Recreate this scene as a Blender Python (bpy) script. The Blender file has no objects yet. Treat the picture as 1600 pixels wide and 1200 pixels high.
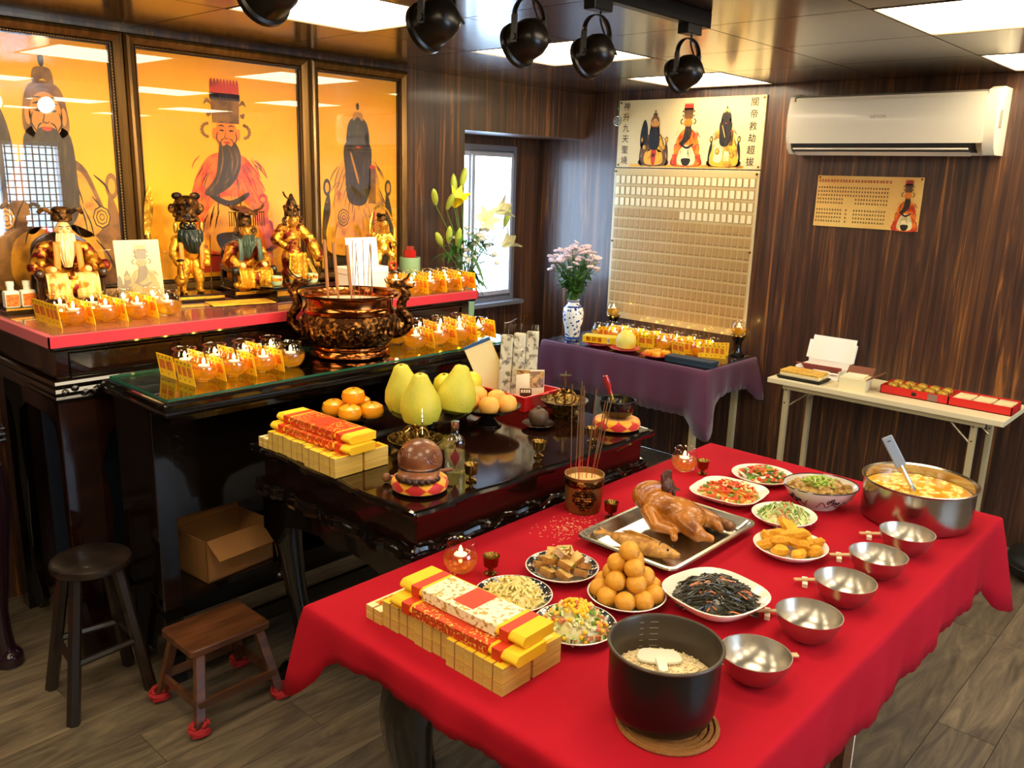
import bpy, math, random
from mathutils import Matrix, Vector, Euler, noise
from math import sin, cos, pi, radians, sqrt, atan2, exp

D = bpy.data; S = bpy.context.scene; COL = S.collection
RN = random.Random(11)

# ---------------------------------------------------------------- camera
cam_d = D.cameras.new('camera'); cam = D.objects.new('camera', cam_d); COL.objects.link(cam)
_yaw, _pitch, _roll, _F = radians(42.3616384), radians(-13.76952517), radians(1.69091429), 1329.845
_f = Vector((cos(_pitch)*cos(_yaw), cos(_pitch)*sin(_yaw), sin(_pitch)))
_r = _f.cross(Vector((0, 0, 1))).normalized(); _u = _r.cross(_f)
_r2 = cos(_roll)*_r + sin(_roll)*_u; _u2 = -sin(_roll)*_r + cos(_roll)*_u
cam.matrix_world = Matrix(((_r2.x, _u2.x, -_f.x, 0), (_r2.y, _u2.y, -_f.y, 0), (_r2.z, _u2.z, -_f.z, 1.75), (0, 0, 0, 1)))
cam_d.sensor_fit = 'HORIZONTAL'; cam_d.sensor_width = 36; cam_d.lens = _F/1600*36
cam_d.clip_start = .02; cam_d.clip_end = 200
S.camera = cam
# ---------------------------------------------------------------- world, exposure
W = D.worlds.new('world'); S.world = W; W.use_nodes = True
_bg = W.node_tree.nodes['Background']; _bg.inputs[0].default_value = (.62, .78, 1, 1); _bg.inputs[1].default_value = 9.0
S.view_settings.view_transform = 'Standard'; S.view_settings.look = 'None'
S.view_settings.exposure = 0.7; S.view_settings.gamma = 1.0; S.view_settings.use_curve_mapping = False
PANEL_STRENGTH = 8.0      # ceiling light panels
SPOT_POWER = 38.0          # track spotlights aimed at the altar

# ---------------------------------------------------------------- helpers
def lin(h):
    if isinstance(h, tuple): return h if len(h) == 4 else (*h, 1)
    h = h.lstrip('#'); o = []
    for i in (0, 2, 4):
        c = int(h[i:i+2], 16)/255
        o.append(c/12.92 if c <= .04045 else ((c+.055)/1.055)**2.4)
    return (*o, 1)

def mat(name, col, rough=.5, metal=0, coat=0, var=None, bump=None, spec=.5, emit=None, sub=0, trans=0, ior=1.45, sheen=0, aniso=0):
    """principled material; var=(scale, colour2, lo, hi[, stretch]) mixes a noise colour; bump=(scale, strength)"""
    m = D.materials.new(name); m.use_nodes = True
    nt = m.node_tree; b = nt.nodes['Principled BSDF']; I = b.inputs
    I['Base Color'].default_value = lin(col); I['Roughness'].default_value = rough; I['Metallic'].default_value = metal
    I['Coat Weight'].default_value = coat; I['Coat Roughness'].default_value = .05
    I['Specular IOR Level'].default_value = spec; I['IOR'].default_value = ior
    I['Transmission Weight'].default_value = trans
    if sheen: I['Sheen Weight'].default_value = sheen
    if aniso: I['Anisotropic'].default_value = aniso
    if sub:
        I['Subsurface Weight'].default_value = sub; I['Subsurface Radius'].default_value = (.01, .006, .003)
    if emit:
        I['Emission Color'].default_value = lin(emit[0]); I['Emission Strength'].default_value = emit[1]
    tc = None
    if var or bump:
        tc = nt.nodes.new('ShaderNodeTexCoord')
    if var:
        mp = nt.nodes.new('ShaderNodeMapping'); nt.links.new(tc.outputs['Object'], mp.inputs[0])
        if len(var) > 4: mp.inputs['Scale'].default_value = var[4]
        n = nt.nodes.new('ShaderNodeTexNoise'); n.inputs['Scale'].default_value = var[0]; n.inputs['Detail'].default_value = 5
        nt.links.new(mp.outputs[0], n.inputs['Vector'])
        r = nt.nodes.new('ShaderNodeValToRGB'); e = r.color_ramp.elements
        e[0].position = var[2]; e[1].position = var[3]; e[0].color = lin(col); e[1].color = lin(var[1])
        nt.links.new(n.outputs['Fac'], r.inputs[0]); nt.links.new(r.outputs[0], I['Base Color'])
    if bump:
        n2 = nt.nodes.new('ShaderNodeTexNoise'); n2.inputs['Scale'].default_value = bump[0]; n2.inputs['Detail'].default_value = 4
        nt.links.new(tc.outputs['Object'], n2.inputs['Vector'])
        bp = nt.nodes.new('ShaderNodeBump'); bp.inputs['Strength'].default_value = bump[1]; bp.inputs['Distance'].default_value = .01
        nt.links.new(n2.outputs['Fac'], bp.inputs['Height']); nt.links.new(bp.outputs[0], I['Normal'])
    return m

def facing_fac(nt, f0=.04):
    """schlick mirror share that is the same from both sides of a pane"""
    lw = nt.nodes.new('ShaderNodeLayerWeight'); lw.inputs['Blend'].default_value = .5
    pw = nt.nodes.new('ShaderNodeMath'); pw.operation = 'POWER'; pw.inputs[1].default_value = 5
    mr = nt.nodes.new('ShaderNodeMapRange'); mr.inputs['To Min'].default_value = f0; mr.inputs['To Max'].default_value = 1
    nt.links.new(lw.outputs['Facing'], pw.inputs[0]); nt.links.new(pw.outputs[0], mr.inputs['Value']); return mr.outputs[0]

def thin_glass(name, tint=(1, 1, 1), refl=.9, rough=0.0, fres=1.45):
    """clear thin glass: transparent body with a fresnel mirror, so lamps shine through it"""
    m = D.materials.new(name); m.use_nodes = True; nt = m.node_tree; nt.nodes.clear()
    o = nt.nodes.new('ShaderNodeOutputMaterial'); mx = nt.nodes.new('ShaderNodeMixShader')
    t = nt.nodes.new('ShaderNodeBsdfTransparent'); g = nt.nodes.new('ShaderNodeBsdfGlossy')
    t.inputs[0].default_value = (*tint, 1); g.inputs['Roughness'].default_value = rough; g.inputs['Color'].default_value = (refl, refl, refl, 1)
    nt.links.new(facing_fac(nt, ((fres-1)/(fres+1))**2), mx.inputs[0]); nt.links.new(t.outputs[0], mx.inputs[1]); nt.links.new(g.outputs[0], mx.inputs[2])
    nt.links.new(mx.outputs[0], o.inputs[0]); return m

def liquid(name, tint, body, k=.55):
    """translucent coloured liquid: tinted transparency mixed with a translucent body and a gloss"""
    m = D.materials.new(name); m.use_nodes = True; nt = m.node_tree; nt.nodes.clear()
    o = nt.nodes.new('ShaderNodeOutputMaterial'); mx = nt.nodes.new('ShaderNodeMixShader'); m2 = nt.nodes.new('ShaderNodeMixShader')
    t = nt.nodes.new('ShaderNodeBsdfTransparent'); t.inputs[0].default_value = (*tint, 1)
    tr = nt.nodes.new('ShaderNodeBsdfTranslucent'); tr.inputs[0].default_value = (*body, 1)
    g = nt.nodes.new('ShaderNodeBsdfGlossy'); g.inputs['Roughness'].default_value = .05
    mx.inputs[0].default_value = k
    nt.links.new(t.outputs[0], mx.inputs[1]); nt.links.new(tr.outputs[0], mx.inputs[2])
    nt.links.new(facing_fac(nt, .03), m2.inputs[0]); nt.links.new(mx.outputs[0], m2.inputs[1]); nt.links.new(g.outputs[0], m2.inputs[2])
    nt.links.new(m2.outputs[0], o.inputs[0]); return m

class MB:
    def __init__(s): s.v = []; s.f = []; s.m = []; s.sm = []; s.X = Matrix.Identity(4)
    def at(s, loc=(0, 0, 0), rot=(0, 0, 0), sc=(1, 1, 1)):
        s.X = Matrix.LocRotScale(Vector(loc), Euler(rot), Vector(sc)); return s
    def add(s, vs, fs, m=0, sm=True):
        o = len(s.v); X = s.X
        s.v += [tuple(X @ Vector(p)) for p in vs]; s.f += [tuple(o+i for i in f) for f in fs]
        s.m += [m]*len(fs); s.sm += [sm]*len(fs); return s
    def box(s, c, d, m=0, rz=0, taper=1.0):
        x, y, z = c; a, b, h = d[0]/2, d[1]/2, d[2]/2; vs = []
        for k, t in ((-1, 1.0), (1, taper)):
            for sx, sy in ((-1, -1), (1, -1), (1, 1), (-1, 1)):
                px, py = sx*a*t, sy*b*t
                vs.append((x+px*cos(rz)-py*sin(rz), y+px*sin(rz)+py*cos(rz), z+k*h))
        return s.add(vs, [(3, 2, 1, 0), (4, 5, 6, 7), (0, 1, 5, 4), (1, 2, 6, 5), (2, 3, 7, 6), (3, 0, 4, 7)], m, False)
    def b2(s, p, q, m=0):
        return s.box([(p[i]+q[i])/2 for i in range(3)], [abs(q[i]-p[i]) for i in range(3)], m)
    def lathe(s, prof, n=28, m=0, rf=None, sc=(1, 1), sm=True, c=(0, 0, 0)):
        vs = []; rings = []
        for r, z in prof:
            if r < 1e-6: rings.append([len(vs)]); vs.append((c[0], c[1], c[2]+z))
            else:
                rg = []
                for i in range(n):
                    t = 2*pi*i/n; k = rf(t) if rf else 1
                    rg.append(len(vs)); vs.append((c[0]+r*k*cos(t)*sc[0], c[1]+r*k*sin(t)*sc[1], c[2]+z))
                rings.append(rg)
        fs = []
        for a, b in zip(rings, rings[1:]):
            if len(a) == 1 and len(b) == 1: continue
            for i in range(n):
                j = (i+1) % n
                if len(a) == 1: fs.append((a[0], b[j], b[i]))
                elif len(b) == 1: fs.append((a[i], a[j], b[0]))
                else: fs.append((a[i], a[j], b[j], b[i]))
        return s.add(vs, fs, m, sm)
    def ell(s, c, r, n=16, k=9, m=0):
        if not isinstance(r, (tuple, list)): r = (r, r, r)
        pr = [(sin(pi*i/k), -cos(pi*i/k)) for i in range(k+1)]
        pr[0] = (0, -1); pr[-1] = (0, 1)
        vs = []; rings = []
        o = s.X; s.X = o @ Matrix.Translation(Vector(c)) @ Matrix.Diagonal((r[0], r[1], r[2], 1))
        s.lathe(pr, n, m); s.X = o; return s
    def tube(s, pts, r, n=8, m=0, caps=True, sm=True):
        P = [Vector(p) for p in pts]; N = len(P); rr = r if isinstance(r, (list, tuple)) else [r]*N
        T = [(P[min(i+1, N-1)]-P[max(i-1, 0)]).normalized() for i in range(N)]
        a = Vector((0, 0, 1)) if abs(T[0].z) < .9 else Vector((1, 0, 0))
        u = T[0].cross(a).normalized(); vs = []; fs = []
        for i in range(N):
            u = (u - T[i]*u.dot(T[i])).normalized(); w = T[i].cross(u)
            for j in range(n):
                t = 2*pi*j/n; vs.append(tuple(P[i]+rr[i]*(cos(t)*u+sin(t)*w)))
        for i in range(N-1):
            for j in range(n):
                k = (j+1) % n; fs.append((i*n+j, i*n+k, (i+1)*n+k, (i+1)*n+j))
        if caps:
            fs.append(tuple(reversed(range(n)))); fs.append(tuple(range((N-1)*n, N*n)))
        return s.add(vs, fs, m, sm)
    def caps(s, a, b, ra, rb, n=12, m=0):
        s.tube([a, b], [ra, rb], n, m); s.ell(a, ra, n, 8, m); return s.ell(b, rb, n, 8, m)
    def prism(s, poly, z0, z1, m=0, sm=False):
        n = len(poly); vs = [(x, y, z0) for x, y in poly]+[(x, y, z1) for x, y in poly]
        fs = [tuple(reversed(range(n))), tuple(range(n, 2*n))]+[(i, (i+1) % n, n+(i+1) % n, n+i) for i in range(n)]
        return s.add(vs, fs, m, sm)
    def poly(s, pts, m=0): return s.add(pts, [tuple(range(len(pts)))], m, False)
    def sheet(s, fn, nu, nv, m=0, sm=True, wrap=False):
        vs = [fn(i/nu, j/nv) for j in range(nv+1) for i in range(nu+1)]
        fs = [(j*(nu+1)+i, j*(nu+1)+i+1, (j+1)*(nu+1)+i+1, (j+1)*(nu+1)+i) for j in range(nv) for i in range(nu)]
        return s.add(vs, fs, m, sm)
    def frame(s, w, h, prof, m=0, sm=False):
        """mitred moulding round a w x h rectangle in the XZ plane facing -Y; prof = [(inset, depth)]"""
        vs = []; n = len(prof)
        for ins, dp in prof:
            a, b = w/2-ins, h/2-ins
            vs += [(-a, -dp, -b), (a, -dp, -b), (a, -dp, b), (-a, -dp, b)]
        fs = []
        for i in range(n-1):
            for j in range(4):
                k = (j+1) % 4; fs.append((i*4+j, i*4+k, (i+1)*4+k, (i+1)*4+j))
        return s.add(vs, fs, m, sm)
    def mesh(s, name, mats, angle=42):
        me = D.meshes.new(name); me.from_pydata(s.v, [], s.f); me.update()
        for x in (mats if isinstance(mats, (list, tuple)) else [mats]): me.materials.append(x)
        me.polygons.foreach_set('material_index', s.m); me.polygons.foreach_set('use_smooth', s.sm)
        if angle and any(s.sm): me.set_sharp_from_angle(angle=radians(angle))
        return me
    def build(s, name, mats, parent=None, angle=42, bevel=0, remesh=0, loc=None, rot=None, solid=0, disp=None):
        o = D.objects.new(name, s.mesh(name, mats, None if remesh else angle)); COL.objects.link(o)
        if parent is not None: o.parent = parent
        if loc: o.location = loc
        if rot: o.rotation_euler = rot
        if solid:
            md = o.modifiers.new('solid', 'SOLIDIFY'); md.thickness = solid; md.offset = 0
        if remesh:
            md = o.modifiers.new('remesh', 'REMESH'); md.mode = 'VOXEL'; md.voxel_size = remesh; md.use_smooth_shade = True
            md = o.modifiers.new('smooth', 'SMOOTH'); md.factor = .5; md.iterations = 4
            if disp:
                tx = D.textures.new(name+'_relief', 'CLOUDS'); tx.noise_scale = disp[0]; tx.noise_depth = 2
                md = o.modifiers.new('relief', 'DISPLACE'); md.texture = tx; md.strength = disp[1]; md.mid_level = .5; md.texture_coords = 'LOCAL'
        if bevel:
            md = o.modifiers.new('bevel', 'BEVEL'); md.width = bevel; md.segments = 2; md.limit_method = 'ANGLE'; md.angle_limit = radians(35)
        return o

def tag(o, label, cat, group=None, kind=None):
    o['label'] = label; o['category'] = cat
    if group: o['group'] = group
    if kind: o['kind'] = kind
    return o
def T(name, label, cat, loc=(0, 0, 0), rz=0, group=None, sc=1):
    o = D.objects.new(name, None); COL.objects.link(o); o.location = loc; o.rotation_euler = (0, 0, rz); o.empty_display_size = .02
    if sc != 1: o.scale = (sc, sc, sc)
    return tag(o, label, cat, group)
def struct(o):
    o['kind'] = 'structure'; return o
def obj(name, me, parent=None, loc=(0, 0, 0), rot=(0, 0, 0), sc=(1, 1, 1)):
    o = D.objects.new(name, me); COL.objects.link(o); o.parent = parent
    o.location = loc; o.rotation_euler = rot; o.scale = sc if isinstance(sc, (tuple, list)) else (sc, sc, sc); return o
def dup(root, loc, rz=None, label=None, group=None, rot=None):
    r = root.copy(); COL.objects.link(r); r.location = loc
    if rz is not None: r.rotation_euler = (0, 0, rz)
    if rot is not None: r.rotation_euler = rot
    if label: r['label'] = label
    if group: r['group'] = group
    for ch in list(root.children):
        c = ch.copy(); COL.objects.link(c); c.parent = r
        for g in list(ch.children):
            d = g.copy(); COL.objects.link(d); d.parent = c
    return r
ORD = ['first', 'second', 'third', 'fourth', 'fifth', 'sixth', 'seventh', 'eighth', 'ninth', 'tenth', 'eleventh', 'twelfth']
def smooth_loop(pts, n=6):
    out = []; N = len(pts)
    for i in range(N):
        p0, p1, p2, p3 = [pts[(i+k) % N] for k in (-1, 0, 1, 2)]
        for j in range(n):
            t = j/n
            out.append(tuple(.5*((2*p1[k])+(-p0[k]+p2[k])*t+(2*p0[k]-5*p1[k]+4*p2[k]-p3[k])*t*t+(-p0[k]+3*p1[k]-3*p2[k]+p3[k])*t**3) for k in range(2)))
    return out
def smooth_path(pts, n=6):
    P = [Vector(p) for p in pts]; out = []; N = len(P)
    for i in range(N-1):
        p0, p1, p2, p3 = P[max(i-1, 0)], P[i], P[i+1], P[min(i+2, N-1)]
        for j in range(n):
            t = j/n; out.append(.5*((2*p1)+(-p0+p2)*t+(2*p0-5*p1+4*p2-p3)*t*t+(-p0+3*p1-3*p2+p3)*t**3))
    out.append(P[-1]); return out
def rrect(w, h, r, n=5):
    o = []
    for cx, cy, a in ((w/2-r, h/2-r, 0), (-w/2+r, h/2-r, 90), (-w/2+r, -h/2+r, 180), (w/2-r, -h/2+r, 270)):
        for i in range(n+1):
            t = radians(a+90*i/n); o.append((cx+r*cos(t), cy+r*sin(t)))
    return o
_tx = {}
def text_geo(st, size):
    """flat outline of a string as (verts, faces) in the XZ plane, centred"""
    k = (st, size)
    if k in _tx: return _tx[k]
    c = D.curves.new('lettering', 'FONT'); c.body = st; c.size = size; c.align_x = 'CENTER'; c.align_y = 'CENTER'; c.resolution_u = 2
    o = D.objects.new('lettering', c); COL.objects.link(o)
    dg = bpy.context.evaluated_depsgraph_get(); me = o.evaluated_get(dg).to_mesh()
    vs = [(v.co.x, 0, v.co.y) for v in me.vertices]; fs = [tuple(p.vertices) for p in me.polygons]
    o.evaluated_get(dg).to_mesh_clear(); D.objects.remove(o); D.curves.remove(c)
    _tx[k] = (vs, fs); return _tx[k]

# ---------------------------------------------------------------- materials
def streak_wood(name, cols, scale, stretch, rough=.35, coat=.3, distort=1.2, bump=.08):
    m = D.materials.new(name); m.use_nodes = True; nt = m.node_tree; b = nt.nodes['Principled BSDF']
    tc = nt.nodes.new('ShaderNodeTexCoord'); mp = nt.nodes.new('ShaderNodeMapping'); mp.inputs['Scale'].default_value = stretch
    nt.links.new(tc.outputs['Object'], mp.inputs[0])
    n = nt.nodes.new('ShaderNodeTexNoise'); n.inputs['Scale'].default_value = scale; n.inputs['Detail'].default_value = 8; n.inputs['Roughness'].default_value = .65
    n.inputs['Distortion'].default_value = distort
    nt.links.new(mp.outputs[0], n.inputs['Vector'])
    r = nt.nodes.new('ShaderNodeValToRGB'); e = r.color_ramp.elements
    while len(e) < len(cols): e.new(.5)
    for i, (p, c) in enumerate(cols): e[i].position = p; e[i].color = lin(c)
    nt.links.new(n.outputs['Fac'], r.inputs[0]); nt.links.new(r.outputs[0], b.inputs['Base Color'])
    b.inputs['Roughness'].default_value = rough; b.inputs['Coat Weight'].default_value = coat; b.inputs['Coat Roughness'].default_value = .12
    bp = nt.nodes.new('ShaderNodeBump'); bp.inputs['Strength'].default_value = bump; bp.inputs['Distance'].default_value = .004
    nt.links.new(n.outputs['Fac'], bp.inputs['Height']); nt.links.new(bp.outputs[0], b.inputs['Normal'])
    return m
WALLWOOD = streak_wood('zebra_wood_veneer', [(.30, '#1b110c'), (.42, '#33201a'), (.52, '#482d20'), (.585, '#5c3a22'), (.66, '#96602c'), (.74, '#4e3020')], 6.2, (3.2, 3.2, .11), .38, .25, 1.6)
TILEWOOD = streak_wood('dark_ceiling_veneer', [(.3, '#1c120c'), (.5, '#33211466'[:7]), (.7, '#4a3220')], 4, (.25, 3, 1), .22, .5, .8, .02)
def plank_mat():
    m = streak_wood('grey_brown_vinyl_plank', [(.25, '#352b22'), (.42, '#54483a'), (.55, '#695b48'), (.7, '#807058')], 5, (.35, 2.2, 1), .42, .1, 2.4, .05)
    nt = m.node_tree; b = nt.nodes['Principled BSDF']; oi = nt.nodes.new('ShaderNodeObjectInfo')
    src = b.inputs['Base Color'].links[0].from_socket; mx = nt.nodes.new('ShaderNodeHueSaturation')
    mr = nt.nodes.new('ShaderNodeMapRange'); mr.inputs['To Min'].default_value = .8; mr.inputs['To Max'].default_value = 1.15
    nt.links.new(oi.outputs['Random'], mr.inputs['Value']); nt.links.new(mr.outputs[0], mx.inputs['Value'])
    nt.links.new(src, mx.inputs['Color']); nt.links.new(mx.outputs[0], b.inputs['Base Color'])
    mp = [n for n in nt.nodes if n.type == 'MAPPING'][0]; cb = nt.nodes.new('ShaderNodeCombineXYZ'); ml = nt.nodes.new('ShaderNodeMath'); ml.operation = 'MULTIPLY'; ml.inputs[1].default_value = 37
    nt.links.new(oi.outputs['Random'], ml.inputs[0]); nt.links.new(ml.outputs[0], cb.inputs[1]); nt.links.new(ml.outputs[0], cb.inputs[0]); nt.links.new(cb.outputs[0], mp.inputs['Location'])
    return m
PLANK = plank_mat()
LACQ = mat('black_lacquer', '#0b0705', .13, coat=.6, bump=(3, .02))
LACQ2 = mat('dark_rosewood_lacquer', '#160805', .1, coat=.25, var=(4, '#220e08', .4, .7, (.5, 6, 6)))
BLACK = mat('black_metal', '#12100e', .35, .3)
BLACKM = mat('matt_black', '#0d0d0d', .55)
BRONZE = mat('aged_bronze', '#6b3a1c', .2, 1, var=(18, '#2c1608', .45, .6), bump=(30, .05))
COPPER = mat('polished_bronze', '#a1602f', .16, 1, var=(6, '#7a4220', .4, .6))
COPPERD = mat('embossed_dark_bronze', '#3a2110', .28, 1, var=(60, '#a06a32', .5, .62), bump=(70, .9))
BRASS = mat('brass', '#8f7038', .26, 1, var=(14, '#5a4320', .5, .7))
BRASSD = mat('engraved_brass', '#8a6c36', .3, 1, var=(90, '#30220f', .48, .56), bump=(90, .6))
STEEL = mat('brushed_steel', '#b9b3a8', .2, 1)
STEELT = mat('tray_steel', '#c4c2b8', .24, 1)
STEELG = mat('bowl_steel', '#bdb6aa', .3, 1)
GOLD = mat('carved_gilding', '#e0a22c', .28, .75, var=(26, '#7a3a0e', .52, .68), bump=(55, .5))
GOLDR = mat('gold_and_red_carving', '#c98a25', .3, .7, var=(30, '#6a1c0c', .46, .56), bump=(60, .55))
GOLDD = mat('dark_gold_openwork', '#6a4518', .3, .7, var=(45, '#1d0f07', .45, .55), bump=(70, .8))
GOLDB = mat('bright_gold', '#f2c04a', .22, .85, bump=(40, .25))
GOLDW = mat('pale_gold_robe', '#e8c878', .4, .25, var=(30, '#b87a24', .5, .62), bump=(40, .4))
FACEP = mat('painted_pale_face', '#e8b878', .35, coat=.3)
FACEB = mat('painted_black_face', '#10100f', .2, coat=.7)
FACEG = mat('gilt_face', '#c98a30', .25, .6)
WBEARD = mat('white_carved_beard', '#efe0b4', .5, var=(30, '#d8bf80', .45, .6, (4, 4, .6)))
GBEARD = mat('green_grey_beard', '#4a5a48', .4, var=(40, '#2c3a30', .45, .6, (4, 4, .6)))
BBEARD = mat('black_green_beard', '#101c16', .35)
ORANGE = mat('orange_silk', '#d9771c', .55)
REDP = mat('red_paint', '#a51712', .35)
REDCLOTH = mat('red_tablecloth_felt', '#ab1224', .9, spec=.15, var=(2.5, '#9e0f1f', .4, .7), bump=(400, .06))
PURCLOTH = mat('purple_tablecloth', '#56203f', .75, sheen=.3, var=(3, '#4b1b3c', .4, .7))
CRIMSON = mat('crimson_altar_cloth', '#b3132b', .6, sheen=.2)
GLASS = thin_glass('clear_glass', (.96, .95, .92), 1.0, .02, 1.75); GLASSG = thin_glass('table_glass_sheet', (.86, .95, .9), .95, .0, 1.5)
EDGEG = mat('green_glass_edge', '#24604e', .1)
PICGLASS = thin_glass('picture_glass', (1, 1, 1), .95, .0, 1.62)
WINGLASS = thin_glass('window_glass', (.92, .97, 1), .9, 0, 1.45)
OIL = liquid('amber_lamp_oil', (1, .80, .22), (1, .66, .08), .35)
OILR = liquid('clear_pale_oil', (1, .80, .45), (1, .7, .3), .2)
FLAME = mat('candle_flame', '#ffd27a', .5, emit=('#ffc860', 45))
WICK = mat('white_wick_float', '#f4ead0', .5, emit=None)
YCARD = mat('yellow_prayer_card', '#f5bd12', .6)
PRINT = mat('orange_red_print', '#dd7a1e', .6, var=(120, '#c8481a', .45, .6)); INK = mat('black_print', '#1a1512', .6)
YPAPER = mat('yellow_joss_paper', '#f2c11e', .7); PAPERSIDE = mat('cut_paper_edges', '#d8b65c', .8, var=(300, '#c09a48', .4, .6, (.02, .02, 1)), bump=(500, .15))
PALEPAPER = mat('pale_joss_paper', '#e9d8a4', .75)
PRINTGOLD = mat('gold_foil_print', '#e2a51d', .3, .5, var=(60, '#c4401a', .5, .58))
REDBAND = mat('red_paper_band', '#cf3a14', .5)
FOILRED = mat('red_and_gold_foil_print', '#d8421a', .35, .3, var=(150, '#f2c860', .54, .6))
WHITEC = mat('white_porcelain', '#efe8da', .18, coat=.4)
STONEW = mat('grey_white_stoneware', '#cfc8bd', .22, coat=.4)
WHITEP = mat('white_plastic', '#ece5cf', .4); WHITECARD = mat('white_card', '#f2eee2', .7)
CREAM = mat('cream_laminate', '#dccfa8', .45); BEIGE = mat('beige_painted_steel', '#bfb187', .4, .2)
CARDB = mat('brown_cardboard', '#9a6a38', .8)
REDPL = mat('red_plastic', '#c8201c', .3, coat=.2); REDBOX = mat('red_gift_box', '#cf2420', .4)
NAVY = mat('navy_box', '#26384a', .5)
LEAF = mat('green_leaf', '#2f5a24', .45, var=(20, '#4a7a34', .4, .6)); STEM = mat('green_stem', '#55803a', .5)
LILYG = mat('lily_bud_green', '#a9bc4a', .45, sub=.1); LILYY = mat('yellow_lily_petal', '#f0dc2e', .45, sub=.15); LILYW = mat('pale_lily_petal', '#f0eec0', .45, sub=.15)
PINKF = mat('pale_pink_blossom', '#e6d2d8', .6); WHITEF = mat('white_blossom', '#f2efe2', .6)
JADE = mat('pale_green_ceramic', '#a9bf9a', .3, coat=.3); JADED = mat('green_ceramic', '#7fa47e', .35)
DKWOOD = mat('dark_stool_wood', '#1a1310', .3, coat=.3, var=(6, '#2a1f18', .4, .7, (3, 3, .3)))
STOOLWOOD = mat('brown_stool_wood', '#4a2a18', .28, coat=.35, var=(5, '#6a3f24', .4, .65, (1, 6, 6)))
YARN = mat('red_crochet_yarn', '#a81f22', .9, bump=(300, .6))
# ================================================================ SETTING
XB, YL, ZC = 4.65, 3.65, 2.28        # back wall, altar wall, ceiling
XF, YR = -2.6, -2.8                  # walls behind the camera
floor = struct(MB().b2((XF, YR, -.06), (XB, 4.05, -.004)).build('floor', BLACKM))
pk = MB().box((.6, 0, 0), (1.198, .178, .006)).mesh('plank', PLANK)
r_ = 0; y = YR
while y < 4.04:
    w = min(.18, 4.05-y); x = XF - (r_*.43 % 1.2)
    while x < XB-.01:
        a = max(x, XF); b = min(x+1.2, XB)
        if b-a > .02:
            obj('plank', pk, floor, (a, y+w/2, -.003), (0, 0, 0), ((b-a)/1.2, w/.18, 1))
        x += 1.2
    r_ += 1; y += .18
# ceiling with veneer tiles
ceiling = struct(MB().b2((XF-.08, YR-.08, ZC+.006), (XB+.08, 4.13, ZC+.07)).build('ceiling', BLACKM))
tl = MB().box((0, 0, 0), (1, 1, .006)).mesh('ceiling_tile', TILEWOOD)
xs = [XF]+[2.815+.59*k for k in range(-9, 4)]+[XB]; ys = [YR]+[2.885-.588*k for k in range(9, -2, -1)]+[YL]
light_cells = []
for i in range(len(xs)-1):
    for j in range(len(ys)-1):
        x0, x1, y0, y1 = xs[i], xs[i+1], ys[j], ys[j+1]
        if abs((y1-2.885)/1.764 - round((y1-2.885)/1.764)) < .02 and abs((x0-2.815)/1.18-round((x0-2.815)/1.18)) < .02 and x1-x0 > .5:
            light_cells.append(((x0+x1)/2, (y0+y1)/2)); continue
        obj('ceiling_tile', tl, ceiling, ((x0+x1)/2, (y0+y1)/2, ZC+.003), (0, 0, 0), (x1-x0-.005, y1-y0-.005, 1))
PANEL_E = mat('lit_light_diffuser', '#ffffff', .6, emit=((1.0, .83, .56, 1), PANEL_STRENGTH))
FRAMEM = mat('light_panel_rim', '#6a5a40', .4, .4)
in_view = {(1, 2): 'square ceiling light panel above the framed pictures, partly behind the largest spotlights',
           (2, 2): 'square ceiling light panel above the window corner, behind the two middle spotlights',
           (3, 2): 'square ceiling light panel against the back wall above the poster of three figures',
           (2, 1): 'square ceiling light panel at the top right, larger than the one beside the air conditioner',
           (3, 1): 'square ceiling light panel close above the right end of the air conditioner'}
for cx, cy in light_cells:
    k = (round((cx-1.93)/1.18)+1, round((cy-2.591)/1.764)+2)
    t = T('ceiling_light', in_view.get(k, 'square ceiling light panel behind the viewpoint, outside the picture'), 'light', (cx, cy, ZC+.004), 0,
          'ceiling light panels in view' if k in in_view else 'ceiling light panels behind the viewpoint')
    MB().box((0, .2885, 0), (.588, .009, .012)).box((0, -.2885, 0), (.588, .009, .012)).box((.2885, 0, 0), (.009, .57, .012)).box((-.2885, 0, 0), (.009, .57, .012)).build('rim', FRAMEM, t)
    MB().box((0, 0, .002), (.568, .568, .006)).build('diffuser', PANEL_E, t)

# walls
struct(MB().b2((XB, YR, 0), (XB+.08, 4.13, ZC+.06)).build('wall_back', WALLWOOD))
wl = MB(); wl.b2((XF, YL, 0), (3.54, 4.13, ZC+.06)); wl.b2((3.54, YL, 1.995), (XB, 4.05, ZC+.06))
wl.b2((3.54, 4.05, 0), (XB, 4.13, .90)); wl.b2((3.54, 4.05, 1.94), (XB, 4.13, ZC+.06)); wl.b2((3.54, 4.05, .9), (3.60, 4.13, 1.94)); wl.b2((4.42, 4.05, .9), (XB, 4.13, 1.94))
struct(wl.build('wall_left', WALLWOOD))
struct(MB().b2((XF-.08, YR, 0), (XF, 4.13, ZC+.06)).build('wall_front', WALLWOOD))
wr = MB(); wr.b2((XF, YR-.08, 0), (1.3, YR, ZC+.06)); wr.b2((3.7, YR-.08, 0), (XB, YR, ZC+.06)); wr.b2((1.3, YR-.08, 0), (3.7, YR, .65)); wr.b2((1.3, YR-.08, 1.95), (3.7, YR, ZC+.06))
struct(wr.build('wall_right', WALLWOOD))
ALU = mat('window_aluminium', '#8f93a0', .35, .6); ALUW = mat('pale_window_frame', '#c9cdd8', .3, .4)
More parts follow.
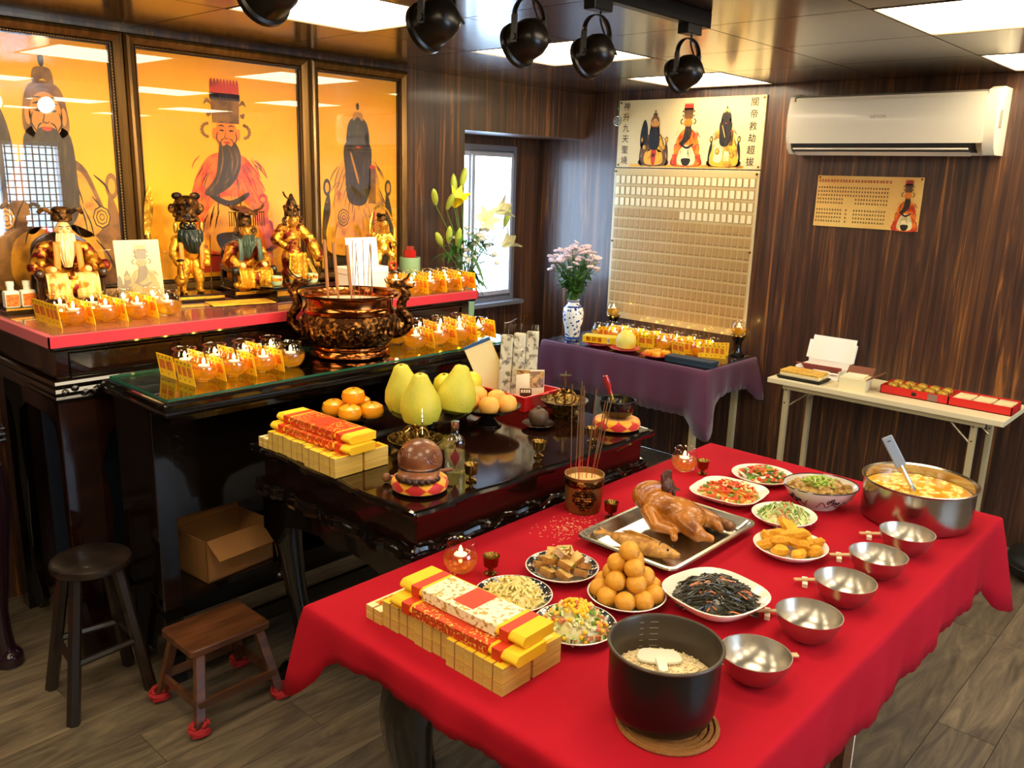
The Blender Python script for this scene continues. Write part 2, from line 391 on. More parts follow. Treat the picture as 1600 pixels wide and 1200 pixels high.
# window_1: in the recess beside the altar
w1 = struct(D.objects.new('window_1', None)); COL.objects.link(w1); w1.location = (4.01, 4.06, 1.42)
MB().frame(.82, 1.04, [(0, -.06), (0, .012), (.03, .012), (.03, -.02), (.045, -.02), (.045, -.06)], sm=False).build('window_frame', ALU, w1)
for px, nm in ((-.19, 0), (.195, 1)):
    s = MB().frame(.40, .95, [(0, -.03), (0, .004), (.028, .004), (.028, -.02)], sm=False).build('sash', ALUW, w1, loc=(px, .02 if nm == 0 else .0, 0))
    MB().box((0, .012, 0), (.35, .004, .90)).build('pane', WINGLASS, s)
MB().b2((-.44, -.09, -.54), (.44, -.01, -.515)).build('window_sill', ALU, w1)
# window_2: behind the viewpoint, with a lattice on its right half
w2 = struct(D.objects.new('window_2', None)); COL.objects.link(w2); w2.location = (2.5, YR-.04, 1.3)
MB().frame(2.4, 1.3, [(0, .04), (0, -.05), (.04, -.05), (.04, .04)]).build('window_frame', ALUW, w2, rot=(0, 0, pi))
for k in range(3): MB().box((-1.2+.6*(k+1), 0, 0), (.05, .05, 1.3)).build('mullion', ALUW, w2)
for k in range(4): MB().box((-.9+.6*k, .01, 0), (.55, .004, 1.22)).build('pane', WINGLASS, w2)
la = MB()
for k in range(9): la.box((.64+.066*k, .035, 0), (.012, .012, 1.22))
for k in range(18): la.box((.90, .035, -.59+.0695*k), (.56, .012, .012))
la.build('lattice', DKWOOD, w2)

# ================================================================ PRINTED FIGURES (flat print)
PAL = [mat('print_gold_ground', '#f79c00', .5, var=(1.6, '#ffb000', .35, .65)), mat('print_black', '#17130f', .5, var=(18, '#33291c', .5, .7, (3, 1, .5))),
       mat('print_brown', '#6a4522', .5, var=(16, '#3c2412', .45, .62)), mat('print_orange_robe', '#ee7d14', .5, var=(22, '#c8330c', .47, .62)),
       mat('print_red', '#c4341a', .5, var=(20, '#8c1d10', .5, .65)), mat('print_gold', '#e0a52a', .5, var=(24, '#8a5a18', .5, .66)),
       mat('print_skin', '#d29048', .5), mat('print_cream', '#ecd89a', .5, var=(20, '#c0924a', .55, .7)), mat('print_dark_line', '#2a1a0c', .5),
       mat('print_pale_ground', '#cdb27a', .5, var=(1.5, '#dcc592', .35, .65)), mat('print_orange_face', '#e98220', .5)]
def figure(mb, kind, ox, oz, sx, sy, base=1, ext=False):
    def P(pts, m, l, sm=True):
        pts = smooth_loop(pts, 5) if sm else pts
        a = sum(pts[i][0]*pts[(i+1) % len(pts)][1]-pts[(i+1) % len(pts)][0]*pts[i][1] for i in range(len(pts)))
        if a < 0: pts = pts[::-1]
        mb.poly([(ox+x*sx, -(base+l)*.0005, oz+y*sy) for x, y in pts], m)
    def E(cx, cy, rx, ry, m, l, n=20): P([(cx+rx*cos(2*pi*i/n), cy+ry*sin(2*pi*i/n)) for i in range(n)], m, l, False)
    def line(pts, w, m, l):
        Q = smooth_path([(x, y, 0) for x, y in pts], 5); L_, R_ = [], []
        for i, q in enumerate(Q):
            d = (Q[min(i+1, len(Q)-1)]-Q[max(i-1, 0)]).normalized(); k = w*(.35+.65*sin(pi*i/(len(Q)-1))); n = Vector((-d.y, d.x, 0))*k
            L_.append((q.x+n.x, q.y+n.y)); R_.append((q.x-n.x, q.y-n.y))
        P(L_+R_[::-1], m, l, False)
    def folds(n, x0, x1, y0, y1, m, l, seed):
        r = random.Random(seed)
        for i in range(n):
            x = r.uniform(x0, x1); y = r.uniform(y0+(y1-y0)*.35, y1); L = r.uniform(.1, .22); b = x*r.uniform(.1, .5)
            line([(x*.8, y), (x*.95+b*.2, y-L*.5), (x+b*.4, y-L)], r.uniform(.004, .009), m, l)
    def bagua(cx, cy, r, l):
        E(cx, cy, r, r, 8, l, 8); E(cx, cy, r*.88, r*.88, 5, l+1, 8); E(cx, cy, r*.66, r*.66, 8, l+2, 8); E(cx, cy, r*.56, r*.56, 5, l+3, 8); E(cx, cy, r*.3, r*.3, 8, l+4, 12); E(cx, cy, r*.22, r*.22, 7, l+5, 12)
    def chair(m1):
        for s in (-1, 1):
            P([(s*.44, 0), (s*.50, .2), (s*.43, .42), (s*.44, .60), (s*.47, .60), (s*.53, .44), (s*.56, .2), (s*.53, 0)], m1, 0)
            E(s*.475, .66, .055, .085, m1, 1); E(s*.475, .66, .03, .05, 5, 2)
        P([(-.5, -.02), (-.46, .16), (.46, .16), (.5, -.02)], m1, 0)
    def face(cy, m, ml):
        for s in (-1, 1):
            line([(s*.1, cy+.01), (s*.115, cy-.05), (s*.08, cy-.1)], .006, ml, 9); line([(s*.03, cy-.05), (s*.06, cy-.065), (s*.075, cy-.1)], .005, ml, 9); line([(s*.03, cy+.1), (s*.08, cy+.1)], .004, ml, 9)
            P([(s*.02, cy+.055), (s*.05, cy+.075), (s*.095, cy+.06), (s*.05, cy+.062)], ml, 9); P([(s*.025, cy+.02), (s*.05, cy+.032), (s*.085, cy+.022), (s*.05, cy+.014)], ml, 9)
            E(s*.135, cy-.01, .022, .055, m, 6)
        line([(-.012, cy+.03), (-.016, cy-.02), (-.026, cy-.04), (0, cy-.052), (.026, cy-.04)], .004, ml, 8); P([(-.04, cy-.085), (0, cy-.075), (.04, cy-.085), (0, cy-.1)], 4, 9)
    if kind == 'elder':
        P([(-.52, .45), (-.56, .75), (-.50, 1.05), (-.40, 1.2), (-.29, 1.02), (-.26, .7), (-.34, .45)], 1, 0); chair(2)
        P([(-.42, 0), (-.47, .28), (-.36, .6), (-.2, .82), (.2, .82), (.36, .6), (.47, .28), (.42, 0)], 2, 2)
        P([(.02, .55), (.2, .76), (.34, .56), (.36, .38), (.18, .34)], 5, 3); P([(-.34, .56), (-.2, .74), (-.06, .5), (-.2, .36)], 2, 3)
        P([(-.3, .02), (-.34, .3), (-.1, .42), (.12, .42), (.34, .3), (.3, .02)], 5, 3); bagua(.37, .46, .075, 5); bagua(-.37, .46, .075, 5); folds(26, -.42, .42, .05, .8, 8, 4, 1); (P([(-.5, -.2), (-.5, .04), (.5, .04), (.5, -.2)], 2, 0, False) if ext else None)
        P([(-.06, .02), (-.09, .4), (.09, .4), (.06, .02)], 4, 4); E(0, .25, .05, .06, 8, 5, 6)
        P([(-.15, 1.0), (-.2, .7), (-.18, .48), (-.06, .4), (.1, .4), (.19, .5), (.2, .7), (.15, 1.0)], 1, 5)
        P([(-.16, .98), (-.165, 1.12), (-.12, 1.25), (0, 1.29), (.12, 1.25), (.165, 1.12), (.16, .98), (0, .93)], 2, 5); E(0, 1.08, .125, .145, 6, 6); face(1.09, 6, 8)
        P([(-.08, .99), (0, 1.015), (.08, .99), (.13, .86), (0, .8), (-.13, .86)], 1, 8); P([(-.075, 1.26), (-.06, 1.36), (.06, 1.36), (.075, 1.26), (0, 1.30)], 2, 6); E(0, 1.41, .022, .04, 8, 6)
    elif kind == 'emperor':
        P([(-.5, -.02), (-.52, .2), (-.4, .3), (.4, .3), (.52, .2), (.5, -.02)], 4, 0)
        P([(-.44, 0), (-.46, .3), (-.42, .55), (-.3, .8), (-.14, .92), (.14, .92), (.3, .8), (.42, .55), (.46, .3), (.44, 0)], 3, 1)
        (P([(-.5, -.2), (-.5, .04), (.5, .04), (.5, -.2)], 4, 0, False) if ext else None); folds(40, -.42, .42, .0, .9, 4, 3, 2); folds(20, -.4, .4, .1, .9, 2, 3, 5); P([(-.28, .02), (-.3, .3), (-.12, .5), (.12, .5), (.3, .3), (.28, .02)], 7, 3); P([(-.1, .0), (-.16, .16), (.16, .16), (.1, 0)], 8, 4)
        P([(-.2, .5), (0, .42), (.2, .5), (.22, .56), (0, .48), (-.22, .56)], 8, 4)
        for s in (-1, 1):
            P([(s*.42, .28), (s*.47, .44), (s*.40, .52), (s*.30, .44), (s*.34, .3)], 3, 4); E(s*.40, .5, .055, .05, 4, 5); E(s*.395, .49, .03, .026, 6, 6)
            for q in range(7):
                a = pi/2+s*(-.2-q*.45); E(s*.2+.07*cos(a), 1.13+.06*sin(a), .022, .016, 2, 4, 8)
        E(0, 1.1, .125, .15, 10, 5); face(1.11, 10, 8)
        P([(-.08, 1.03), (-.11, .86), (-.15, .7), (-.28, .55), (-.16, .53), (.02, .62), (.13, .76), (.15, .92), (.09, 1.03), (.05, .99), (0, 1.01), (-.05, .99)], 1, 8)
        P([(.02, .98), (.06, .85), (.0, .68), (-.06, .64), (.02, .72), (.04, .86)], 2, 9); line([(-.06, .98), (-.06, .85), (-.12, .68), (-.22, .57)], .008, 2, 9); line([(.08, .98), (.11, .85), (.06, .72)], .008, 2, 9)
        P([(-.15, 1.2), (-.16, 1.42), (.16, 1.42), (.15, 1.2)], 2, 6, False)
        for q in range(9):
            x = -.145+q*.036; P([(x-.014, 1.44), (x-.016, 1.55), (x, 1.60), (x+.016, 1.55), (x+.014, 1.44)], 4, 7)
        P([(-.17, 1.41), (-.17, 1.47), (.17, 1.47), (.17, 1.41)], 8, 7, False)
        for s in (-1, 1): P([(s*.15, 1.36), (s*.2, 1.42), (s*.24, 1.36), (s*.2, 1.38)], 2, 6); P([(s*.16, 1.28), (s*.22, 1.3), (s*.2, 1.25)], 2, 6)
    else:
        chair(1)
        P([(-.42, 0), (-.46, .28), (-.36, .6), (-.3, .84), (-.14, .98), (.14, .98), (.28, .84), (.36, .6), (.46, .28), (.42, 0)], 5, 2)
        P([(-.36, .3), (-.34, .62), (-.12, .66), (-.04, .4), (-.1, .1), (-.34, .1)], 7, 3); bagua(-.24, .36, .09, 5); bagua(.28, .26, .075, 5); folds(30, -.4, .4, .05, .95, 2, 4, 3); (P([(-.5, -.2), (-.5, .04), (.5, .04), (.5, -.2)], 1, 0, False) if ext else None)
        P([(.0, .12), (.0, .36), (.18, .36), (.18, .12)], 7, 4, False); P([(.15, .5), (.17, .86), (.27, .87), (.27, .5)], 2, 5, False); E(.22, .87, .05, .02, 4, 6)
        P([(-.19, 1.1), (-.2, .8), (-.17, .55), (-.04, .48), (.1, .5), (.17, .62), (.19, .8), (.18, 1.1)], 1, 5)
        P([(-.16, 1.05), (-.17, 1.2), (-.12, 1.32), (0, 1.36), (.12, 1.32), (.17, 1.2), (.16, 1.05), (0, 1.0)], 8, 6); E(0, 1.14, .115, .15, 1, 7); face(1.15, 2, 8)
        P([(-.07, 1.32), (-.06, 1.40), (.06, 1.40), (.07, 1.32), (0, 1.36)], 6, 7); E(0, 1.46, .02, .035, 8, 7)
        P([(-.02, .72), (-.12, .98), (-.1, .99), (.0, .74)], 6, 8)

PALB = list(PAL); PALB[1] = mat('print_dark_brown', '#3a2a16', .5, var=(18, '#55401e', .5, .7, (3, 1, .5))); PALB[7] = mat('print_deep_gold', '#e0901a', .5, var=(14, '#b0601a', .5, .66)); PALB[5] = mat('print_robe_gold', '#d8921c', .5, var=(12, '#96601a', .48, .66)); PALB[6] = mat('print_tan_face', '#bd7a24', .5); PALB[2] = mat('print_gold_brown', '#8a5c22', .5, var=(12, '#5c3814', .45, .62)); PALB[10] = mat('print_amber_face', '#e2700f', .5); PALB[3] = mat('print_flame_robe', '#e8650c', .5, var=(16, '#c8300a', .45, .62))
# ================================================================ FRAMED PICTURES
FRAMEB = mat('bronze_brown_frame', '#5c4222', .3, .65, var=(7, '#7a5a2c', .4, .65, (6, 6, .4)))
FRAMEI = mat('dark_frame_lip', '#2b1a0e', .35, .3); BEAD = mat('beaded_frame_lip', '#8a6a34', .3, .6)
def picture(label, x0, x1, kind, fx, fz, sx, sy):
    z0, z1 = 1.205, 2.262; w, h = x1-x0, z1-z0
    t = T('framed_picture', label, 'picture', ((x0+x1)/2, YL-.002, (z0+z1)/2), 0, 'framed deity pictures on the altar wall')
    MB().frame(w, h, [(0, 0), (0, .028), (.008, .040), (.018, .044), (.030, .036), (.040, .030), (.044, .018)], sm=False).build('frame', FRAMEB, t)
    MB().frame(w, h, [(.044, .018), (.046, .024), (.050, .024), (.052, .010), (.056, .010), (.056, .002)], sm=False).build('inner_lip', FRAMEI, t)
    b = MB(); k = int(h/.013)
    for i in range(k):
        for s in (-1, 1): b.ell((s*(w/2-.048), -.026, -h/2+.055+i*(h-.11)/k), .0036, 6, 4)
    k = int(w/.013)
    for i in range(k):
        for s in (-1, 1): b.ell((-w/2+.055+i*(w-.11)/k, -.026, s*(h/2-.048)), .0036, 6, 4)
    b.build('bead_row', BEAD, t)
    p = MB(); p.poly([(-w/2+.05, -.003, -h/2+.05), (w/2-.05, -.003, -h/2+.05), (w/2-.05, -.003, h/2-.05), (-w/2+.05, -.003, h/2-.05)], 0)
    p.at((0, -.003, 0)); figure(p, kind, fx-(x0+x1)/2, fz-(z0+z1)/2, sx, sy, 1, kind != 'elder')
    p.build('picture_print', PALB, t)
    MB().box((0, -.0125, 0), (w-.105, .003, h-.105)).build('glass_pane', PICGLASS, t)
picture('tall framed picture of a brown-bearded elder with a black fan, leftmost of three', .985, 1.598, 'elder', 1.292, 1.25, .48, .62)
picture('widest framed picture of a crowned figure with a swept black beard, in the middle', 1.602, 2.473, 'emperor', 2.045, 1.375, .43, .47)
picture('framed picture of a black-faced figure in a yellow robe, nearest the window', 2.477, 3.085, 'dark', 2.775, 1.335, .41, .50)

# ================================================================ BACK WALL: poster, memorial board, sign, air conditioner, ornament
def wall_thing(name, label, cat, y, z, x=XB-.001): return T(name, label, cat, (x, y, z), -pi/2)
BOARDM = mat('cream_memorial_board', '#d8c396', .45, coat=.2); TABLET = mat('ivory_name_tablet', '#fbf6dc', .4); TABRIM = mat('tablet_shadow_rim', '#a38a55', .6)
SLOT = mat('tan_paper_slot', '#bb9c6e', .55); SLOTD = mat('dark_slot_print', '#7c5c38', .6); PINM = mat('brass_pin', '#7a5a2a', .35, .8)
ACRYL = thin_glass('acrylic_cover', (.97, .95, .9), .8, .12, 1.42)
t = wall_thing('wall_poster', 'cream poster of three seated figures with columns of characters at both sides', 'poster', 2.866, 2.026)
p = MB(); p.b2((-.504, -.012, -.204), (.504, 0, .204), 9); p.at((0, -.0122, 0))
figure(p, 'elder', -.225, -.185, .19, .225); figure(p, 'emperor', .01, -.185, .19, .225); figure(p, 'dark', .265, -.185, .19, .225)
p.poly([(-.40, -.0001, -.2), (.40, -.0001, -.2), (.40, -.0001, -.183), (-.40, -.0001, -.183)], 5)
p.build('poster_print', PAL, t)
p = MB()
for col, xx in (('神升九天聖境', -.445), ('關帝救劫超拔', .435)):
    for i, ch in enumerate(col):
        vs, fs = text_geo(ch, .052); p.at((xx, -.0135, .165-i*.066)).add(vs, fs, 0, False)
p.build('lettering', INK, t)
for sx in (-1, 1):
    for sz in (-1, 1): MB().lathe([(0, .006), (.005, .005), (.007, 0), (0, 0)], 10).build('pin', PINM, t, loc=(sx*.49, -.0125, sz*.19), rot=(pi/2, 0, 0))
t = wall_thing('memorial_board', 'large cream board with rows of small name tablets behind clear acrylic', 'board', 2.872, 1.331)
MB().b2((-.51, -.012, -.484), (.51, 0, .484)).build('backing_board', BOARDM, t, bevel=.002)
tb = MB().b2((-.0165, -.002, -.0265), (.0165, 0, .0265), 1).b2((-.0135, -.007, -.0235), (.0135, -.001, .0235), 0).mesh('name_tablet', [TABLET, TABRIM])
sl = MB().b2((-.0165, -.0025, -.029), (.0165, 0, .026), 0).b2((-.012, -.0032, -.027), (-.004, -.002, -.021), 1).b2((.003, -.0032, -.027), (.011, -.002, -.021), 1).mesh('paper_slot', [SLOT, SLOTD])
rest = MB(); n_p = 0
for r in range(13):
    for c in range(24):
        X = -.475+c*.0413; Z = .415-r*.0690
        if r < 3 or (r == 3 and c >= 12): obj('name_tablet', tb, t, (X, -.012, Z))
        elif r < 12: obj('paper_slot', sl, t, (X, -.012, Z))
        else: rest.b2((X-.0165, -.0145, Z-.029), (X+.0165, -.012, Z+.026))
o = rest.build('paper_slot_row', SLOT, t); o['kind'] = 'stuff'
MB().b2((-.505, -.024, -.48), (.505, -.021, .48)).build('acrylic_cover', ACRYL, t)
for sx in (-1, 1):
    for z in (.465, .02): MB().lathe([(0, .016), (.005, .015), (.007, 0), (0, 0)], 10).build('pin', PINM, t, loc=(sx*.495, -.012, z), rot=(pi/2, 0, 0))
# sign
t = wall_thing('wall_sign', 'small orange-gold sign covered with rows of characters under the air conditioner', 'sign', 1.742, 1.664)
SIGNG = mat('sign_gold_ground', '#d9a14e', .5, var=(3, '#e8bf6a', .35, .65))
MB().b2((-.275, -.008, -.134), (.275, 0, .134)).build('sign_board', SIGNG, t)
p = MB(); rr = random.Random(3)
def mark(x, z, s, m):
    for k in range(3): p.b2((x-s*.42, -.0092, z-s*.4+k*s*.36), (x+s*rr.uniform(.2, .42), -.0082, z-s*.4+k*s*.36+s*.15), m)
    a = rr.uniform(-.25, .25)*s; p.b2((x+a-s*.09, -.0094, z-s*.45), (x+a+s*.09, -.0082, z+s*.45), m)
for i in range(24): mark(-.262+i*.0163, .107, .0145, 1)
for r in range(3):
    for i in range(26): mark(-.262+i*.0147, .072-r*.020, .0098, 0)
for r in range(2):
    for i in range(26):
        if not 10 <= i <= 13: mark(-.262+i*.0147, .012-r*.020, .0098, 0)
for r in range(4):
    for i in range(26):
        if i not in (10, 12, 13): mark(-.262+i*.0145, -.045-r*.020, .0098, 0)
p.build('characters', [INK, REDP], t)
p = MB(); p.at((0, -.0082, 0)); figure(p, 'emperor', .208, -.131, .115, .158); p.build('printed_figure', PAL, t)
for sx in (-1, 1): MB().lathe([(0, .006), (.004, .005), (.006, 0), (0, 0)], 10).build('pin', PINM, t, loc=(sx*.265, -.008, .125), rot=(pi/2, 0, 0))
# air conditioner
t = wall_thing('air_conditioner', 'long white wall-mounted air conditioner above the small sign', 'air conditioner', 1.645, 1.905)
ACW = mat('ac_white_plastic', '#ece2c6', .28, coat=.3); ACD = mat('ac_dark_slot', '#15110d', .6); ACG = mat('ac_grey', '#9a927c', .5)
def ext(mb, prof, x0, x1, m=0, sm=True):
    n = len(prof); vs = [(x0, -d, z) for d, z in prof]+[(x1, -d, z) for d, z in prof]
    mb.add(vs, [(i, (i+1) % n, n+(i+1) % n, n+i) for i in range(n)], m, sm); mb.add(vs, [tuple(range(n)), tuple(reversed(range(n, 2*n)))], m, False)
m = MB(); ext(m, [(0, .02), (0, .295), (.12, .295), (.185, .28), (.19, .08), (.13, .06), (.10, .03), (.04, .0)], -.46, .46); m.build('body', ACW, t)
m = MB(); ext(m, [(.188, .262), (.198, .262), (.204, .19), (.203, .10), (.197, .052), (.188, .055)], -.472, .462); m.build('front_panel', ACW, t)
for s in (-1, 1):
    m = MB(); ext(m, [(0, .0), (0, .305), (.13, .305), (.185, .288), (.203, .20), (.198, .09), (.175, .03), (.14, .0)], s*.462 if s > 0 else -.492, .512 if s > 0 else -.468); m.build('end_cap', ACW, t, bevel=.004)
MB().b2((-.455, -.186, .012), (.42, -.06, .056)).build('outlet_slot', ACD, t)
MB().at((-.02, -.158, .012), (radians(-24), 0, 0)).box((0, 0, 0), (.86, .075, .007)).build('louver', ACW, t, bevel=.002)
for x in (-.2, .03): MB().b2((x-.006, -.18, .012), (x+.006, -.14, .03)).build('louver_bracket', ACG, t)
vs, fs = text_geo('GIFTON', .022); MB().at((-.02, -.2045, .178)).add(vs, fs, 0, False).build('lettering', ACG, t)
MB().b2((.5115, -.15, .12), (.514, -.11, .2)).build('side_label', ACG, t)
# hanging ornament
t = T('hanging_ornament', 'small round openwork charm hanging on a thread beside the poster', 'ornament', (4.6, 3.354, 2.105), -pi/2)
m = MB(); m.tube([(cos(a*pi/12)*.028, 0, sin(a*pi/12)*.028) for a in range(25)], .004, 8)
for k in range(6): a = k*pi/3; m.ell((.015*cos(a), 0, .015*sin(a)), (.007, .003, .007), 8, 6)
m.ell((0, 0, 0), (.006, .003, .006), 8, 6); m.build('disc', mat('silver_charm', '#a9a08c', .35, .8), t)
MB().tube([(0, 0, .028), (.002, 0, .09), (0, 0, ZC-2.105)], .0012, 6).build('thread', STEM, t); MB().ell((0, 0, .075), (.004, .004, .008), 8, 6).build('bead', mat('teal_bead', '#4fb59a', .2), t)

# ================================================================ TRACK LIGHTS
t = T('light_track', 'black ceiling rail carrying the spotlights', 'track', (0, 1.56, ZC-.05))
MB().b2((.2, -.017, 0), (2.60, .017, .05)).build('rail', BLACK, t, bevel=.003)
LENS = mat('lit_spot_lens', '#fff0d0', .4, emit=((1, .8, .45, 1), 60)); SPOTB = mat('dark_spotlight_enamel', '#1e1812', .3, .4)
spots = [(.99, 'largest and leftmost black track spotlight, cut off by the top edge'), (1.42, 'black track spotlight second from the left, between two ceiling light panels'), (1.735, 'black track spotlight in the middle of the five'),
         (2.02, 'black track spotlight fourth from the left, under the rail'), (2.50, 'smallest black track spotlight at the right end of the rail')]
aims = [Vector((1.0, 3.5, 1.45)), Vector((1.25, 3.45, 1.45)), Vector((1.75, 3.45, 1.45)), Vector((2.1, 3.45, 1.45)), Vector((2.7, 3.4, 1.4))]
for (x, lb), aim in zip(spots, aims):
    P0 = Vector((x, 1.56, 2.09)); t = T('track_spotlight', lb, 'spotlight', P0, 0, 'spotlights on the ceiling rail')
    MB().b2((-.042, -.02, .11), (.042, .02, .142)).build('adapter', BLACK, t, bevel=.003)
    d = (aim-P0).normalized(); q = d.to_track_quat('-Z', 'Y').to_euler()
    y = MB(); ang = atan2(d.y, d.x)-pi/2; y.at((0, 0, 0), (0, 0, ang))
    y.sheet(lambda u, v: ((.055*cos(pi*u), (v-.5)*.016, .05+.05*sin(pi*u)) if True else 0), 12, 1)
    for s in (-1, 1): y.b2((s*.055-.0015, -.008, -.012), (s*.055+.0015, .008, .052)); y.at((0, 0, 0), (0, 0, ang)).tube([(s*.06, 0, 0), (s*.048, 0, 0)], .007, 10)
    y.build('yoke', BLACK, t, solid=.003)
    h = MB(); h.lathe([(0, .05), (.022, .048), (.04, .036), (.049, .014), (.05, -.012), (.052, -.03), (.058, -.034), (.058, -.046), (.052, -.046), (.048, -.03)], 32); h.build('lamp_head', SPOTB, t, rot=q)
    MB().lathe([(0, -.034), (.047, -.034)], 28).build('lens', LENS, t, rot=q)
    MB().tube(smooth_path([(.012, 0, .11), (.03, .01, .08), (.06, 0, .03), (.055, -.03, .0), (.03, -.035, .02)]), .003, 6).build('cable', BLACKM, t)
    L = D.lights.new('spot_beam', 'SPOT'); L.energy = SPOT_POWER; L.color = (1, .78, .42); L.spot_size = radians(52); L.spot_blend = .6; L.shadow_soft_size = .04
    lo = D.objects.new('spot_beam', L); COL.objects.link(lo); lo.parent = t; lo.location = d*.05; lo.rotation_euler = q
# ================================================================ FURNITURE
def wavy_rect(x0, y0, x1, y1, amp, per, n=14):
    """rectangle outline with a gentle carved wave, counter-clockwise"""
    C = [(x0, y0), (x1, y0), (x1, y1), (x0, y1)]; out = []
    for k in range(4):
        a, b = Vector(C[k]), Vector(C[(k+1) % 4]); d = b-a; L = d.length; d.normalize(); nrm = Vector((d.y, -d.x)); N = max(6, int(L/per*n))
        for i in range(N):
            u = i/N*L; e = min(u, L-u); env = min(1, e/.05); w = sin(u/L*2*pi*round(L/per)) + .6*exp(-((e-.12)/.03)**2)*cos(e*200)
            p = a+d*u+nrm*amp*w*env; out.append((p.x, p.y))
    return out
def scroll_leg(mb, x, y, z1, dx, dy, r=.04, m=0):
    """cabriole leg bowing towards (dx, dy)"""
    pts = [(x, y, z1), (x+dx*.035, y+dy*.035, z1*.82), (x+dx*.02, y+dy*.02, z1*.55), (x-dx*.005, y-dy*.005, z1*.28), (x+dx*.01, y+dy*.01, z1*.1), (x+dx*.04, y+dy*.04, .03), (x+dx*.05, y+dy*.05, 0)]
    rr = [r*1.25, r*1.2, r*.85, r*.62, r*.7, r*.95, r*.9]
    P = smooth_path(pts, 5); R2 = []
    for i in range(len(rr)-1):
        for j in range(5): R2.append(rr[i]+(rr[i+1]-rr[i])*j/5)
    R2.append(rr[-1]); mb.tube(P, R2, 12, m)
    mb.ell((x+dx*.045, y+dy*.045, .03), (.042, .042, .03), 12, 8, m)
    for k in range(4): mb.ell((x+dx*(.03+.012*k), y+dy*(.03+.012*k), z1*.62-.02*k), (.014, .014, .012), 8, 6, m)
# ---- altar table (highest)
ax0, ax1, ay0, ay1, az = .985, 2.935, 2.93, 3.585, 1.195
t = T('altar_table', 'tall black lacquered altar table against the wall under the pictures', 'table', (0, 0, 0))
MB().b2((ax0, ay0, az-.05), (ax1, ay1, az)).build('table_top', LACQ, t, bevel=.008)
m = MB(); m.b2((ax0+.02, ay0+.03, 1.03), (ax1-.02, ay1-.01, az-.05)); m.build('waist', LACQ2, t)
for i in range(4):
    x = ax0+.06+i*.475; m = MB(); m.at((x+.2, ay0+.03, 1.09)); m.frame(.40, .09, [(0, 0), (.004, .008), (.012, .008), (.014, 0)]); m.build('waist_panel_moulding', LACQ, t)
m = MB()
for z, r in ((1.035, .014), (1.008, .017), (.985, .012)):
    m.tube([(ax0+.005, ay1, z), (ax0+.005, ay0+.01, z), (ax1-.005, ay0+.01, z), (ax1-.005, ay1, z)], r, 8)
m.build('moulding', LACQ, t)
m = MB()
for i in range(60):
    x = ax0+.03+i*(ax1-ax0-.06)/59
    if (i//7) % 2 == 0 or i > 52: m.ell((x, ay0-.002, 1.008+.012*sin(i*1.9)), (.014, .012, .012), 8, 6)
o = m.build('carved_relief', LACQ, t); o['kind'] = 'stuff'
def arch(x0, x1, z1, lw):
    pts = [(x0, 0), (x0+lw*.8, 0), (x0+lw*1.25, .06), (x0+lw*.75, .16), (x0+lw*.8, .35), (x0+lw*.95, z1-.42), (x0+lw*.8, z1-.25), (x0+lw*1.0, z1-.14), (x0+lw*1.6, z1-.10)]
    return pts+[(x1-(p[0]-x0), p[1]) for p in reversed(pts)]+[(x1, z1), (x0, z1)]
m = MB(); m.at((0, ay0+.05, 0), (pi/2, 0, 0)).prism(arch(ax0+.01, ax1-.01, .98, .16), 0, .035); m.build('front_apron', LACQ2, t, bevel=.004)
for x in (ax0+.045, ax1-.01):
    m = MB(); m.at((x, ay0+.05, 0), (pi/2, 0, pi/2)).prism(arch(0, ay1-ay0-.06, .98, .12), 0, .03); m.build('side_apron', LACQ, t, bevel=.004)
for x in (ax0+.05, ax1-.05): MB().box((x, ay1-.05, .49), (.07, .07, .98)).build('rear_leg', LACQ, t)
MB().b2((ax0+.06, ay0+.32, .12), (ax1-.06, ay0+.34, .97)).build('inner_panel', mat('dark_blue_grey_panel', '#20283a', .5), t)
# altar cloth with front and side band
m = MB(); b = .05
m.b2((ax0-.006, ay0-.006, az+.0005), (ax1+.006, ay1, az+.004)); m.b2((ax0-.008, ay0-.008, az-.034), (ax1+.008, ay0-.003, az+.003)); m.b2((ax0-.008, ay0-.008, az-.034), (ax0-.003, ay1, az+.003)); m.b2((ax1+.003, ay0-.008, az-.034), (ax1+.008, ay1, az+.003))
tag(m.build('altar_cloth', CRIMSON), 'crimson cloth covering the tall altar table, its edge hanging below the glass', 'cloth')
AZ = az+.0095
m = MB(); m.b2((ax0+.01, ay0+.005, az+.0045), (ax1-.02, ay1-.03, AZ)); o = m.build('glass_sheet', GLASSG); tag(o, 'clear glass sheet over the crimson altar cloth', 'glass')
# ---- middle altar table with plain glass top
bx0, bx1, by0, by1, bz = 1.125, 2.76, 2.452, 2.885, 1.045
t = T('middle_altar_table', 'plain black middle altar table carrying the large incense burner', 'table', (0, 0, 0))
MB().b2((bx0, by0, bz-.03), (bx1, by1, bz)).build('table_top', LACQ, t, bevel=.009)
m = MB(); m.tube([(bx0+.004, by1, bz-.037), (bx0+.004, by0+.004, bz-.037), (bx1-.004, by0+.004, bz-.037), (bx1-.004, by1, bz-.037)], .011, 8); m.build('edge_moulding', LACQ, t)
byr = by0+.125                     # the body stands back under the overhanging top
MB().b2((bx0+.03, by0+.03, bz-.075), (bx1-.03, by1-.02, bz-.045)).build('sub_top', LACQ, t)
for x in (bx0+.02, bx1-.085): MB().b2((x, byr+.02, 0), (x+.065, byr+.06, bz-.03)).build('front_post', LACQ, t, bevel=.003)
for x in (bx0+.02, bx1-.055): MB().b2((x, by1-.06, 0), (x+.035, by1-.02, bz-.03)).build('rear_post', LACQ, t)
MB().b2((bx0+.085, byr+.025, .94), (bx1-.085, byr+.055, bz-.03)).build('top_rail', LACQ, t)
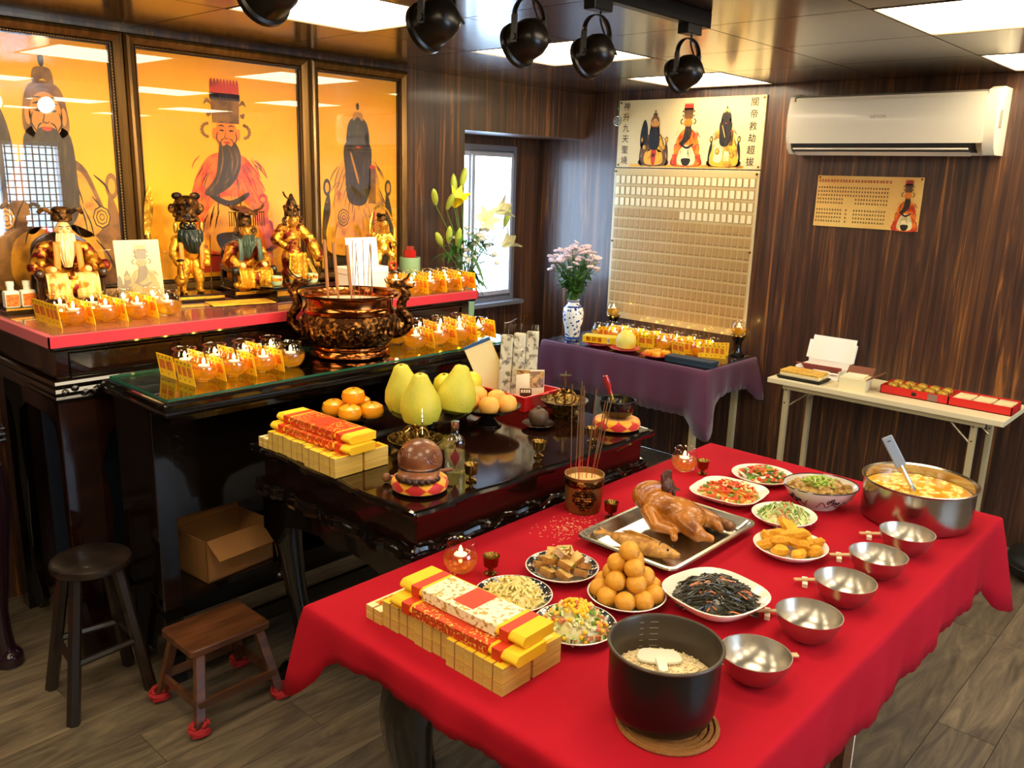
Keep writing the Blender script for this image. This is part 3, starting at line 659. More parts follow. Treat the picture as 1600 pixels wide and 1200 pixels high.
MB().b2((bx0+.085, byr+.04, .60), (bx1-.085, byr+.052, .94)).build('front_panel', LACQ, t)
MB().b2((bx0+.022, byr+.06, .10), (bx0+.032, by1-.03, bz-.03)).build('side_panel', LACQ, t)
MB().b2((bx1-.032, byr+.06, .10), (bx1-.022, by1-.03, bz-.03)).build('side_panel', LACQ, t)
MB().b2((bx0+.03, by1-.04, .10), (bx1-.03, by1-.03, bz-.03)).build('back_panel', LACQ, t)
MB().b2((bx0+.02, byr+.03, .30), (bx1-.02, by1-.03, .325)).build('shelf', LACQ, t)
MB().b2((bx0+.085, byr+.03, .10), (bx1-.085, byr+.05, .16)).build('bottom_rail', LACQ, t)
BZ = bz+.009
m = MB(); m.b2((bx0+.018, by0+.012, bz+.001), (bx1-.018, by1-.004, BZ)); o = m.build('glass_sheet', [GLASSG, EDGEG]); tag(o, 'thick glass sheet with a green edge on the plain black middle table', 'glass')
for p in o.data.polygons:
    if abs(p.normal.z) < .5: p.material_index = 1
# cardboard box on its shelf
t = T('cardboard_box', 'brown cardboard box with a raised flap on the shelf of the middle table', 'box', (1.44, 2.725, .3265), radians(6))
MB().b2((-.14, -.10, 0), (.14, .10, .006)).b2((-.14, -.10, 0), (.14, -.095, .155)).b2((-.14, .095, 0), (.14, .10, .155)).b2((-.14, -.10, 0), (-.135, .10, .155)).b2((.135, -.10, 0), (.14, .10, .155)).build('carton', CARDB, t)
MB().at((0, -.098, .155), (radians(35), 0, 0)).b2((-.135, -.09, -.002), (.135, 0, .002)).build('flap', CARDB, t); MB().at((0, .098, .155), (radians(80), 0, 0)).b2((-.135, 0, -.002), (.135, .11, .002)).build('flap', CARDB, t)
# ---- offering table, carved lacquer
cx0, cx1, cy0, cy1, cz = 1.385, 2.525, 1.60, 2.42, .875
t = T('offering_table', 'low black lacquered offering table with a carved wavy rim, holding fruit', 'table', (0, 0, 0))
out = wavy_rect(cx0+.008, cy0+.008, cx1-.008, cy1-.008, .006, .28)
MB().prism(out, cz-.03, cz-.001).build('table_top', LACQ2, t)
m = MB(); P3 = [(x, y, cz-.012) for x, y in out]; m.tube(P3+[P3[0], P3[1]], .0125, 8); m.build('carved_rim', LACQ, t)
m = MB(); m.b2((cx0+.035, cy0+.03, cz-.13), (cx1-.035, cy1-.03, cz-.025)); m.build('waist', LACQ2, t, bevel=.004)
out2 = wavy_rect(cx0+.02, cy0+.028, cx1-.02, cy1-.02, .008, .22); m = MB()
for z, r in ((cz-.128, .013), (cz-.15, .018)): Q = [(x, y, z+.004*sin(i*.9)) for i, (x, y) in enumerate(out2)]; m.tube(Q+[Q[0], Q[1]], r, 8)
m.build('lower_moulding', LACQ, t)
def apron(L, z1): 
    pts = [(0, z1), (0, z1-.16), (.06, z1-.20), (.12, z1-.12), (.2, z1-.10), (L*.4, z1-.09), (L*.5, z1-.12)]
    return pts[:-1]+[(L*.5, z1-.12)]+[(L-p[0], p[1]) for p in reversed(pts[:-1])]
for (x, y, rz, L) in ((cx0+.03, cy0+.05, 0, cx1-cx0-.06), (cx0+.03, cy1-.02, 0, cx1-cx0-.06), (cx0+.03, cy0+.03, pi/2, cy1-cy0-.06), (cx1-.05, cy0+.03, pi/2, cy1-cy0-.06)):
    MB().at((x, y, 0), (pi/2, 0, rz)).prism(apron(L, cz-.14), 0, .022).build('apron', LACQ, t)
for sx, sy in ((-1, -1), (1, -1), (1, 1), (-1, 1)):
    m = MB(); scroll_leg(m, (cx0+cx1)/2+sx*((cx1-cx0)/2-.115), (cy0+cy1)/2+sy*((cy1-cy0)/2-.09), cz-.14, sx*.7, sy*.7, .045); m.build('leg', LACQ, t)
# ---- dining table under the red cloth
dx0, dx1, dy0, dy1, dz = 1.04, 2.895, .555, 1.572, .745
t = T('dining_table', 'long table hidden under the red cloth, with a black carved leg at its near end', 'table', (0, 0, 0))
MB().b2((dx0+.004, dy0+.004, dz-.035), (dx1-.004, dy1-.004, dz)).build('table_top', LACQ, t)
MB().b2((dx0+.1, dy0+.08, dz-.10), (dx1-.1, dy1-.08, dz-.035)).build('under_frame', LACQ, t)
for x in (1.165, 2.74):
    m = MB(); scroll_leg(m, x, 1.325, dz-.09, -.8 if x < 2 else .8, .3, .055); m.build('carved_leg', LACQ, t)
for x, yl in ((1.93, .60), (2.70, 1.0)):
    m = MB(); m.b2((x-.03, yl, 0), (x+.03, yl+.03, dz-.09), 0); m.b2((x+.03, yl, 0), (x+.036, yl+.032, dz-.09), 1); m.build('panel_leg', [STOOLWOOD, WHITEP], t)
def cloth(name, label, M, x0, x1, y0, y1, z, drops, corner, scal, th=.0015, wave=.008):
    """drops = (y0 side, x1 side, y1 side, x0 side); scalloped hem; corners hang lower"""
    C = [(x0, y0), (x1, y0), (x1, y1), (x0, y1)]; per = []
    for k in range(4):
        a, b = Vector(C[k]), Vector(C[(k+1) % 4]); L = (b-a).length; n = int(L/.0125)
        d = (b-a)/L; nr = Vector((d.y, -d.x))
        for i in range(n):
            u = i*L/n; e = min(u, L-u); q = a+d*u
            dk = drops[k]; nb = drops[k-1] if u < L/2 else drops[(k+1) % 4]
            w = exp(-(e/.09)**2); dr = dk*(1-w)+max(dk, nb)*w + corner*exp(-(e/.075)**2)
            dirn = nr.copy()
            if e < .03: cn = Vector((-1 if (u < L/2) == (k in (0, 3)) else 1, 0)); 
            per.append((q, nr, dr, e, u, k))
    # blend corner normals
    N = len(per); rows = [0, .03, .1, .25, .5, .75, 1]; vs = []; fs = []; cxm, cym = (x0+x1)/2, (y0+y1)/2
    for (q, nr, dr, e, u, k) in per:
        i = len(vs)//len(rows); ang = Vector((q.x-cxm, q.y-cym))
        w = exp(-(e/.045)**2); dg = Vector((1 if q.x > cxm else -1, 1 if q.y > cym else -1)).normalized(); n2 = (nr*(1-w)+dg*w)
        for t_ in rows:
            hem = (.007*abs(sin(pi*u/scal)) if t_ == 1 else 0)
            out = .004+.006*sin(min(1, t_*4)*pi/2) + t_*(.3 if k == 2 else 1)*(wave*sin(u*17+k*2)*.8 + wave*.5*sin(u*41) + .05*exp(-(e/.05)**2)*dr/.2)
            zz = z+.003 - (t_*(dr+hem) if t_ > .03 else (0 if t_ == 0 else .004))
            vs.append((q.x+n2.x*(out if t_ > 0 else 0), q.y+n2.y*(out if t_ > 0 else 0), zz))
    R_ = len(rows)
    for i in range(N):
        j = (i+1) % N
        for r in range(R_-1): fs.append((i*R_+r, i*R_+r+1, j*R_+r+1, j*R_+r))
    nb_ = len(vs)
    for (q, nr, dr, e, u, k) in per: vs.append((min(max(q.x, x0+.012), x1-.012), min(max(q.y, y0+.012), y1-.012), z+.003))
    for i in range(N): j = (i+1) % N; fs.append((nb_+i, i*R_, j*R_, nb_+j))
    fs.append(tuple(range(nb_, nb_+N)))
    o = MB().add(vs, fs, 0, True).build(name, M, None, angle=60)
    md = o.modifiers.new('thick', 'SOLIDIFY'); md.thickness = th; md.offset = 1
    return tag(o, label, 'tablecloth')
cloth('tablecloth', 'bright red scalloped cloth over the long table set with dishes', REDCLOTH, dx0-.006, dx1+.006, dy0-.006, dy1+.006, dz, (.19, .14, .10, .075), .13, .045)
DZ = dz+.005
# ---- purple table in the corner
px0, px1, py0, py1, pz = 4.045, 4.60, 2.265, 3.425, .745
t = T('corner_table', 'beige-legged side table under the purple cloth by the back wall', 'table', (0, 0, 0))
MB().b2((px0, py0, pz-.03), (px1, py1, pz)).build('table_top', CREAM, t)
for x in (px0+.05, px1-.05):
    for y in (py0+.08, py1-.08): MB().box((x, y, pz/2-.015), (.035, .03, pz-.03)).build('leg', BEIGE, t)
cloth('purple_tablecloth', 'dark purple cloth over the corner table by the memorial board', PURCLOTH, px0-.004, px1+.004, py0-.004, py1+.004, pz, (.16, .05, .16, .27), .10, .05, wave=.01)
PZ = pz+.0105
m = MB(); m.b2((px0+.002, py0+.002, pz+.006), (px1-.002, py1-.002, PZ)); tag(m.build('glass_sheet', thin_glass('smoked_glass_sheet', (.6, .55, .6), .95, 0, 1.5)), 'dark glass sheet on the purple-clothed corner table', 'glass')
# ---- white folding table
wx0, wx1, wy0, wy1, wz = 4.205, 4.635, .845, 1.985, .74
t = T('folding_table', 'cream folding table with beige metal legs against the wood wall', 'table', (0, 0, 0))
MB().b2((wx0, wy0, wz-.026), (wx1, wy1, wz)).build('table_top', CREAM, t, bevel=.002)
MB().b2((wx0+.02, wy0+.08, wz-.05), (wx0+.04, wy1-.08, wz-.026)).b2((wx1-.04, wy0+.08, wz-.05), (wx1-.02, wy1-.08, wz-.026)).build('under_rail', BEIGE, t)
for y in (wy0+.13, wy1-.09):
    for x in (wx0+.06, wx1-.06):
        m = MB(); m.b2((x-.016, y-.013, .05), (x+.016, y+.013, wz-.03)); m.b2((x-.016, y-.013, .0), (x+.016, y+.013, .05)); m.build('leg', BEIGE, t, bevel=.003)
    MB().b2((wx0+.06, y-.012, .045), (wx1-.06, y+.012, .07)).build('foot_bar', BEIGE, t)
    s = 1 if y < 1.4 else -1
    for x in (wx0+.075, wx1-.075): MB().tube([(x, y, wz-.16), (x, y+s*.14, wz-.035)], .006, 8).build('brace', STEEL, t)
    for x in (wx0+.06, wx1-.06):
        for z in (wz-.06, wz-.13): MB().at((x-.017, y, z), (0, -pi/2, 0)).lathe([(0, .003), (.004, .002), (.005, 0)], 8).build('rivet', STEEL, t)
# ---- round stool
t = T('round_stool', 'dark round wooden stool with splayed legs beside the altar', 'stool', (.978, 2.742, 0), radians(20))
MB().lathe([(0, .495), (.112, .495), (.122, .49), (.125, .48), (.122, .468), (.112, .462), (0, .462)], 40).build('seat', DKWOOD, t)
LG = [(-.119, .13), (-.145, -.127), (.118, -.107), (.13, .097)]; a = -radians(20)
LG = [(x*cos(a)-y*sin(a), x*sin(a)+y*cos(a)) for x, y in LG]
for x, y in LG: MB().tube([(x*.5, y*.5, .465), (x, y, 0)], [.020, .021], 6, sm=False).build('leg', DKWOOD, t)
for k in range(4):
    (x, y), (x2, y2) = LG[k], LG[(k+1) % 4]; q = .5+.5*(1-.19/.465)
    MB().tube([(x*q, y*q, .19), (x2*q, y2*q, .19)], .012, 6, sm=False).build('stretcher', DKWOOD, t)
# ---- low stool with crocheted foot covers
t = T('step_stool', 'low brown wooden stool with red crocheted covers on its feet', 'stool', (1.245, 2.443, 0), 0)
MB().prism(rrect(.285, .212, .016, 3), .238, .262).build('seat', STOOLWOOD, t, bevel=.004)
for x in (-.155, .14):
    for y in (-.155, .115):
        m = MB(); tx, ty = x*.72, y*.62
        m.add([(tx-.016, ty-.011, .238), (tx+.016, ty-.011, .238), (tx+.016, ty+.011, .238), (tx-.016, ty+.011, .238), (x-.015, y-.011, 0), (x+.015, y-.011, 0), (x+.015, y+.011, 0), (x-.015, y+.011, 0)],
              [(0, 1, 2, 3), (7, 6, 5, 4), (4, 5, 1, 0), (5, 6, 2, 1), (6, 7, 3, 2), (7, 4, 0, 3)], 0, False); l = m.build('leg', STOOLWOOD, t, bevel=.002)
        m = MB()
        for k in range(14):
            a = k*2.4; r = .021+.008*sin(k*1.7); m.tube([(x+r*cos(a+.5*j)*1.1, y+r*sin(a+.5*j)*.95, .010+.012*(k % 3)+.004*sin(j)) for j in range(6)], .0055, 6)
        m.build('crocheted_foot_cover', YARN, l)
for p, q in (((-.140, -.14, .09), (.126, -.14, .09)), ((-.140, .104, .09), (.126, .104, .09)), ((-.142, -.138, .085), (-.142, .104, .085)), ((.128, -.138, .085), (.128, .104, .085))):
    MB().b2((min(p[0], q[0])-.006, min(p[1], q[1])-.006, p[2]-.014), (max(p[0], q[0])+.006, max(p[1], q[1])+.006, p[2]+.014)).build('stretcher', STOOLWOOD, t)
# ---- side altar at the left edge, only its corner shows
t = T('side_altar_table', 'dark purplish lacquered altar table cut off by the left edge', 'table', (0, 0, 0))
PURL = mat('purple_black_lacquer', '#22101a', .14, coat=.5)
MB().b2((-.4, 3.08, .86), (.86, 3.56, .90)).build('table_top', PURL, t, bevel=.006); MB().b2((-.38, 3.10, .74), (.84, 3.54, .86)).build('waist', PURL, t)
m = MB()
for z in (.88, .86, .84): m.tube([(-.4, 3.085, z), (.865, 3.085, z), (.865, 3.56, z)], .008, 8)
m.build('moulding', LACQ, t)
for x in (-.33, .80):
    for y in (3.14, 3.5): m = MB(); scroll_leg(m, x, y, .74, .3 if x > 0 else -.3, -.2, .05); m.build('leg', PURL, t)
MB().b2((-.36, 3.13, .1), (.8, 3.15, .14)).build('lower_rail', CRIMSON, t)
# black floor cushion at the right edge
t = T('floor_cushion', 'black round cushion on the floor at the right edge', 'cushion', (4.38, .60, 0))
MB().lathe([(0, 0), (.13, 0), (.17, .03), (.18, .07), (.165, .11), (.12, .135), (0, .14)], 36).build('cushion_body', mat('black_vinyl', '#151513', .45), t)
MB().lathe([(.175, .064), (.185, .07), (.175, .076)], 36).build('piping', BLACKM, t)
# ================================================================ OIL LAMPS AND PRAYER CARDS
GL = MB().lathe([(0, .002), (.024, .001), (.036, .010), (.045, .028), (.0465, .040), (.044, .056), (.036, .070), (.0325, .078), (.034, .081), (.0365, .081), (.037, .083), (.0355, .0845), (.034, .083), (.034, .081)], 26).mesh('glass_globe', GLASS)
OI = MB().lathe([(0, .005), (.024, .005), (.035, .013), (.0435, .030), (.0440, .044), (.0425, .046), (0, .046)], 26).mesh('oil', OIL)
OI2 = MB().lathe([(0, .005), (.024, .005), (.035, .013), (.0435, .030), (.0440, .044), (.0425, .046), (0, .046)], 26).mesh('oil', OILR)
WK = MB().lathe([(0, .0465), (.016, .0465), (.017, .050), (.006, .0505), (.004, .054), (0, .054)], 14).mesh('wick_float', WICK)
FL = MB().lathe([(0, .053), (.0035, .056), (.0048, .061), (.003, .068), (0, .074)], 10).mesh('flame', FLAME)
def lamp(loc, label, group, oil=None, sc=1.1):
    t = T('oil_lamp', label, 'lamp', loc, 0, group, sc)
    for nm, me in (('glass_globe', GL), ('oil', oil or OI), ('wick_float', WK), ('flame', FL)): obj(nm, me, t)
    return t
def card_mesh(k):
    w, h, th = .105, .08, .0016; c = MB(); c.b2((-w/2, -th/2, 0), (w/2, th/2, h), 0)
    for s in (-1, 1):
        y = s*(th/2+.0003)
        def R(x0, z0, x1, z1, m):
            q = [(x0, y, z0), (x1, y, z0), (x1, y, z1), (x0, y, z1)]; c.poly(q if s < 0 else q[::-1], m)
        n = 2 if k else 3; sp = .092/n
        for i in range(n):
            x0 = -.046+i*sp+.005; R(x0, .028, x0+sp-.010, .060, 1)
            R(x0+.001, .010, x0+.006, .016, 2)
        for i in range(4): R(-.04+i*.024, .067, -.034+i*.024, .074, 2)
    return c.mesh('prayer_card', [YCARD, PRINT, INK])
CARDS = [card_mesh(0), card_mesh(1)]
def card(x, y, z, rz, label, group, k=0, tilt=8):
    o = obj('prayer_card', CARDS[k], None, (x, y, z), (radians(tilt), 0, rz)); return tag(o, label, 'card', group)
def lamp_bank(where, xs_, rows, z, card_side, group, crz=0):
    for ri, (rn, y) in enumerate(rows):
        for i, x in enumerate(xs_):
            lamp((x, y, z), f'glass oil lamp, {ORD[i]} from left, {rn} row, {where}', group)
            card(x+card_side*.064, y-.005, z+.0005, -pi/2+crz, f'yellow prayer card by {ORD[i]} lamp from left, {rn} row, {where}', group+' cards', (i+ri) % 2)
lamp_bank('left of incense burner', [1.345, 1.455, 1.568, 1.678], [('front', 2.615), ('back', 2.745)], BZ, -1, 'lamps left of the incense burner', .04)
lamp_bank('right of incense burner', [2.245, 2.372, 2.492, 2.605], [('front', 2.585), ('back', 2.705)], BZ, 1, 'lamps right of the incense burner', -.15)
lamp_bank('tall altar left end', [1.122, 1.232, 1.345, 1.457], [('front', 3.085), ('back', 3.20)], AZ, -1, 'lamps at the left end of the tall altar', .05)
lamp_bank('tall altar right end', [2.575, 2.69, 2.79, 2.885], [('front', 2.995), ('back', 3.105)], AZ, 1, 'lamps at the right end of the tall altar', -.12)
for r, (rn, x) in enumerate((('front', 4.352), ('back', 4.462))):
    for i in range(7):
        y = 3.225-i*.122-(.02 if r else 0)
        lamp((x, y, PZ), f'glass oil lamp on purple table, {ORD[i]} from window, {rn} row', 'lamps on the purple table')
        if i not in (1, 4) or r: card(x-.012 if r == 0 else x-.02, y-.062, PZ+.0005, radians(-72 if i % 2 else -52) + (.2 if r else 0)+radians(8*((i*5) % 3-1)), f'yellow prayer card on purple table after {ORD[i]} lamp from window, {rn} row', 'cards on the purple table', (i+r) % 2, 5)
card(4.30, 2.832, PZ+.0005, -pi/2+.25, 'yellow prayer card standing just right of the pomelo on the purple table', 'cards on the purple table', 1)
card(4.262, 2.575, PZ+.0005, -pi/2-.2, 'yellow prayer card standing behind the navy box, left of the other', 'cards on the purple table', 1)
card(4.365, 2.385, PZ+.0005, -pi/2+.35, 'wide yellow prayer card at the right end of the lamps on the purple table', 'cards on the purple table', 0)
lamp((1.415, 1.452, DZ), 'glass oil lamp on the red cloth above the noodle plate', 'lamps on the red cloth', OI2, 1.0)
lamp((2.535, 1.475, DZ), 'glass oil lamp on the red cloth at the far corner', 'lamps on the red cloth', OI2, 1.0)
for (y, lb) in ((3.25, 'lamp on a dark pedestal at lower left of the memorial board'), (2.345, 'lamp on a dark pedestal at lower right of the memorial board')):
    t = T('lamp_pedestal', 'dark turned pedestal under the lamp at '+lb.split(' at ')[1], 'stand', (4.53, y, PZ), 0, 'lamp pedestals on the purple table')
    MB().lathe([(0, 0), (.045, 0), (.046, .01), (.03, .02), (.022, .05), (.026, .085), (.036, .105), (.042, .12), (0, .12)], 20).build('pedestal_body', LACQ, t); MB().lathe([(.043, .114), (.046, .12), (.043, .126), (0, .1255)], 20).build('rim', BRASS, t)
    lamp((4.53, y, PZ+.126), 'glass oil '+lb, 'lamps on pedestals', None, .95)

# ================================================================ DEITY STATUES
def beard(mb, w, top, tip, yf, bow=.03, m=0, sway=0.0):
    """hanging beard sheet with combed waves; tip lower than top"""
    def fn(u, v):
        x = (u-.5)*w*(1-.55*v**1.5)*(1+.25*sin(pi*v)) + sway*v*v; z = top+(tip-top)*v
        y = yf - bow*sin(pi*min(1, u))*(.6+.5*sin(pi*v*.9)) + .003*sin(u*40+v*5)
        return (x, y, z)
    mb.sheet(fn, 18, 14, m); mb.sheet(lambda u, v: (lambda p: (p[0], p[1]+.018*(1-abs(2*u-1)), p[2]))(fn(1-u, v)), 18, 14, m)
def head(t, z, r, M, yf=-.0):
    m = MB(); m.ell((0, yf, z), (r*.86, r*.9, r*1.15), 18, 12); m.ell((0, yf-r*.9, z-.05*r), (r*.16, r*.22, r*.3), 10, 8)
    for s in (-1, 1): m.ell((s*r*.88, yf+.1*r, z-.05*r), (r*.14, r*.25, r*.38), 10, 8); m.ell((s*r*.36, yf-r*.74, z+.16*r), (r*.26, r*.14, r*.10), 8, 6); m.ell((s*r*.45, yf-r*.6, z-.25*r), (r*.3, r*.25, r*.25), 8, 6)
    m.ell((0, yf-r*.72, z-.55*r), (r*.28, r*.16, r*.10), 8, 6); m.caps((0, yf, z-r), (0, yf+.01, z-r*1.9), r*.5, r*.7)
    h = m.build('head', M, t, remesh=.0035)
    e = MB()
    for s in (-1, 1): e.ell((s*r*.36, yf-r*.83, z+.14*r), (r*.18, r*.08, r*.05), 8, 6); e.tube([(s*r*.12, yf-r*.88, z+.32*r), (s*r*.4, yf-r*.86, z+.44*r), (s*r*.66, yf-r*.68, z+.40*r)], r*.05, 6)
    e.build('eyes_and_brows', INK if M != FACEB else GOLDB, h); return h
def plinth(t, w, d, h):
    MB().b2((-w/2, -d/2, 0), (w/2, d/2, h*.3)).b2((-w/2+.006, -d/2+.006, h*.3), (w/2-.006, d/2-.006, h*.8)).b2((-w/2, -d/2, h*.8), (w/2, d/2, h)).build('plinth', LACQ2, t, bevel=.002)
    MB().b2((-w/2+.002, -d/2+.003, h*.36), (w/2-.002, -d/2+.007, h*.74)).build('gilt_band', GOLD, t)
def seated(t, z0, H, M, Mskirt, wide=1.0):
    """seated robed body about H tall from plinth to shoulders"""
    m = MB(); w = wide
    m.ell((0, .02, z0+H*.72), (.055*w, .042, H*.30), 18, 10); m.caps((-.05*w, .01, z0+H*.88), (.05*w, .01, z0+H*.88), .026, .026)
    for s in (-1, 1):
        m.caps((s*.068*w, .005, z0+H*.86), (s*.092*w, -.012, z0+H*.58), .025, .030); m.caps((s*.092*w, -.012, z0+H*.58), (s*.060*w, -.055, z0+H*.50), .028, .026)
        m.ell((s*.082*w, -.03, z0+H*.48), (.026, .036, .055), 12, 8)
        m.caps((s*.028, .01, z0+H*.40), (s*.050*w, -.065, z0+H*.38), .04, .036); m.caps((s*.050*w, -.065, z0+H*.38), (s*.046*w, -.062, z0+.03), .036, .042)
        m.ell((s*.046*w, -.09, z0+.012), (.020, .034, .014), 12, 8)
    m.ell((0, .02, z0+H*.25), (.088*w, .062, H*.32), 18, 10); m.build('robed_body', M, t, remesh=.0045, disp=(.018, .006))
    k = MB()
    for s in (-1, 1): k.sheet(lambda u, v: (s*(.008+.075*u*w), -.088-.026*sin(pi*min(1, v*1.1)**.6*.5)-.008*sin(pi*u)+.004*sin(u*22+v), z0+H*.47-v*(H*.47-.008)), 12, 10)
    k.build('robe_skirt_panel', Mskirt, t, solid=.004)
    b = MB(); b.sheet(lambda u, v: (-.016+.032*u, -.108+.004*sin(v*8), z0+H*.42-v*H*.34), 4, 8); b.build('sash', GOLDR, t, solid=.004)
    for s in (-1, 1): MB().ell((s*.055*w, -.078, z0+H*.52), (.014, .016, .014), 10, 8).build('hand', FACEP, t)
def throne(t, z0, w, h, M):
    MB().at((0, .075, z0), (pi/2, 0, 0)).prism(smooth_loop([(-w/2, 0), (-w/2*1.05, h*.5), (-w/2*.9, h*.85), (0, h), (w/2*.9, h*.85), (w/2*1.05, h*.5), (w/2, 0), (0, 0)], 5), 0, .02).build('throne_back', M, t, bevel=.003)
    for s in (-1, 1):
        a = MB(); a.tube(smooth_path([(s*w*.5, .07, z0+h*.45), (s*w*.56, .0, z0+h*.42), (s*w*.55, -.07, z0+h*.40), (s*w*.52, -.09, z0+h*.34)]), .012, 8); a.ell((s*w*.54, -.085, z0+h*.40), (.018, .02, .02), 10, 8)
        a.tube([(s*w*.53, -.07, z0+h*.38), (s*w*.52, -.075, z0)], .011, 8); a.build('throne_arm', M, t)
    MB().b2((-w*.52, -.06, z0), (w*.52, .08, z0+h*.2)).build('throne_seat', M, t, bevel=.004)
def stoles(t, z1, z0, x, y, M):
    for s in (-1, 1):
        b = MB(); b.sheet(lambda u, v: (s*(x+v*.006)+(u-.5)*.022, y-.012*sin(v*2.2), z1+(z0-z1)*v), 3, 10); b.build('stole', M, t, solid=.003)
def spray(t, z, x, r, M):
    for s in (-1, 1):
        b = MB()
        for k in range(7): a = -pi/2+s*.0+k*pi/6*1.0; b.ell((s*(x+abs(cos(a))*r*.9), -.01, z+sin(a)*r), (.007, .004, .006), 8, 6)
        b.ell((s*x, -.01, z), (.008, .006, .01), 8, 6); b.build('crown_flower', M, t)
# seated white-bearded elder
t = T('deity_statue', 'seated gilt statue with a long white beard and orange stole', 'statue', (1.232, 3.42, AZ), radians(-8), 'statues on the tall altar')
plinth(t, .21, .19, .05); throne(t, .05, .20, .24, mat('dark_throne_wood', '#2b1509', .3, coat=.4)); seated(t, .05, .21, GOLDR, GOLDW, 1.08)
h = head(t, .302, .030, FACEP, -.012); stoles(t, .26, .12, .036, -.052, ORANGE)
b = MB(); beard(b, .062, .290, .165, -.040, .022); b.build('beard', WBEARD, t)
b = MB(); b.lathe([(.028, .33), (.036, .335), (.036, .35), (.030, .365), (.034, .378), (.022, .385), (0, .385)], 18); b.ell((0, -.032, .35), (.014, .008, .014), 10, 8)
for s in (-1, 1): b.tube(smooth_path([(s*.03, 0, .36), (s*.055, .0, .375), (s*.075, .01, .362)]), [.008]*13, 8)
b.build('headdress', GOLDD, t)
for s in (-1, 1): MB().ell((s*.122, -.07, .17), (.022, .025, .025), 12, 8).build('throne_finial', GOLDR, t)
# standing black-faced warrior with a bird
t = T('deity_statue', 'standing gilt statue with a black face and a tall ornate helmet', 'statue', (1.735, 3.40, AZ), radians(-10), 'statues on the tall altar')
plinth(t, .19, .16, .028); m = MB(); z0 = .028; xo = -.02
m.ell((xo, .01, z0+.175), (.042, .034, .065), 16, 10); m.ell((xo+.008, -.012, z0+.175), (.034, .03, .04), 14, 9)
for s in (-1, 1):
    m.caps((xo+s*.045, .01, z0+.22), (xo+s*.066, -.01, z0+.16), .022, .019); m.caps((xo+s*.066, -.01, z0+.16), (xo+s*.056, -.045, z0+.125), .018, .016)
    m.caps((xo+s*.022, .0, z0+.12), (xo+s*.034, -.01, z0+.06), .030, .022); m.caps((xo+s*.034, -.01, z0+.06), (xo+s*.034, .0, z0+.01), .018, .014); m.ell((xo+s*.034, -.018, z0+.008), (.013, .028, .009), 10, 8)
m.build('armoured_body', GOLD, t, remesh=.004, disp=(.014, .006))
o = head(t, .0, .036, FACEB); o.location = (xo, -.01, .305); b = MB(); beard(b, .095, .292, .195, -.03, .035, sway=.01); o = b.build('beard', BBEARD, t); o.location.x = xo
b = MB(); b.lathe([(.034, .325), (.046, .322), (.05, .33), (.044, .345), (.046, .375), (.052, .395), (.044, .41), (.03, .425), (0, .43)], 20)
for k in range(10): a = k*2*pi/10; b.ell((.046*cos(a), .046*sin(a), .36+.012*sin(k*2.1)), (.012, .012, .012), 8, 6)
for s in (-1, 1): b.ell((s*.036, 0, .425), (.022, .012, .016), 10, 8); b.ell((s*.058, .005, .375), (.015, .008, .02), 10, 8)
b.ell((0, -.05, .405), (.014, .01, .014), 10, 8); o = b.build('helmet', GOLDD, t); o.location.x = xo
for s in (-1, 1):
    q = MB(); q.ell((xo+s*.052, -.01, .30), (.010, .012, .026), 10, 8); q.build('ear_ornament', GOLDB, t)
for q in (-.042, .04): b = MB(); b.sheet(lambda u, v: (xo+q+(u-.5)*.018, -.036-.006*sin(v*3), .24-.11*v), 3, 8); b.build('stole', ORANGE, t, solid=.003)
b = MB(); b.tube([(xo+.075, -.03, .01), (xo+.078, -.035, .27)], .002, 6); b.build('spear', BRASS, t)
b = MB(); b.ell((-.072, -.035, .085), (.022, .03, .026), 12, 8); b.caps((-.072, -.06, .10), (-.075, -.06, .15), .012, .008); b.ell((-.075, -.068, .158), (.011, .014, .011), 10, 8)
for s in (-1, 1): b.tube([(-.072+s*.009, -.035, .065), (-.072+s*.011, -.038, .028)], .004, 6)
b.build('bird', GOLD, t); MB().ell((-.075, -.06, .17), (.016, .016, .006), 10, 6).build('bird_cap', BLACKM, t)
# seated, green beard, flat beaded crown
t = T('deity_statue', 'seated gilt statue with a green beard and a flat crown with bead fringe', 'statue', (1.972, 3.40, AZ), radians(-6), 'statues on the tall altar')
plinth(t, .18, .17, .035); throne(t, .035, .16, .2, mat('black_throne', '#140d09', .3, coat=.4)); seated(t, .035, .195, GOLDR, GOLD, .9)
head(t, .272, .025, FACEG, -.014); b = MB(); beard(b, .05, .262, .165, -.045, .018, sway=-.012); b.build('beard', GBEARD, t)
stoles(t, .25, .135, .04, -.045, GBEARD)
b = MB(); b.lathe([(.024, .295), (.030, .30), (.032, .325), (.026, .35), (.02, .365), (0, .37)], 18); b.at((0, -.01, .365), (radians(12), 0, 0)).box((0, 0, 0), (.062, .13, .006)); b.at(); b.build('crown', GOLDD, t)
b = MB()
for k in range(17):
    x = -.078+k*.00975
    if abs(x) > .026: b.tube([(x, -.03, .358), (x, -.03, .300)], .0019, 5)
b.tube([(-.08, -.03, .36), (.08, -.03, .36)], .003, 6); b.build('bead_fringe', BRASS, t)
for s in (-1, 1): b = MB(); b.tube(smooth_path([(s*.03, -.02, .362), (s*.065, -.03, .375), (s*.08, -.03, .395)]), [.006]*12+[.002], 6); b.build('crown_wing', GOLDD, t)
spray(t, .278, .034, .016, GOLDD)
b = MB(); b.ell((-.055, -.085, .05), (.028, .022, .022), 12, 8); b.ell((.03, -.095, .045), (.035, .012, .014), 12, 8); b.ell((-.08, -.08, .055), (.016, .016, .014), 10, 8); b.build('small_lion', GOLD, t)
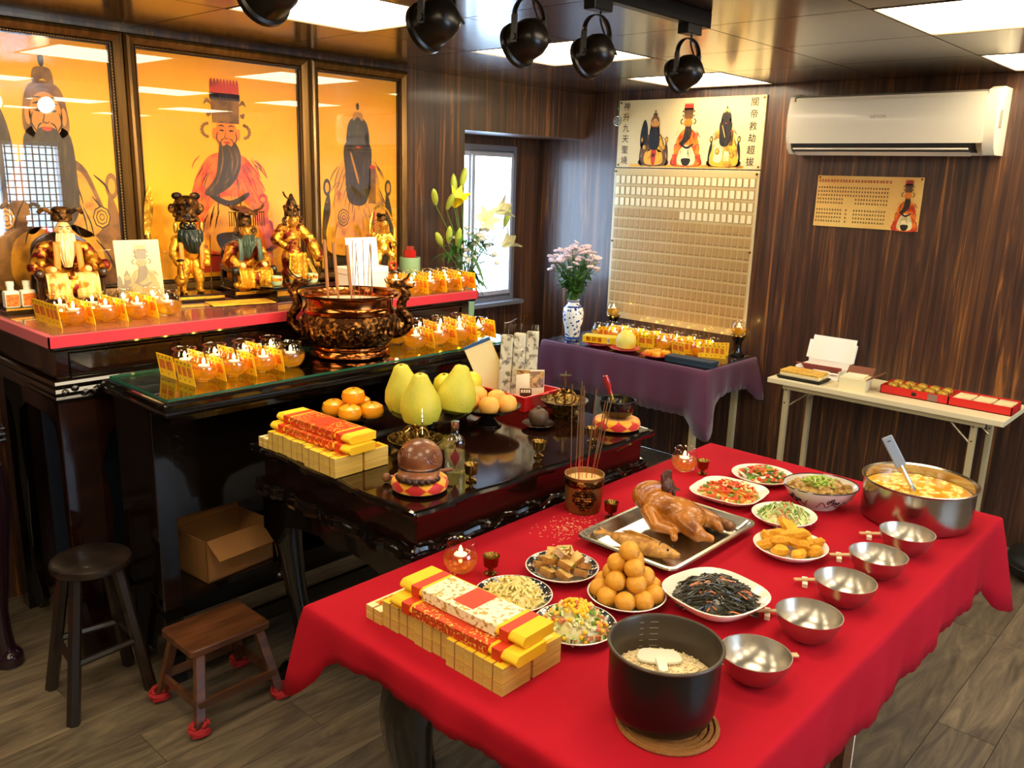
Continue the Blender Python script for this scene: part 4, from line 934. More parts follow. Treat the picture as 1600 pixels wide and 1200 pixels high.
# standing warrior with flared sleeve
t = T('deity_statue', 'standing gilt statue with a tall spiked helmet and one sleeve flaring out', 'statue', (2.225, 3.42, AZ), radians(-4), 'statues on the tall altar')
plinth(t, .17, .16, .045); m = MB(); z0 = .045
m.ell((0, .01, z0+.19), (.042, .032, .06), 16, 10); m.ell((0, 0, z0+.09), (.055, .045, .08), 16, 10); m.ell((0, .0, z0+.03), (.06, .05, .045), 16, 10)
m.caps((-.045, .01, z0+.235), (-.085, .0, z0+.19), .024, .024); m.caps((-.085, 0, z0+.19), (-.055, -.035, z0+.16), .022, .016)
m.caps((.045, .01, z0+.235), (.085, -.01, z0+.18), .024, .024); m.caps((.085, -.01, z0+.18), (.115, -.02, z0+.11), .026, .032); m.ell((.03, -.04, z0+.01), (.016, .03, .012), 10, 8); m.ell((-.03, -.04, z0+.01), (.016, .03, .012), 10, 8)
m.build('armoured_body', GOLDR, t, remesh=.004, disp=(.014, .006))
b = MB(); b.sheet(lambda u, v: ((u-.5)*.085*(1+.2*v), -.046-.012*sin(pi*u)+.004*sin(u*18), z0+.13-.115*v), 10, 8); b.build('skirt_panel', GOLD, t, solid=.004)
b = MB(); b.sheet(lambda u, v: (.075+.035*v+.03*(u-.5), -.03, z0+.21-.15*v), 4, 8); b.sheet(lambda u, v: (.055+.05*v+.025*(u-.5), -.03, z0+.1-.09*v), 4, 8); b.build('flying_sash', GOLDB, t, solid=.004)
b = MB(); b.tube([(cos(a*pi/10+pi)*.03, -.05, z0+.075+.03*sin(a*pi/10+pi)) for a in range(11)], .005, 6); b.build('belt_festoon', GOLDB, t)
head(t, .312, .026, FACEG, -.012); b = MB(); b.lathe([(.028, .335), (.034, .335), (.034, .35), (.028, .37), (.024, .395), (.014, .415), (.006, .435), (0, .438)], 18)
for k in range(8): a = k*pi/4; b.ell((.03*cos(a), .03*sin(a), .365+.01*(k % 2)), (.010, .010, .012), 8, 6)
b.tube(smooth_path([(-.01, 0, .41), (-.03, 0, .425), (-.04, .0, .445)]), .004, 6); b.build('helmet', GOLDD, t); spray(t, .315, .036, .016, GOLDD)
# small bright gold statue on the right
t = T('deity_statue', 'small bright gold dancing statue at the right end of the altar', 'statue', (2.735, 3.40, AZ), radians(-10), 'statues on the tall altar')
plinth(t, .15, .13, .065); m = MB(); z0 = .065
m.ell((0, 0, z0+.14), (.036, .03, .05), 14, 9); m.ell((.002, -.01, z0+.105), (.03, .026, .03), 14, 9); m.caps((-.015, 0, z0+.10), (-.03, -.01, z0+.05), .022, .017); m.caps((-.03, -.01, z0+.05), (-.028, 0, z0+.012), .015, .014)
m.caps((.016, 0, z0+.10), (.045, -.02, z0+.07), .022, .018); m.caps((.045, -.02, z0+.07), (.035, -.01, z0+.02), .016, .014); m.caps((-.034, 0, z0+.17), (-.062, -.01, z0+.14), .018, .016); m.caps((-.062, -.01, z0+.14), (-.07, -.03, z0+.18), .015, .013)
m.caps((.034, 0, z0+.17), (.06, -.015, z0+.13), .018, .016); m.caps((.06, -.015, z0+.13), (.035, -.045, z0+.125), .014, .013); m.ell((-.028, -.02, z0+.01), (.014, .024, .01), 10, 6); m.ell((.035, -.03, z0+.01), (.014, .024, .01), 10, 6)
m.build('body', GOLDB, t, remesh=.004, disp=(.012, .005))
head(t, z0+.225, .026, FACEG, -.01); b = MB(); b.lathe([(.026, z0+.238), (.030, z0+.245), (.026, z0+.262), (.012, z0+.275), (0, z0+.277)], 16)
for s in (-1, 1): b.ell((s*.022, 0, z0+.27), (.012, .01, .012), 8, 6)
b.build('hair_knots', GOLDD, t)
b = MB(); b.tube(smooth_path([(-.05, -.01, z0+.09), (-.07, .0, z0+.20), (-.03, .02, z0+.30), (.03, .02, z0+.30), (.068, .0, z0+.20), (.05, -.01, z0+.09)]), .006, 6); b.build('halo_ribbon', GOLDB, t)
b = MB(); b.tube([(-.072, -.035, .07), (-.066, -.035, .34)], .003, 6); b.ell((-.066, -.035, .345), (.006, .006, .014), 8, 6); b.build('staff', REDP, t)
MB().tube([(.03+.018*cos(a*pi/8), -.05, z0+.022+.018*sin(a*pi/8)) for a in range(17)], .005, 6).build('wheel', REDP, t)

# ================================================================ OTHER THINGS ON THE TALL ALTAR
t = T('picture_board', 'small grey-gold picture board leaning between the statues', 'board', (1.468, 3.31, AZ), radians(-6))
p = MB(); p.at((0, 0, 0), (radians(-9), 0, 0)).b2((-.085, -.003, 0), (.085, .003, .262), 0)
BOARDP = [mat('board_'+a.name, '#b8a878' if i in (0, 9) else '#6a5a3a' if i in (1, 2, 8) else '#a08248', .3, coat=.3) for i, a in enumerate(PAL)]
p.X = p.X @ Matrix.Translation((0, -.0032, 0)); figure(p, 'emperor', .01, .02, .13, .14); figure(p, 'elder', -.05, .02, .07, .09); p.build('board_print', BOARDP, t)
MB().b2((-.09, -.02, 0), (.09, .06, .004)).build('stand', LACQ, t)
t = T('bottle_rest', 'small dark plinth with a gold edge under the pair of white bottles', 'stand', (1.068, 3.45, AZ))
MB().b2((-.055, -.035, 0), (.055, .035, .022)).build('block', LACQ, t); MB().b2((-.056, -.036, .014), (.056, -.0352, .021)).build('gold_edge', GOLDB, t)
for x, lb in ((-.028, 'left of two small white bottles with red labels'), (.028, 'right of two small white bottles with red labels')):
    t = T('small_bottle', lb, 'bottle', (1.068+x, 3.44, AZ+.022), 0, 'pair of white bottles')
    MB().b2((-.025, -.018, 0), (.025, .018, .062)).build('bottle_body', WHITEP, t, bevel=.006); MB().lathe([(.012, .062), (.012, .078), (.014, .079), (.014, .095), (0, .097)], 14).build('cap', WHITEP, t)
    MB().b2((-.0215, -.0188, .006), (.0215, -.0182, .05)).build('bottle_label', PRINT, t)
o = MB().at((0, 0, 0), (0, 0, radians(-12))).b2((-.13, -.06, 0), (.13, .06, .002)).build('yellow_paper_sheet', mat('gold_joss_sheet', '#e5b935', .5, .2, var=(14, '#c8902a', .45, .6)), loc=(1.83, 3.21, AZ)); tag(o, 'flat gold paper sheet lying before the black-faced statue', 'paper')
t = T('tea_tray', 'black carved stand holding three pale green cups', 'tray', (2.085, 3.20, AZ), radians(2))
MB().b2((-.14, -.055, .045), (.14, .055, .058)).build('tray_board', LACQ, t, bevel=.004); MB().b2((-.12, -.045, 0), (.12, .045, .012)).b2((-.11, -.035, .012), (.11, .035, .045)).build('tray_base', LACQ, t, bevel=.003)
MB().b2((-.112, -.037, .018), (.112, -.0352, .04)).build('gilt_panel', GOLD, t)
for i, x in enumerate((-.09, 0, .09)):
    c = T('tea_cup', f'pale green cup, {["left", "middle", "right"][i]} one of three on the black stand', 'cup', (2.085+x, 3.195, AZ+.058), 0, 'cups on the black stand')
    MB().lathe([(0, .003), (.018, .003), (.023, .012), (.024, .042), (.0215, .042), (.02, .012), (0, .009)], 20).build('cup_body', JADE, c); MB().lathe([(.0244, .022), (.0247, .023), (.0247, .033), (.0244, .034)], 20).build('gold_band', PRINTGOLD, c)
t = T('white_card', 'blank white card standing behind the incense sticks', 'card', (2.535, 3.30, AZ+.103), radians(-4))
MB().at((0, 0, 0), (radians(-8), 0, 0)).b2((-.088, -.002, 0), (.088, .002, .135)).build('card_sheet', WHITECARD, t); MB().b2((-.03, 0, 0), (.03, .045, .003)).build('card_foot', WHITECARD, t)
t = T('white_box', 'white lidded box under the blank card behind the incense burner', 'box', (2.525, 3.30, AZ), radians(-4))
MB().b2((-.11, -.06, 0), (.11, .06, .075)).build('box_body', WHITECARD, t, bevel=.004); MB().b2((-.113, -.063, .07), (.113, .063, .103)).build('lid', WHITECARD, t, bevel=.004)
t = T('green_pot', 'green cylindrical pot holding a small red hexagonal seal', 'pot', (2.87, 3.35, AZ))
MB().lathe([(0, 0), (.05, 0), (.053, .01), (.053, .125), (.047, .125), (.045, .11), (0, .11)], 28).build('pot_body', JADED, t)
t = T('red_seal', 'red hexagonal seal standing in the green pot', 'seal', (2.87, 3.35, AZ+.111)); MB().lathe([(0, 0), (.033, 0), (.033, .045), (.026, .05), (0, .05)], 6, sm=False).build('seal_block', REDP, t); MB().lathe([(0, .05), (.022, .05), (.022, .068), (0, .068)], 6, sm=False).build('seal_knob', mat('dull_red', '#8c2a1c', .5), t)
t = T('scroll_blade', 'narrow gold crescent ornament leaning on the frame between two pictures', 'ornament', (1.628, 3.585, 1.47)); MB().at((0, 0, 0), (pi/2, 0, 0)).prism(smooth_loop([(-.015, 0), (-.008, .10), (.004, .16), (.022, .19), (.03, .12), (.022, .05), (.005, .0)], 4), 0, .006).build('blade', GOLD, t); MB().ell((.003, -.004, -.02), (.012, .006, .03), 10, 8).build('tassel', GOLDB, t)
MB().tube([(.003, -.004, -.04), (.003, -.004, -.26)], .003, 6).build('rod', BRASS, t)

# ================================================================ INCENSE BURNER
t = T('incense_burner', 'large bronze incense burner with two dragon handles on the middle table', 'censer', (1.985, 2.672, BZ), radians(-47))
MB().lathe([(0, 0), (.15, 0), (.157, .008), (.155, .02), (.15, .028), (.153, .036), (.15, .045), (.158, .055)], 56).build('foot', COPPER, t)
MB().lathe([(.158, .055), (.172, .075), (.182, .10), (.184, .125), (.180, .15), (.172, .165)], 64).build('embossed_belly', COPPERD, t)
MB().lathe([(.172, .165), (.178, .17), (.178, .18), (.168, .188), (.166, .20), (.168, .225), (.186, .232), (.190, .238), (.186, .243), (.172, .238), (.165, .22), (.165, .205)], 56).build('neck_and_rim', COPPER, t)
for k in range(8):
    b = MB(); a = k*pi/4+.2; b.tube(smooth_path([(.186*cos(a+u*.09), .186*sin(a+u*.09), .11+.028*sin(u*2.3+k)) for u in (-3, -2, -1, 0, 1, 2, 3)], 4), [.004+.005*sin(pi*i/24) for i in range(25)], 8)
    for q in range(4): b.ell((.187*cos(a+(q-1.5)*.07), .187*sin(a+(q-1.5)*.07), .13-.03*(q % 2)), (.01, .01, .008), 8, 6)
    b.build('relief_dragon', COPPERD, t)
MB().lathe([(0, .205), (.12, .203), (.165, .205)], 40).build('ash', mat('pale_incense_ash', '#b8ad92', .95, bump=(60, .5)), t)
for s in (-1, 1):
    b = MB(); P = smooth_path([(s*.165, 0, .075), (s*.195, 0, .085), (s*.222, .005, .11), (s*.225, 0, .145), (s*.205, -.004, .172), (s*.198, 0, .20), (s*.215, 0, .235), (s*.205, 0, .262), (s*.19, 0, .275)], 5)
    b.tube(P, [.012+.006*sin(pi*i/(len(P)-1)) for i in range(len(P))], 10)
    for i in range(2, len(P)-4, 2): b.ell(P[i]+Vector((s*.014, 0, .002)), (.008, .004, .009), 8, 6)
    b.build('handle', COPPERD, t); b = MB(); b.ell((s*.192, 0, .275), (.026, .018, .018), 12, 8); b.ell((s*.168, 0, .27), (.016, .012, .009), 10, 8)
    for q in (-1, 1): b.tube(smooth_path([(s*.20, q*.008, .288), (s*.222, q*.014, .302), (s*.232, q*.014, .322)]), [.006-.0003*i for i in range(13)], 6); b.ell((s*.178, q*.012, .286), (.005, .004, .005), 8, 6); b.tube(smooth_path([(s*.165, q*.006, .275), (s*.145, q*.02, .285), (s*.14, q*.028, .30)]), .0022, 6)
    b.tube(smooth_path([(s*.21, 0, .27), (s*.24, 0, .268), (s*.25, 0, .285)]), [.008-.0004*i for i in range(13)], 6); b.build('dragon_head', COPPERD, t)
INC = mat('brown_incense', '#8a5a34', .8); INCR = mat('red_incense_stem', '#b03a20', .7); INCT = mat('thin_incense', '#6a4a2c', .8)
rr = random.Random(5)
def stick(x, y, z0, lean, L, r, M, label, group, mm=None):
    b = MB(); d = Vector((lean[0], lean[1], 1)).normalized()*L; b.tube([(0, 0, 0), tuple(d*.25)], [r*.55]*2, 6, 1); b.tube([tuple(d*.25), tuple(d)], [r]*2, 7, 0); o = b.build('incense_stick', [M, mm or INCR], loc=(x, y, z0)); return tag(o, label, 'incense', group)
for i, (dx, dy, lx, ly) in enumerate(((-.062, .05, -.03, .03), (-.028, .03, -.05, .05), (.02, .01, -.055, .05))):
    stick(1.985+dx, 2.672+dy, BZ+.19, (lx, ly), .25-.01*i, .0068, INC, f'thick brown incense stick, {ORD[i]} from the left in the bronze burner', 'thick incense sticks in the bronze burner', INC)
for i in range(7):
    stick(1.985+rr.uniform(-.04, .08), 2.672+rr.uniform(-.06, .05), BZ+.19, (rr.uniform(-.08, .06), rr.uniform(-.06, .06)), rr.uniform(.2, .26), .0016, INCT, 'thin incense stick in the large bronze burner', 'thin incense sticks in the bronze burner')

# ================================================================ FLOWERS
def leafsheet(m, p, d, L, w, mi=0, droop=.3):
    d = Vector(d).normalized(); s = d.cross(Vector((0, 0, 1))).normalized(); P = Vector(p)
    m.sheet(lambda u, v: tuple(P+d*(L*v)+s*((u-.5)*w*sin(pi*min(.98, v*.95+.03)))+Vector((0, 0, -droop*L*v*v + .15*w*abs(u-.5)))), 2, 5, mi)
t = T('flower_stand', 'narrow dark stand behind the altar end, carrying the lilies', 'stand', (3.27, 3.36, 0))
MB().b2((-.11, -.11, .90), (.11, .11, .93)).build('stand_top', LACQ, t)
for sx in (-1, 1):
    for sy in (-1, 1): MB().box((sx*.09, sy*.09, .45), (.025, .025, .9)).build('leg', LACQ, t)
t = T('lily_vase', 'green glass vase of lilies, mostly hidden behind the altar end', 'vase', (3.27, 3.36, .93))
MB().lathe([(0, .002), (.05, 0), (.055, .02), (.06, .12), (.045, .22), (.055, .26), (.052, .26), (.042, .22), (.055, .12), (0, .01)], 24).build('vase_body', JADED, t)
t = T('lily_bouquet', 'bouquet of yellow lilies with green buds in front of the window', 'bouquet', (3.27, 3.36, 1.15))
B0 = Vector((0, 0, 0))
def petals(m, c, d, L, w, n=6, op=.5, mi=0):
    d = Vector(d).normalized(); a = d.orthogonal().normalized(); b = d.cross(a)
    for k in range(n):
        q = 2*pi*k/n; s = a*cos(q)+b*sin(q); e = d.cross(s)
        m.sheet(lambda u, v: tuple(Vector(c)+d*(L*v*(1-.25*op*v))+s*(op*L*(.12+.9*v*v))+e*((u-.5)*w*sin(pi*min(.97, .12+.85*v)))), 3, 6, mi)
flw = [((-.185, -.005, .46), (-.5, -.4, .7), 'bud'), ((-.13, -.01, .435), (-.1, -.6, .8), 'bud'), ((-.095, -.02, .455), (-.05, -.6, .8), 'open'), ((-.05, -.01, .55), (.1, -.2, 1), 'bud'), ((-.07, .01, .51), (-.1, 0, 1), 'bud'),
       ((.145, -.02, .42), (.6, -.4, .3), 'pale'), ((.08, -.01, .36), (-.3, -.7, .3), 'pale'), ((.225, .0, .33), (.4, 0, 1), 'bud'), ((-.16, -.02, .24), (-.6, -.3, .6), 'bud'), ((-.125, -.02, .25), (-.3, -.4, .8), 'bud'), ((-.085, -.03, .235), (-.2, -.4, .8), 'bud'), ((.2, -.02, .22), (.5, -.4, .5), 'pale')]
for c, d, k in flw:
    c = (c[0]*1.28, c[1]-.02, c[2]*.95)
    st = MB(); st.tube(smooth_path([(c[0]*.08, c[1]*.08, 0), (c[0]*.35, c[1]*.4, c[2]*.5), tuple(Vector(c)-Vector(d).normalized()*.0)]), .0026, 6); s = st.build('stem', STEM, t)
    m = MB(); d = Vector(d).normalized()
    if k == 'bud':
        m.X = Matrix.Translation(Vector(c)) @ d.to_track_quat('Z', 'Y').to_matrix().to_4x4(); m.lathe([(0, 0), (.009, .010), (.017, .042), (.018, .072), (.012, .10), (0, .12)], 10); m.build('bud', LILYG, s)
    else:
        petals(m, c, d, .11, .055, 6, .55 if k == 'open' else .7); m.build('lily_flower', LILYY if k == 'open' else LILYW, s)
m = MB(); rr = random.Random(8)
for i in range(75):
    a = rr.uniform(0, 2*pi); z = rr.uniform(.02, .3); r = rr.uniform(.01, .1); leafsheet(m, (r*cos(a), r*sin(a)*.6, z), (cos(a), sin(a)*.6-.2, rr.uniform(-.3, .8)), rr.uniform(.09, .16), rr.uniform(.022, .035), 0, rr.uniform(.2, .9))
o = m.build('foliage', LEAF, t); o['kind'] = 'stuff'
ms = MB().ell((0, 0, 0), (.015, .015, .012), 10, 6).mesh('small_blossom', WHITEF)
for i in range(34):
    x = rr.uniform(-.06, .2); z = .28-.4*abs(x-.07)+rr.uniform(-.12, .06); obj('small_blossom', ms, t, (x, rr.uniform(-.07, .02), z), (0, 0, 0), rr.uniform(.7, 1.2))
m = MB()
for i in range(26): x = rr.uniform(-.05, .18); m.tube(smooth_path([(0, 0, 0), (x*.4, -.02, .12), (x, rr.uniform(-.06, .01), rr.uniform(.2, .32))]), .0013, 5)
o = m.build('fine_stems', STEM, t); o['kind'] = 'stuff'
# blue and white vase with chrysanthemums
def bw_mat():
    m = mat('blue_and_white_porcelain', '#e9edf2', .15, coat=.5); nt = m.node_tree; b = nt.nodes['Principled BSDF']
    tc = nt.nodes.new('ShaderNodeTexCoord'); v = nt.nodes.new('ShaderNodeTexVoronoi'); v.inputs['Scale'].default_value = 46; n = nt.nodes.new('ShaderNodeTexNoise'); n.inputs['Scale'].default_value = 60
    nt.links.new(tc.outputs['Object'], v.inputs['Vector']); nt.links.new(tc.outputs['Object'], n.inputs['Vector']); ad = nt.nodes.new('ShaderNodeMath'); ad.operation = 'MULTIPLY'
    nt.links.new(v.outputs['Distance'], ad.inputs[0]); nt.links.new(n.outputs['Fac'], ad.inputs[1]); r = nt.nodes.new('ShaderNodeValToRGB'); e = r.color_ramp.elements; e[0].position = .15; e[0].color = lin('#2a4488'); e[1].position = .19; e[1].color = lin('#e9edf2')
    nt.links.new(ad.outputs[0], r.inputs[0]); nt.links.new(r.outputs[0], b.inputs['Base Color']); return m
BWP = bw_mat(); BLUEB = mat('cobalt_band', '#2f4d9a', .15, coat=.5)
t = T('flower_vase', 'blue and white porcelain vase on the purple table', 'vase', (4.17, 3.30, PZ))
MB().lathe([(0, 0), (.046, 0), (.046, .03), (.05, .06), (.062, .12), (.066, .17), (.058, .205), (.038, .222), (.034, .238), (.042, .25), (.038, .25), (.03, .238), (.05, .17), (.035, .03), (0, .02)], 32).build('vase_body', BWP, t)
for z0, z1, r0, r1 in ((.002, .02, .0465, .0465), (.205, .214, .0585, .049), (.236, .243, .0355, .0395)): MB().lathe([(r0, z0), (r0+.0005, z0+.001), (r1+.0005, z1-.001), (r1, z1)], 32).build('cobalt_band', BLUEB, t)
t = T('chrysanthemum_bouquet', 'bunch of pale pink chrysanthemums with green foliage in the blue and white vase', 'bouquet', (4.17, 3.30, PZ+.24))
fm = MB(); fm.ell((0, 0, 0), (.012, .012, .006), 10, 6)
for k in range(14): a = k*2*pi/14; fm.ell((.014*cos(a), .014*sin(a), .003*(k % 2)), (.011, .006, .004), 7, 5) if k % 2 == 0 else fm.ell((.012*cos(a), .012*sin(a), .004), (.006, .010, .004), 7, 5)
fm = fm.mesh('blossom', PINKF); rr = random.Random(21); sm_ = MB(); lf = MB()
for i in range(84):
    a = rr.uniform(0, 2*pi); q = sqrt(rr.random()); x = .12*q*cos(a); y = .19*q*sin(a); z = .345-.10*q*q+rr.uniform(-.03, .02)
    if i > 66: z -= .06
    obj('blossom', fm, t, (x, y, z), (rr.uniform(-.5, .3)-y*1.5*0, rr.uniform(-.6, .1), rr.uniform(0, 6)), rr.uniform(.85, 1.25))
    sm_.tube(smooth_path([(x*.06, y*.06, -.02), (x*.45, y*.45, .14), (x, y, z)], 4), .0018, 5)
    for k in range(5): f = rr.uniform(.15, .8); leafsheet(lf, (x*f, y*f, z*f), (rr.uniform(-1, 1), rr.uniform(-1, 1), rr.uniform(-.3, .8)), rr.uniform(.03, .06), .018, 0, .4)
o = sm_.build('stems', STEM, t); o['kind'] = 'stuff'; o = lf.build('foliage', LEAF, t); o['kind'] = 'stuff'
# ================================================================ FRUIT AND OFFERINGS ON THE OFFERING TABLE
CZ = cz+.0005
ORM = mat('persimmon_skin', '#f0a01c', .28, coat=.2, var=(8, '#e88a12', .4, .7)); POMM = mat('pomelo_skin', '#cdbf3c', .45, var=(7, '#a9ad3a', .4, .65), bump=(160, .25))
PEACHM = mat('peach_skin', '#e8a94a', .55, var=(9, '#c8663a', .5, .66), bump=(60, .05)); MANGOM = mat('yellow_pear_skin', '#dfc62a', .35, var=(7, '#b8b62c', .45, .65)); DISHM = mat('dark_pewter', '#4a4038', .25, .9, var=(12, '#2a231d', .4, .6)); STALK = mat('dry_stalk', '#5a4a22', .8)
def dish(label, x, y, r, h, foot=.05):
    t = T('pedestal_dish', label, 'dish', (x, y, CZ), 0, 'pedestal dishes on the offering table')
    MB().lathe([(0, h-.008), (r*.6, h-.006), (r*.97, h+.010), (r, h+.012), (r, h+.008), (r*.62, h-.014), (0, h-.016)], 40).build('dish_plate', DISHM, t)
    MB().lathe([(0, 0), (foot, 0), (foot, .006), (foot*.8, .012), (foot*.45, h*.45), (foot*.6, h-.02), (foot*.9, h-.013), (0, h-.013)], 28).build('dish_foot', DISHM, t); return t
def fruit(nm, label, cat, loc, prof, M, rot=(0, 0, 0), grp=None, stalk=None, bump=0, sc=1):
    t = T(nm, label, cat, loc, 0, grp); t.rotation_euler = rot
    MB().lathe([(r*sc, z*sc) for r, z in prof], 28, rf=(lambda a: 1+bump*cos(5*a)) if bump else None).build('flesh', M, t)
    if stalk: MB().lathe([(0, stalk*sc-.003), (.006, stalk*sc-.002), (.005, stalk*sc+.003), (0, stalk*sc+.004)], 8).build('stalk', STALK, t)
    return t
PERS = [(0, .004), (.02, 0), (.036, .012), (.041, .028), (.036, .046), (.02, .056), (.006, .0565), (0, .054)]
dish('pewter dish of orange persimmons, left of the pomelos', 1.722, 2.292, .12, .062)
for i, (dx, dy, dz_, lb) in enumerate(((-.052, .055, 0, 'at the left'), (-.052, -.035, 0, 'at the front left'), (.022, -.06, 0, 'at the front right'), (.045, .04, 0, 'at the back'), (-.01, .0, .044, 'on top of the heap'))):
    fruit('persimmon', f'orange persimmon {lb} of the pewter dish', 'fruit', (1.722+dx, 2.292+dy, CZ+.054+dz_), PERS, ORM, (0, 0, i), 'persimmons in the pewter dish', .0545)
POM = [(0, .004), (.03, 0), (.058, .016), (.069, .05), (.064, .085), (.047, .12), (.032, .148), (.024, .166), (.014, .172), (0, .170)]
dish('pewter dish holding three pomelos', 1.865, 2.075, .128, .078)
for dx, dy, rot, lb in ((-.075, -.042, (.04, -.06, 0), 'pear-shaped yellow pomelo at the front of the three'), (-.02, .095, (-.06, -.12, .3), 'green-yellow pomelo at the left, half behind the front one'), (.085, -.03, (.10, .2, .5), 'green-yellow pomelo at the right, leaning outwards')):
    fruit('pomelo', lb, 'fruit', (1.865+dx, 2.075+dy, CZ+.071), POM, POMM, rot, 'pomelos in the pewter dish', .169)
PEA = [(0, .006), (.014, .001), (.03, .01), (.037, .03), (.034, .05), (.02, .063), (.008, .064), (0, .058)]
dish('pewter dish of peaches, right of the pomelos', 2.122, 2.048, .118, .062)
for i, (dx, dy, dz_, lb) in enumerate(((-.07, .025, 0, 'at the left'), (-.05, -.055, 0, 'at the front left'), (.02, -.078, 0, 'at the front right'), (.04, .0, 0, 'at the right'), (-.01, .05, .012, 'at the back'))):
    fruit('peach', f'blushed yellow peach {lb} of the pewter dish', 'fruit', (2.122+dx, 2.048+dy, CZ+.055+dz_), PEA, PEACHM, (.1*(i % 3-1), .1, i*1.3), 'peaches in the pewter dish', None, 0)
dish('low pewter dish of yellow pears behind the peaches', 2.185, 2.255, .10, .062)
MAN = [(0, .004), (.02, .0), (.038, .018), (.043, .042), (.037, .068), (.02, .084), (0, .086)]
for i, (dx, dy, dz_, lb) in enumerate(((-.045, .04, 0, 'yellow pear at the left behind the peaches'), (-.03, -.045, 0, 'yellow pear in the middle behind the peaches'), (.05, -.01, 0, 'yellow pear at the right behind the peaches'))):
    fruit('yellow_pear', lb, 'fruit', (2.185+dx, 2.255+dy, CZ+.056), MAN, MANGOM, (.1, .15*(i-1), i), 'yellow pears behind the peaches', .085)
# brass dishes with a curled candle post
def candle_dish(label, x, y, h, top):
    t = T('candle_dish', label, 'dish', (x, y, CZ), .6, 'candle dishes')
    MB().lathe([(0, .004), (.055, 0), (.058, .008), (.042, .016), (.046, .022), (.07, .036), (.086, .052), (.09, .060), (.086, .060), (.068, .040), (0, .032)], 40).build('bowl', BRASSD, t)
    MB().tube([(0, 0, .03), (0, 0, h)], .004, 8).build('post', BRASS, t)
    b = MB()
    for k in range(6):
        a = k*pi/3; b.tube(smooth_path([(0, 0, .04), (.035*cos(a), .035*sin(a), .05), (.045*cos(a+.3), .045*sin(a+.3), .075), (.025*cos(a+.4), .025*sin(a+.4), .095), (.012*cos(a), .012*sin(a), .085)]), .003, 6)
    b.build('scrollwork', BRASS, t)
    if top: MB().lathe([(0, h-.002), (.022, h), (.024, h+.004), (.004, h+.004), (.002, h+.02), (0, h+.02)], 24).build('drip_pan', BRASS, t)
    return t
candle_dish('engraved brass dish with scrolled candle post between basket and black bowl', 2.43, 1.945, .15, True)
t = candle_dish('engraved metal dish with scrolled post behind the wooden fish', 1.70, 1.955, .10, False)
b = MB(); b.at((-.005, -.02, .06), (pi/2, 0, .3)).prism(smooth_loop([(0, 0), (.02, .02), (.012, .035), (.03, .05), (.014, .07), (.01, .095), (-.004, .07), (-.018, .06), (-.006, .04), (-.02, .02)], 4), 0, .003); b.build('flame_plate', STEEL, t)
# wooden fish on cushion
def cush_mat():
    m = mat('red_yellow_harlequin_silk', '#c4201c', .5, sheen=.2); nt = m.node_tree; b = nt.nodes['Principled BSDF']
    tc = nt.nodes.new('ShaderNodeTexCoord'); sp = nt.nodes.new('ShaderNodeSeparateXYZ'); nt.links.new(tc.outputs['Object'], sp.inputs[0])
    at2 = nt.nodes.new('ShaderNodeMath'); at2.operation = 'ARCTAN2'; nt.links.new(sp.outputs[1], at2.inputs[0]); nt.links.new(sp.outputs[0], at2.inputs[1])
    k = nt.nodes.new('ShaderNodeMath'); k.operation = 'MULTIPLY'; k.inputs[1].default_value = 8/(2*pi)*1.0; nt.links.new(at2.outputs[0], k.inputs[0])
    pp = nt.nodes.new('ShaderNodeMath'); pp.operation = 'PINGPONG'; pp.inputs[1].default_value = .5; nt.links.new(k.outputs[0], pp.inputs[0])
    z = nt.nodes.new('ShaderNodeMath'); z.operation = 'SUBTRACT'; nt.links.new(sp.outputs[2], z.inputs[0]); z.inputs[1].default_value = .021
    za = nt.nodes.new('ShaderNodeMath'); za.operation = 'ABSOLUTE'; nt.links.new(z.outputs[0], za.inputs[0]); zm = nt.nodes.new('ShaderNodeMath'); zm.operation = 'MULTIPLY'; zm.inputs[1].default_value = 24; nt.links.new(za.outputs[0], zm.inputs[0])
    g = nt.nodes.new('ShaderNodeMath'); g.operation = 'GREATER_THAN'; nt.links.new(pp.outputs[0], g.inputs[0]); nt.links.new(zm.outputs[0], g.inputs[1])
    mx = nt.nodes.new('ShaderNodeMix'); mx.data_type = 'RGBA'; nt.links.new(g.outputs[0], mx.inputs[0]); mx.inputs[6].default_value = lin('#e8a21c'); mx.inputs[7].default_value = lin('#c4201c'); nt.links.new(mx.outputs[2], b.inputs['Base Color']); return m
CUSH = cush_mat()
def cushion(label, x, y, r):
    t = T('silk_cushion', label, 'cushion', (x, y, CZ), .3, 'silk cushions')
    MB().lathe([(0, 0), (r*.75, 0), (r*.95, .008), (r, .021), (r*.95, .034), (r*.75, .042), (r*.4, .036), (0, .034)], 40).build('pad', CUSH, t); MB().lathe([(r*.74, -.0), (r*.9, .003), (r*.96, .007), (r*.8, .0055)], 40).build('base_ring', BLACKM, t)
cushion('red and yellow harlequin cushion under the wooden fish', 1.515, 1.725, .082)
cushion('red and yellow harlequin cushion under the black bowl', 2.437, 1.705, .085)
FISHW = mat('carved_fish_wood', '#6a3a20', .35, coat=.3, var=(12, '#8c5430', .4, .65), bump=(18, .1))
t = T('wooden_fish', 'round carved wooden fish drum on a harlequin cushion', 'drum', (1.515, 1.725, CZ+.036), radians(-50))
m = MB(); m.ell((0, .008, .052), (.064, .064, .058), 28, 18); m.ell((0, -.045, .018), (.058, .036, .018), 20, 12); m.ell((0, -.02, .02), (.06, .05, .022), 20, 12); m.build('drum_body', FISHW, t, remesh=.004)
m = MB(); m.prism([(.062*cos(a*pi/12), .004+.066*sin(a*pi/12)) for a in range(12, 25)], .031, .036); m.build('mouth_slit', BLACKM, t)
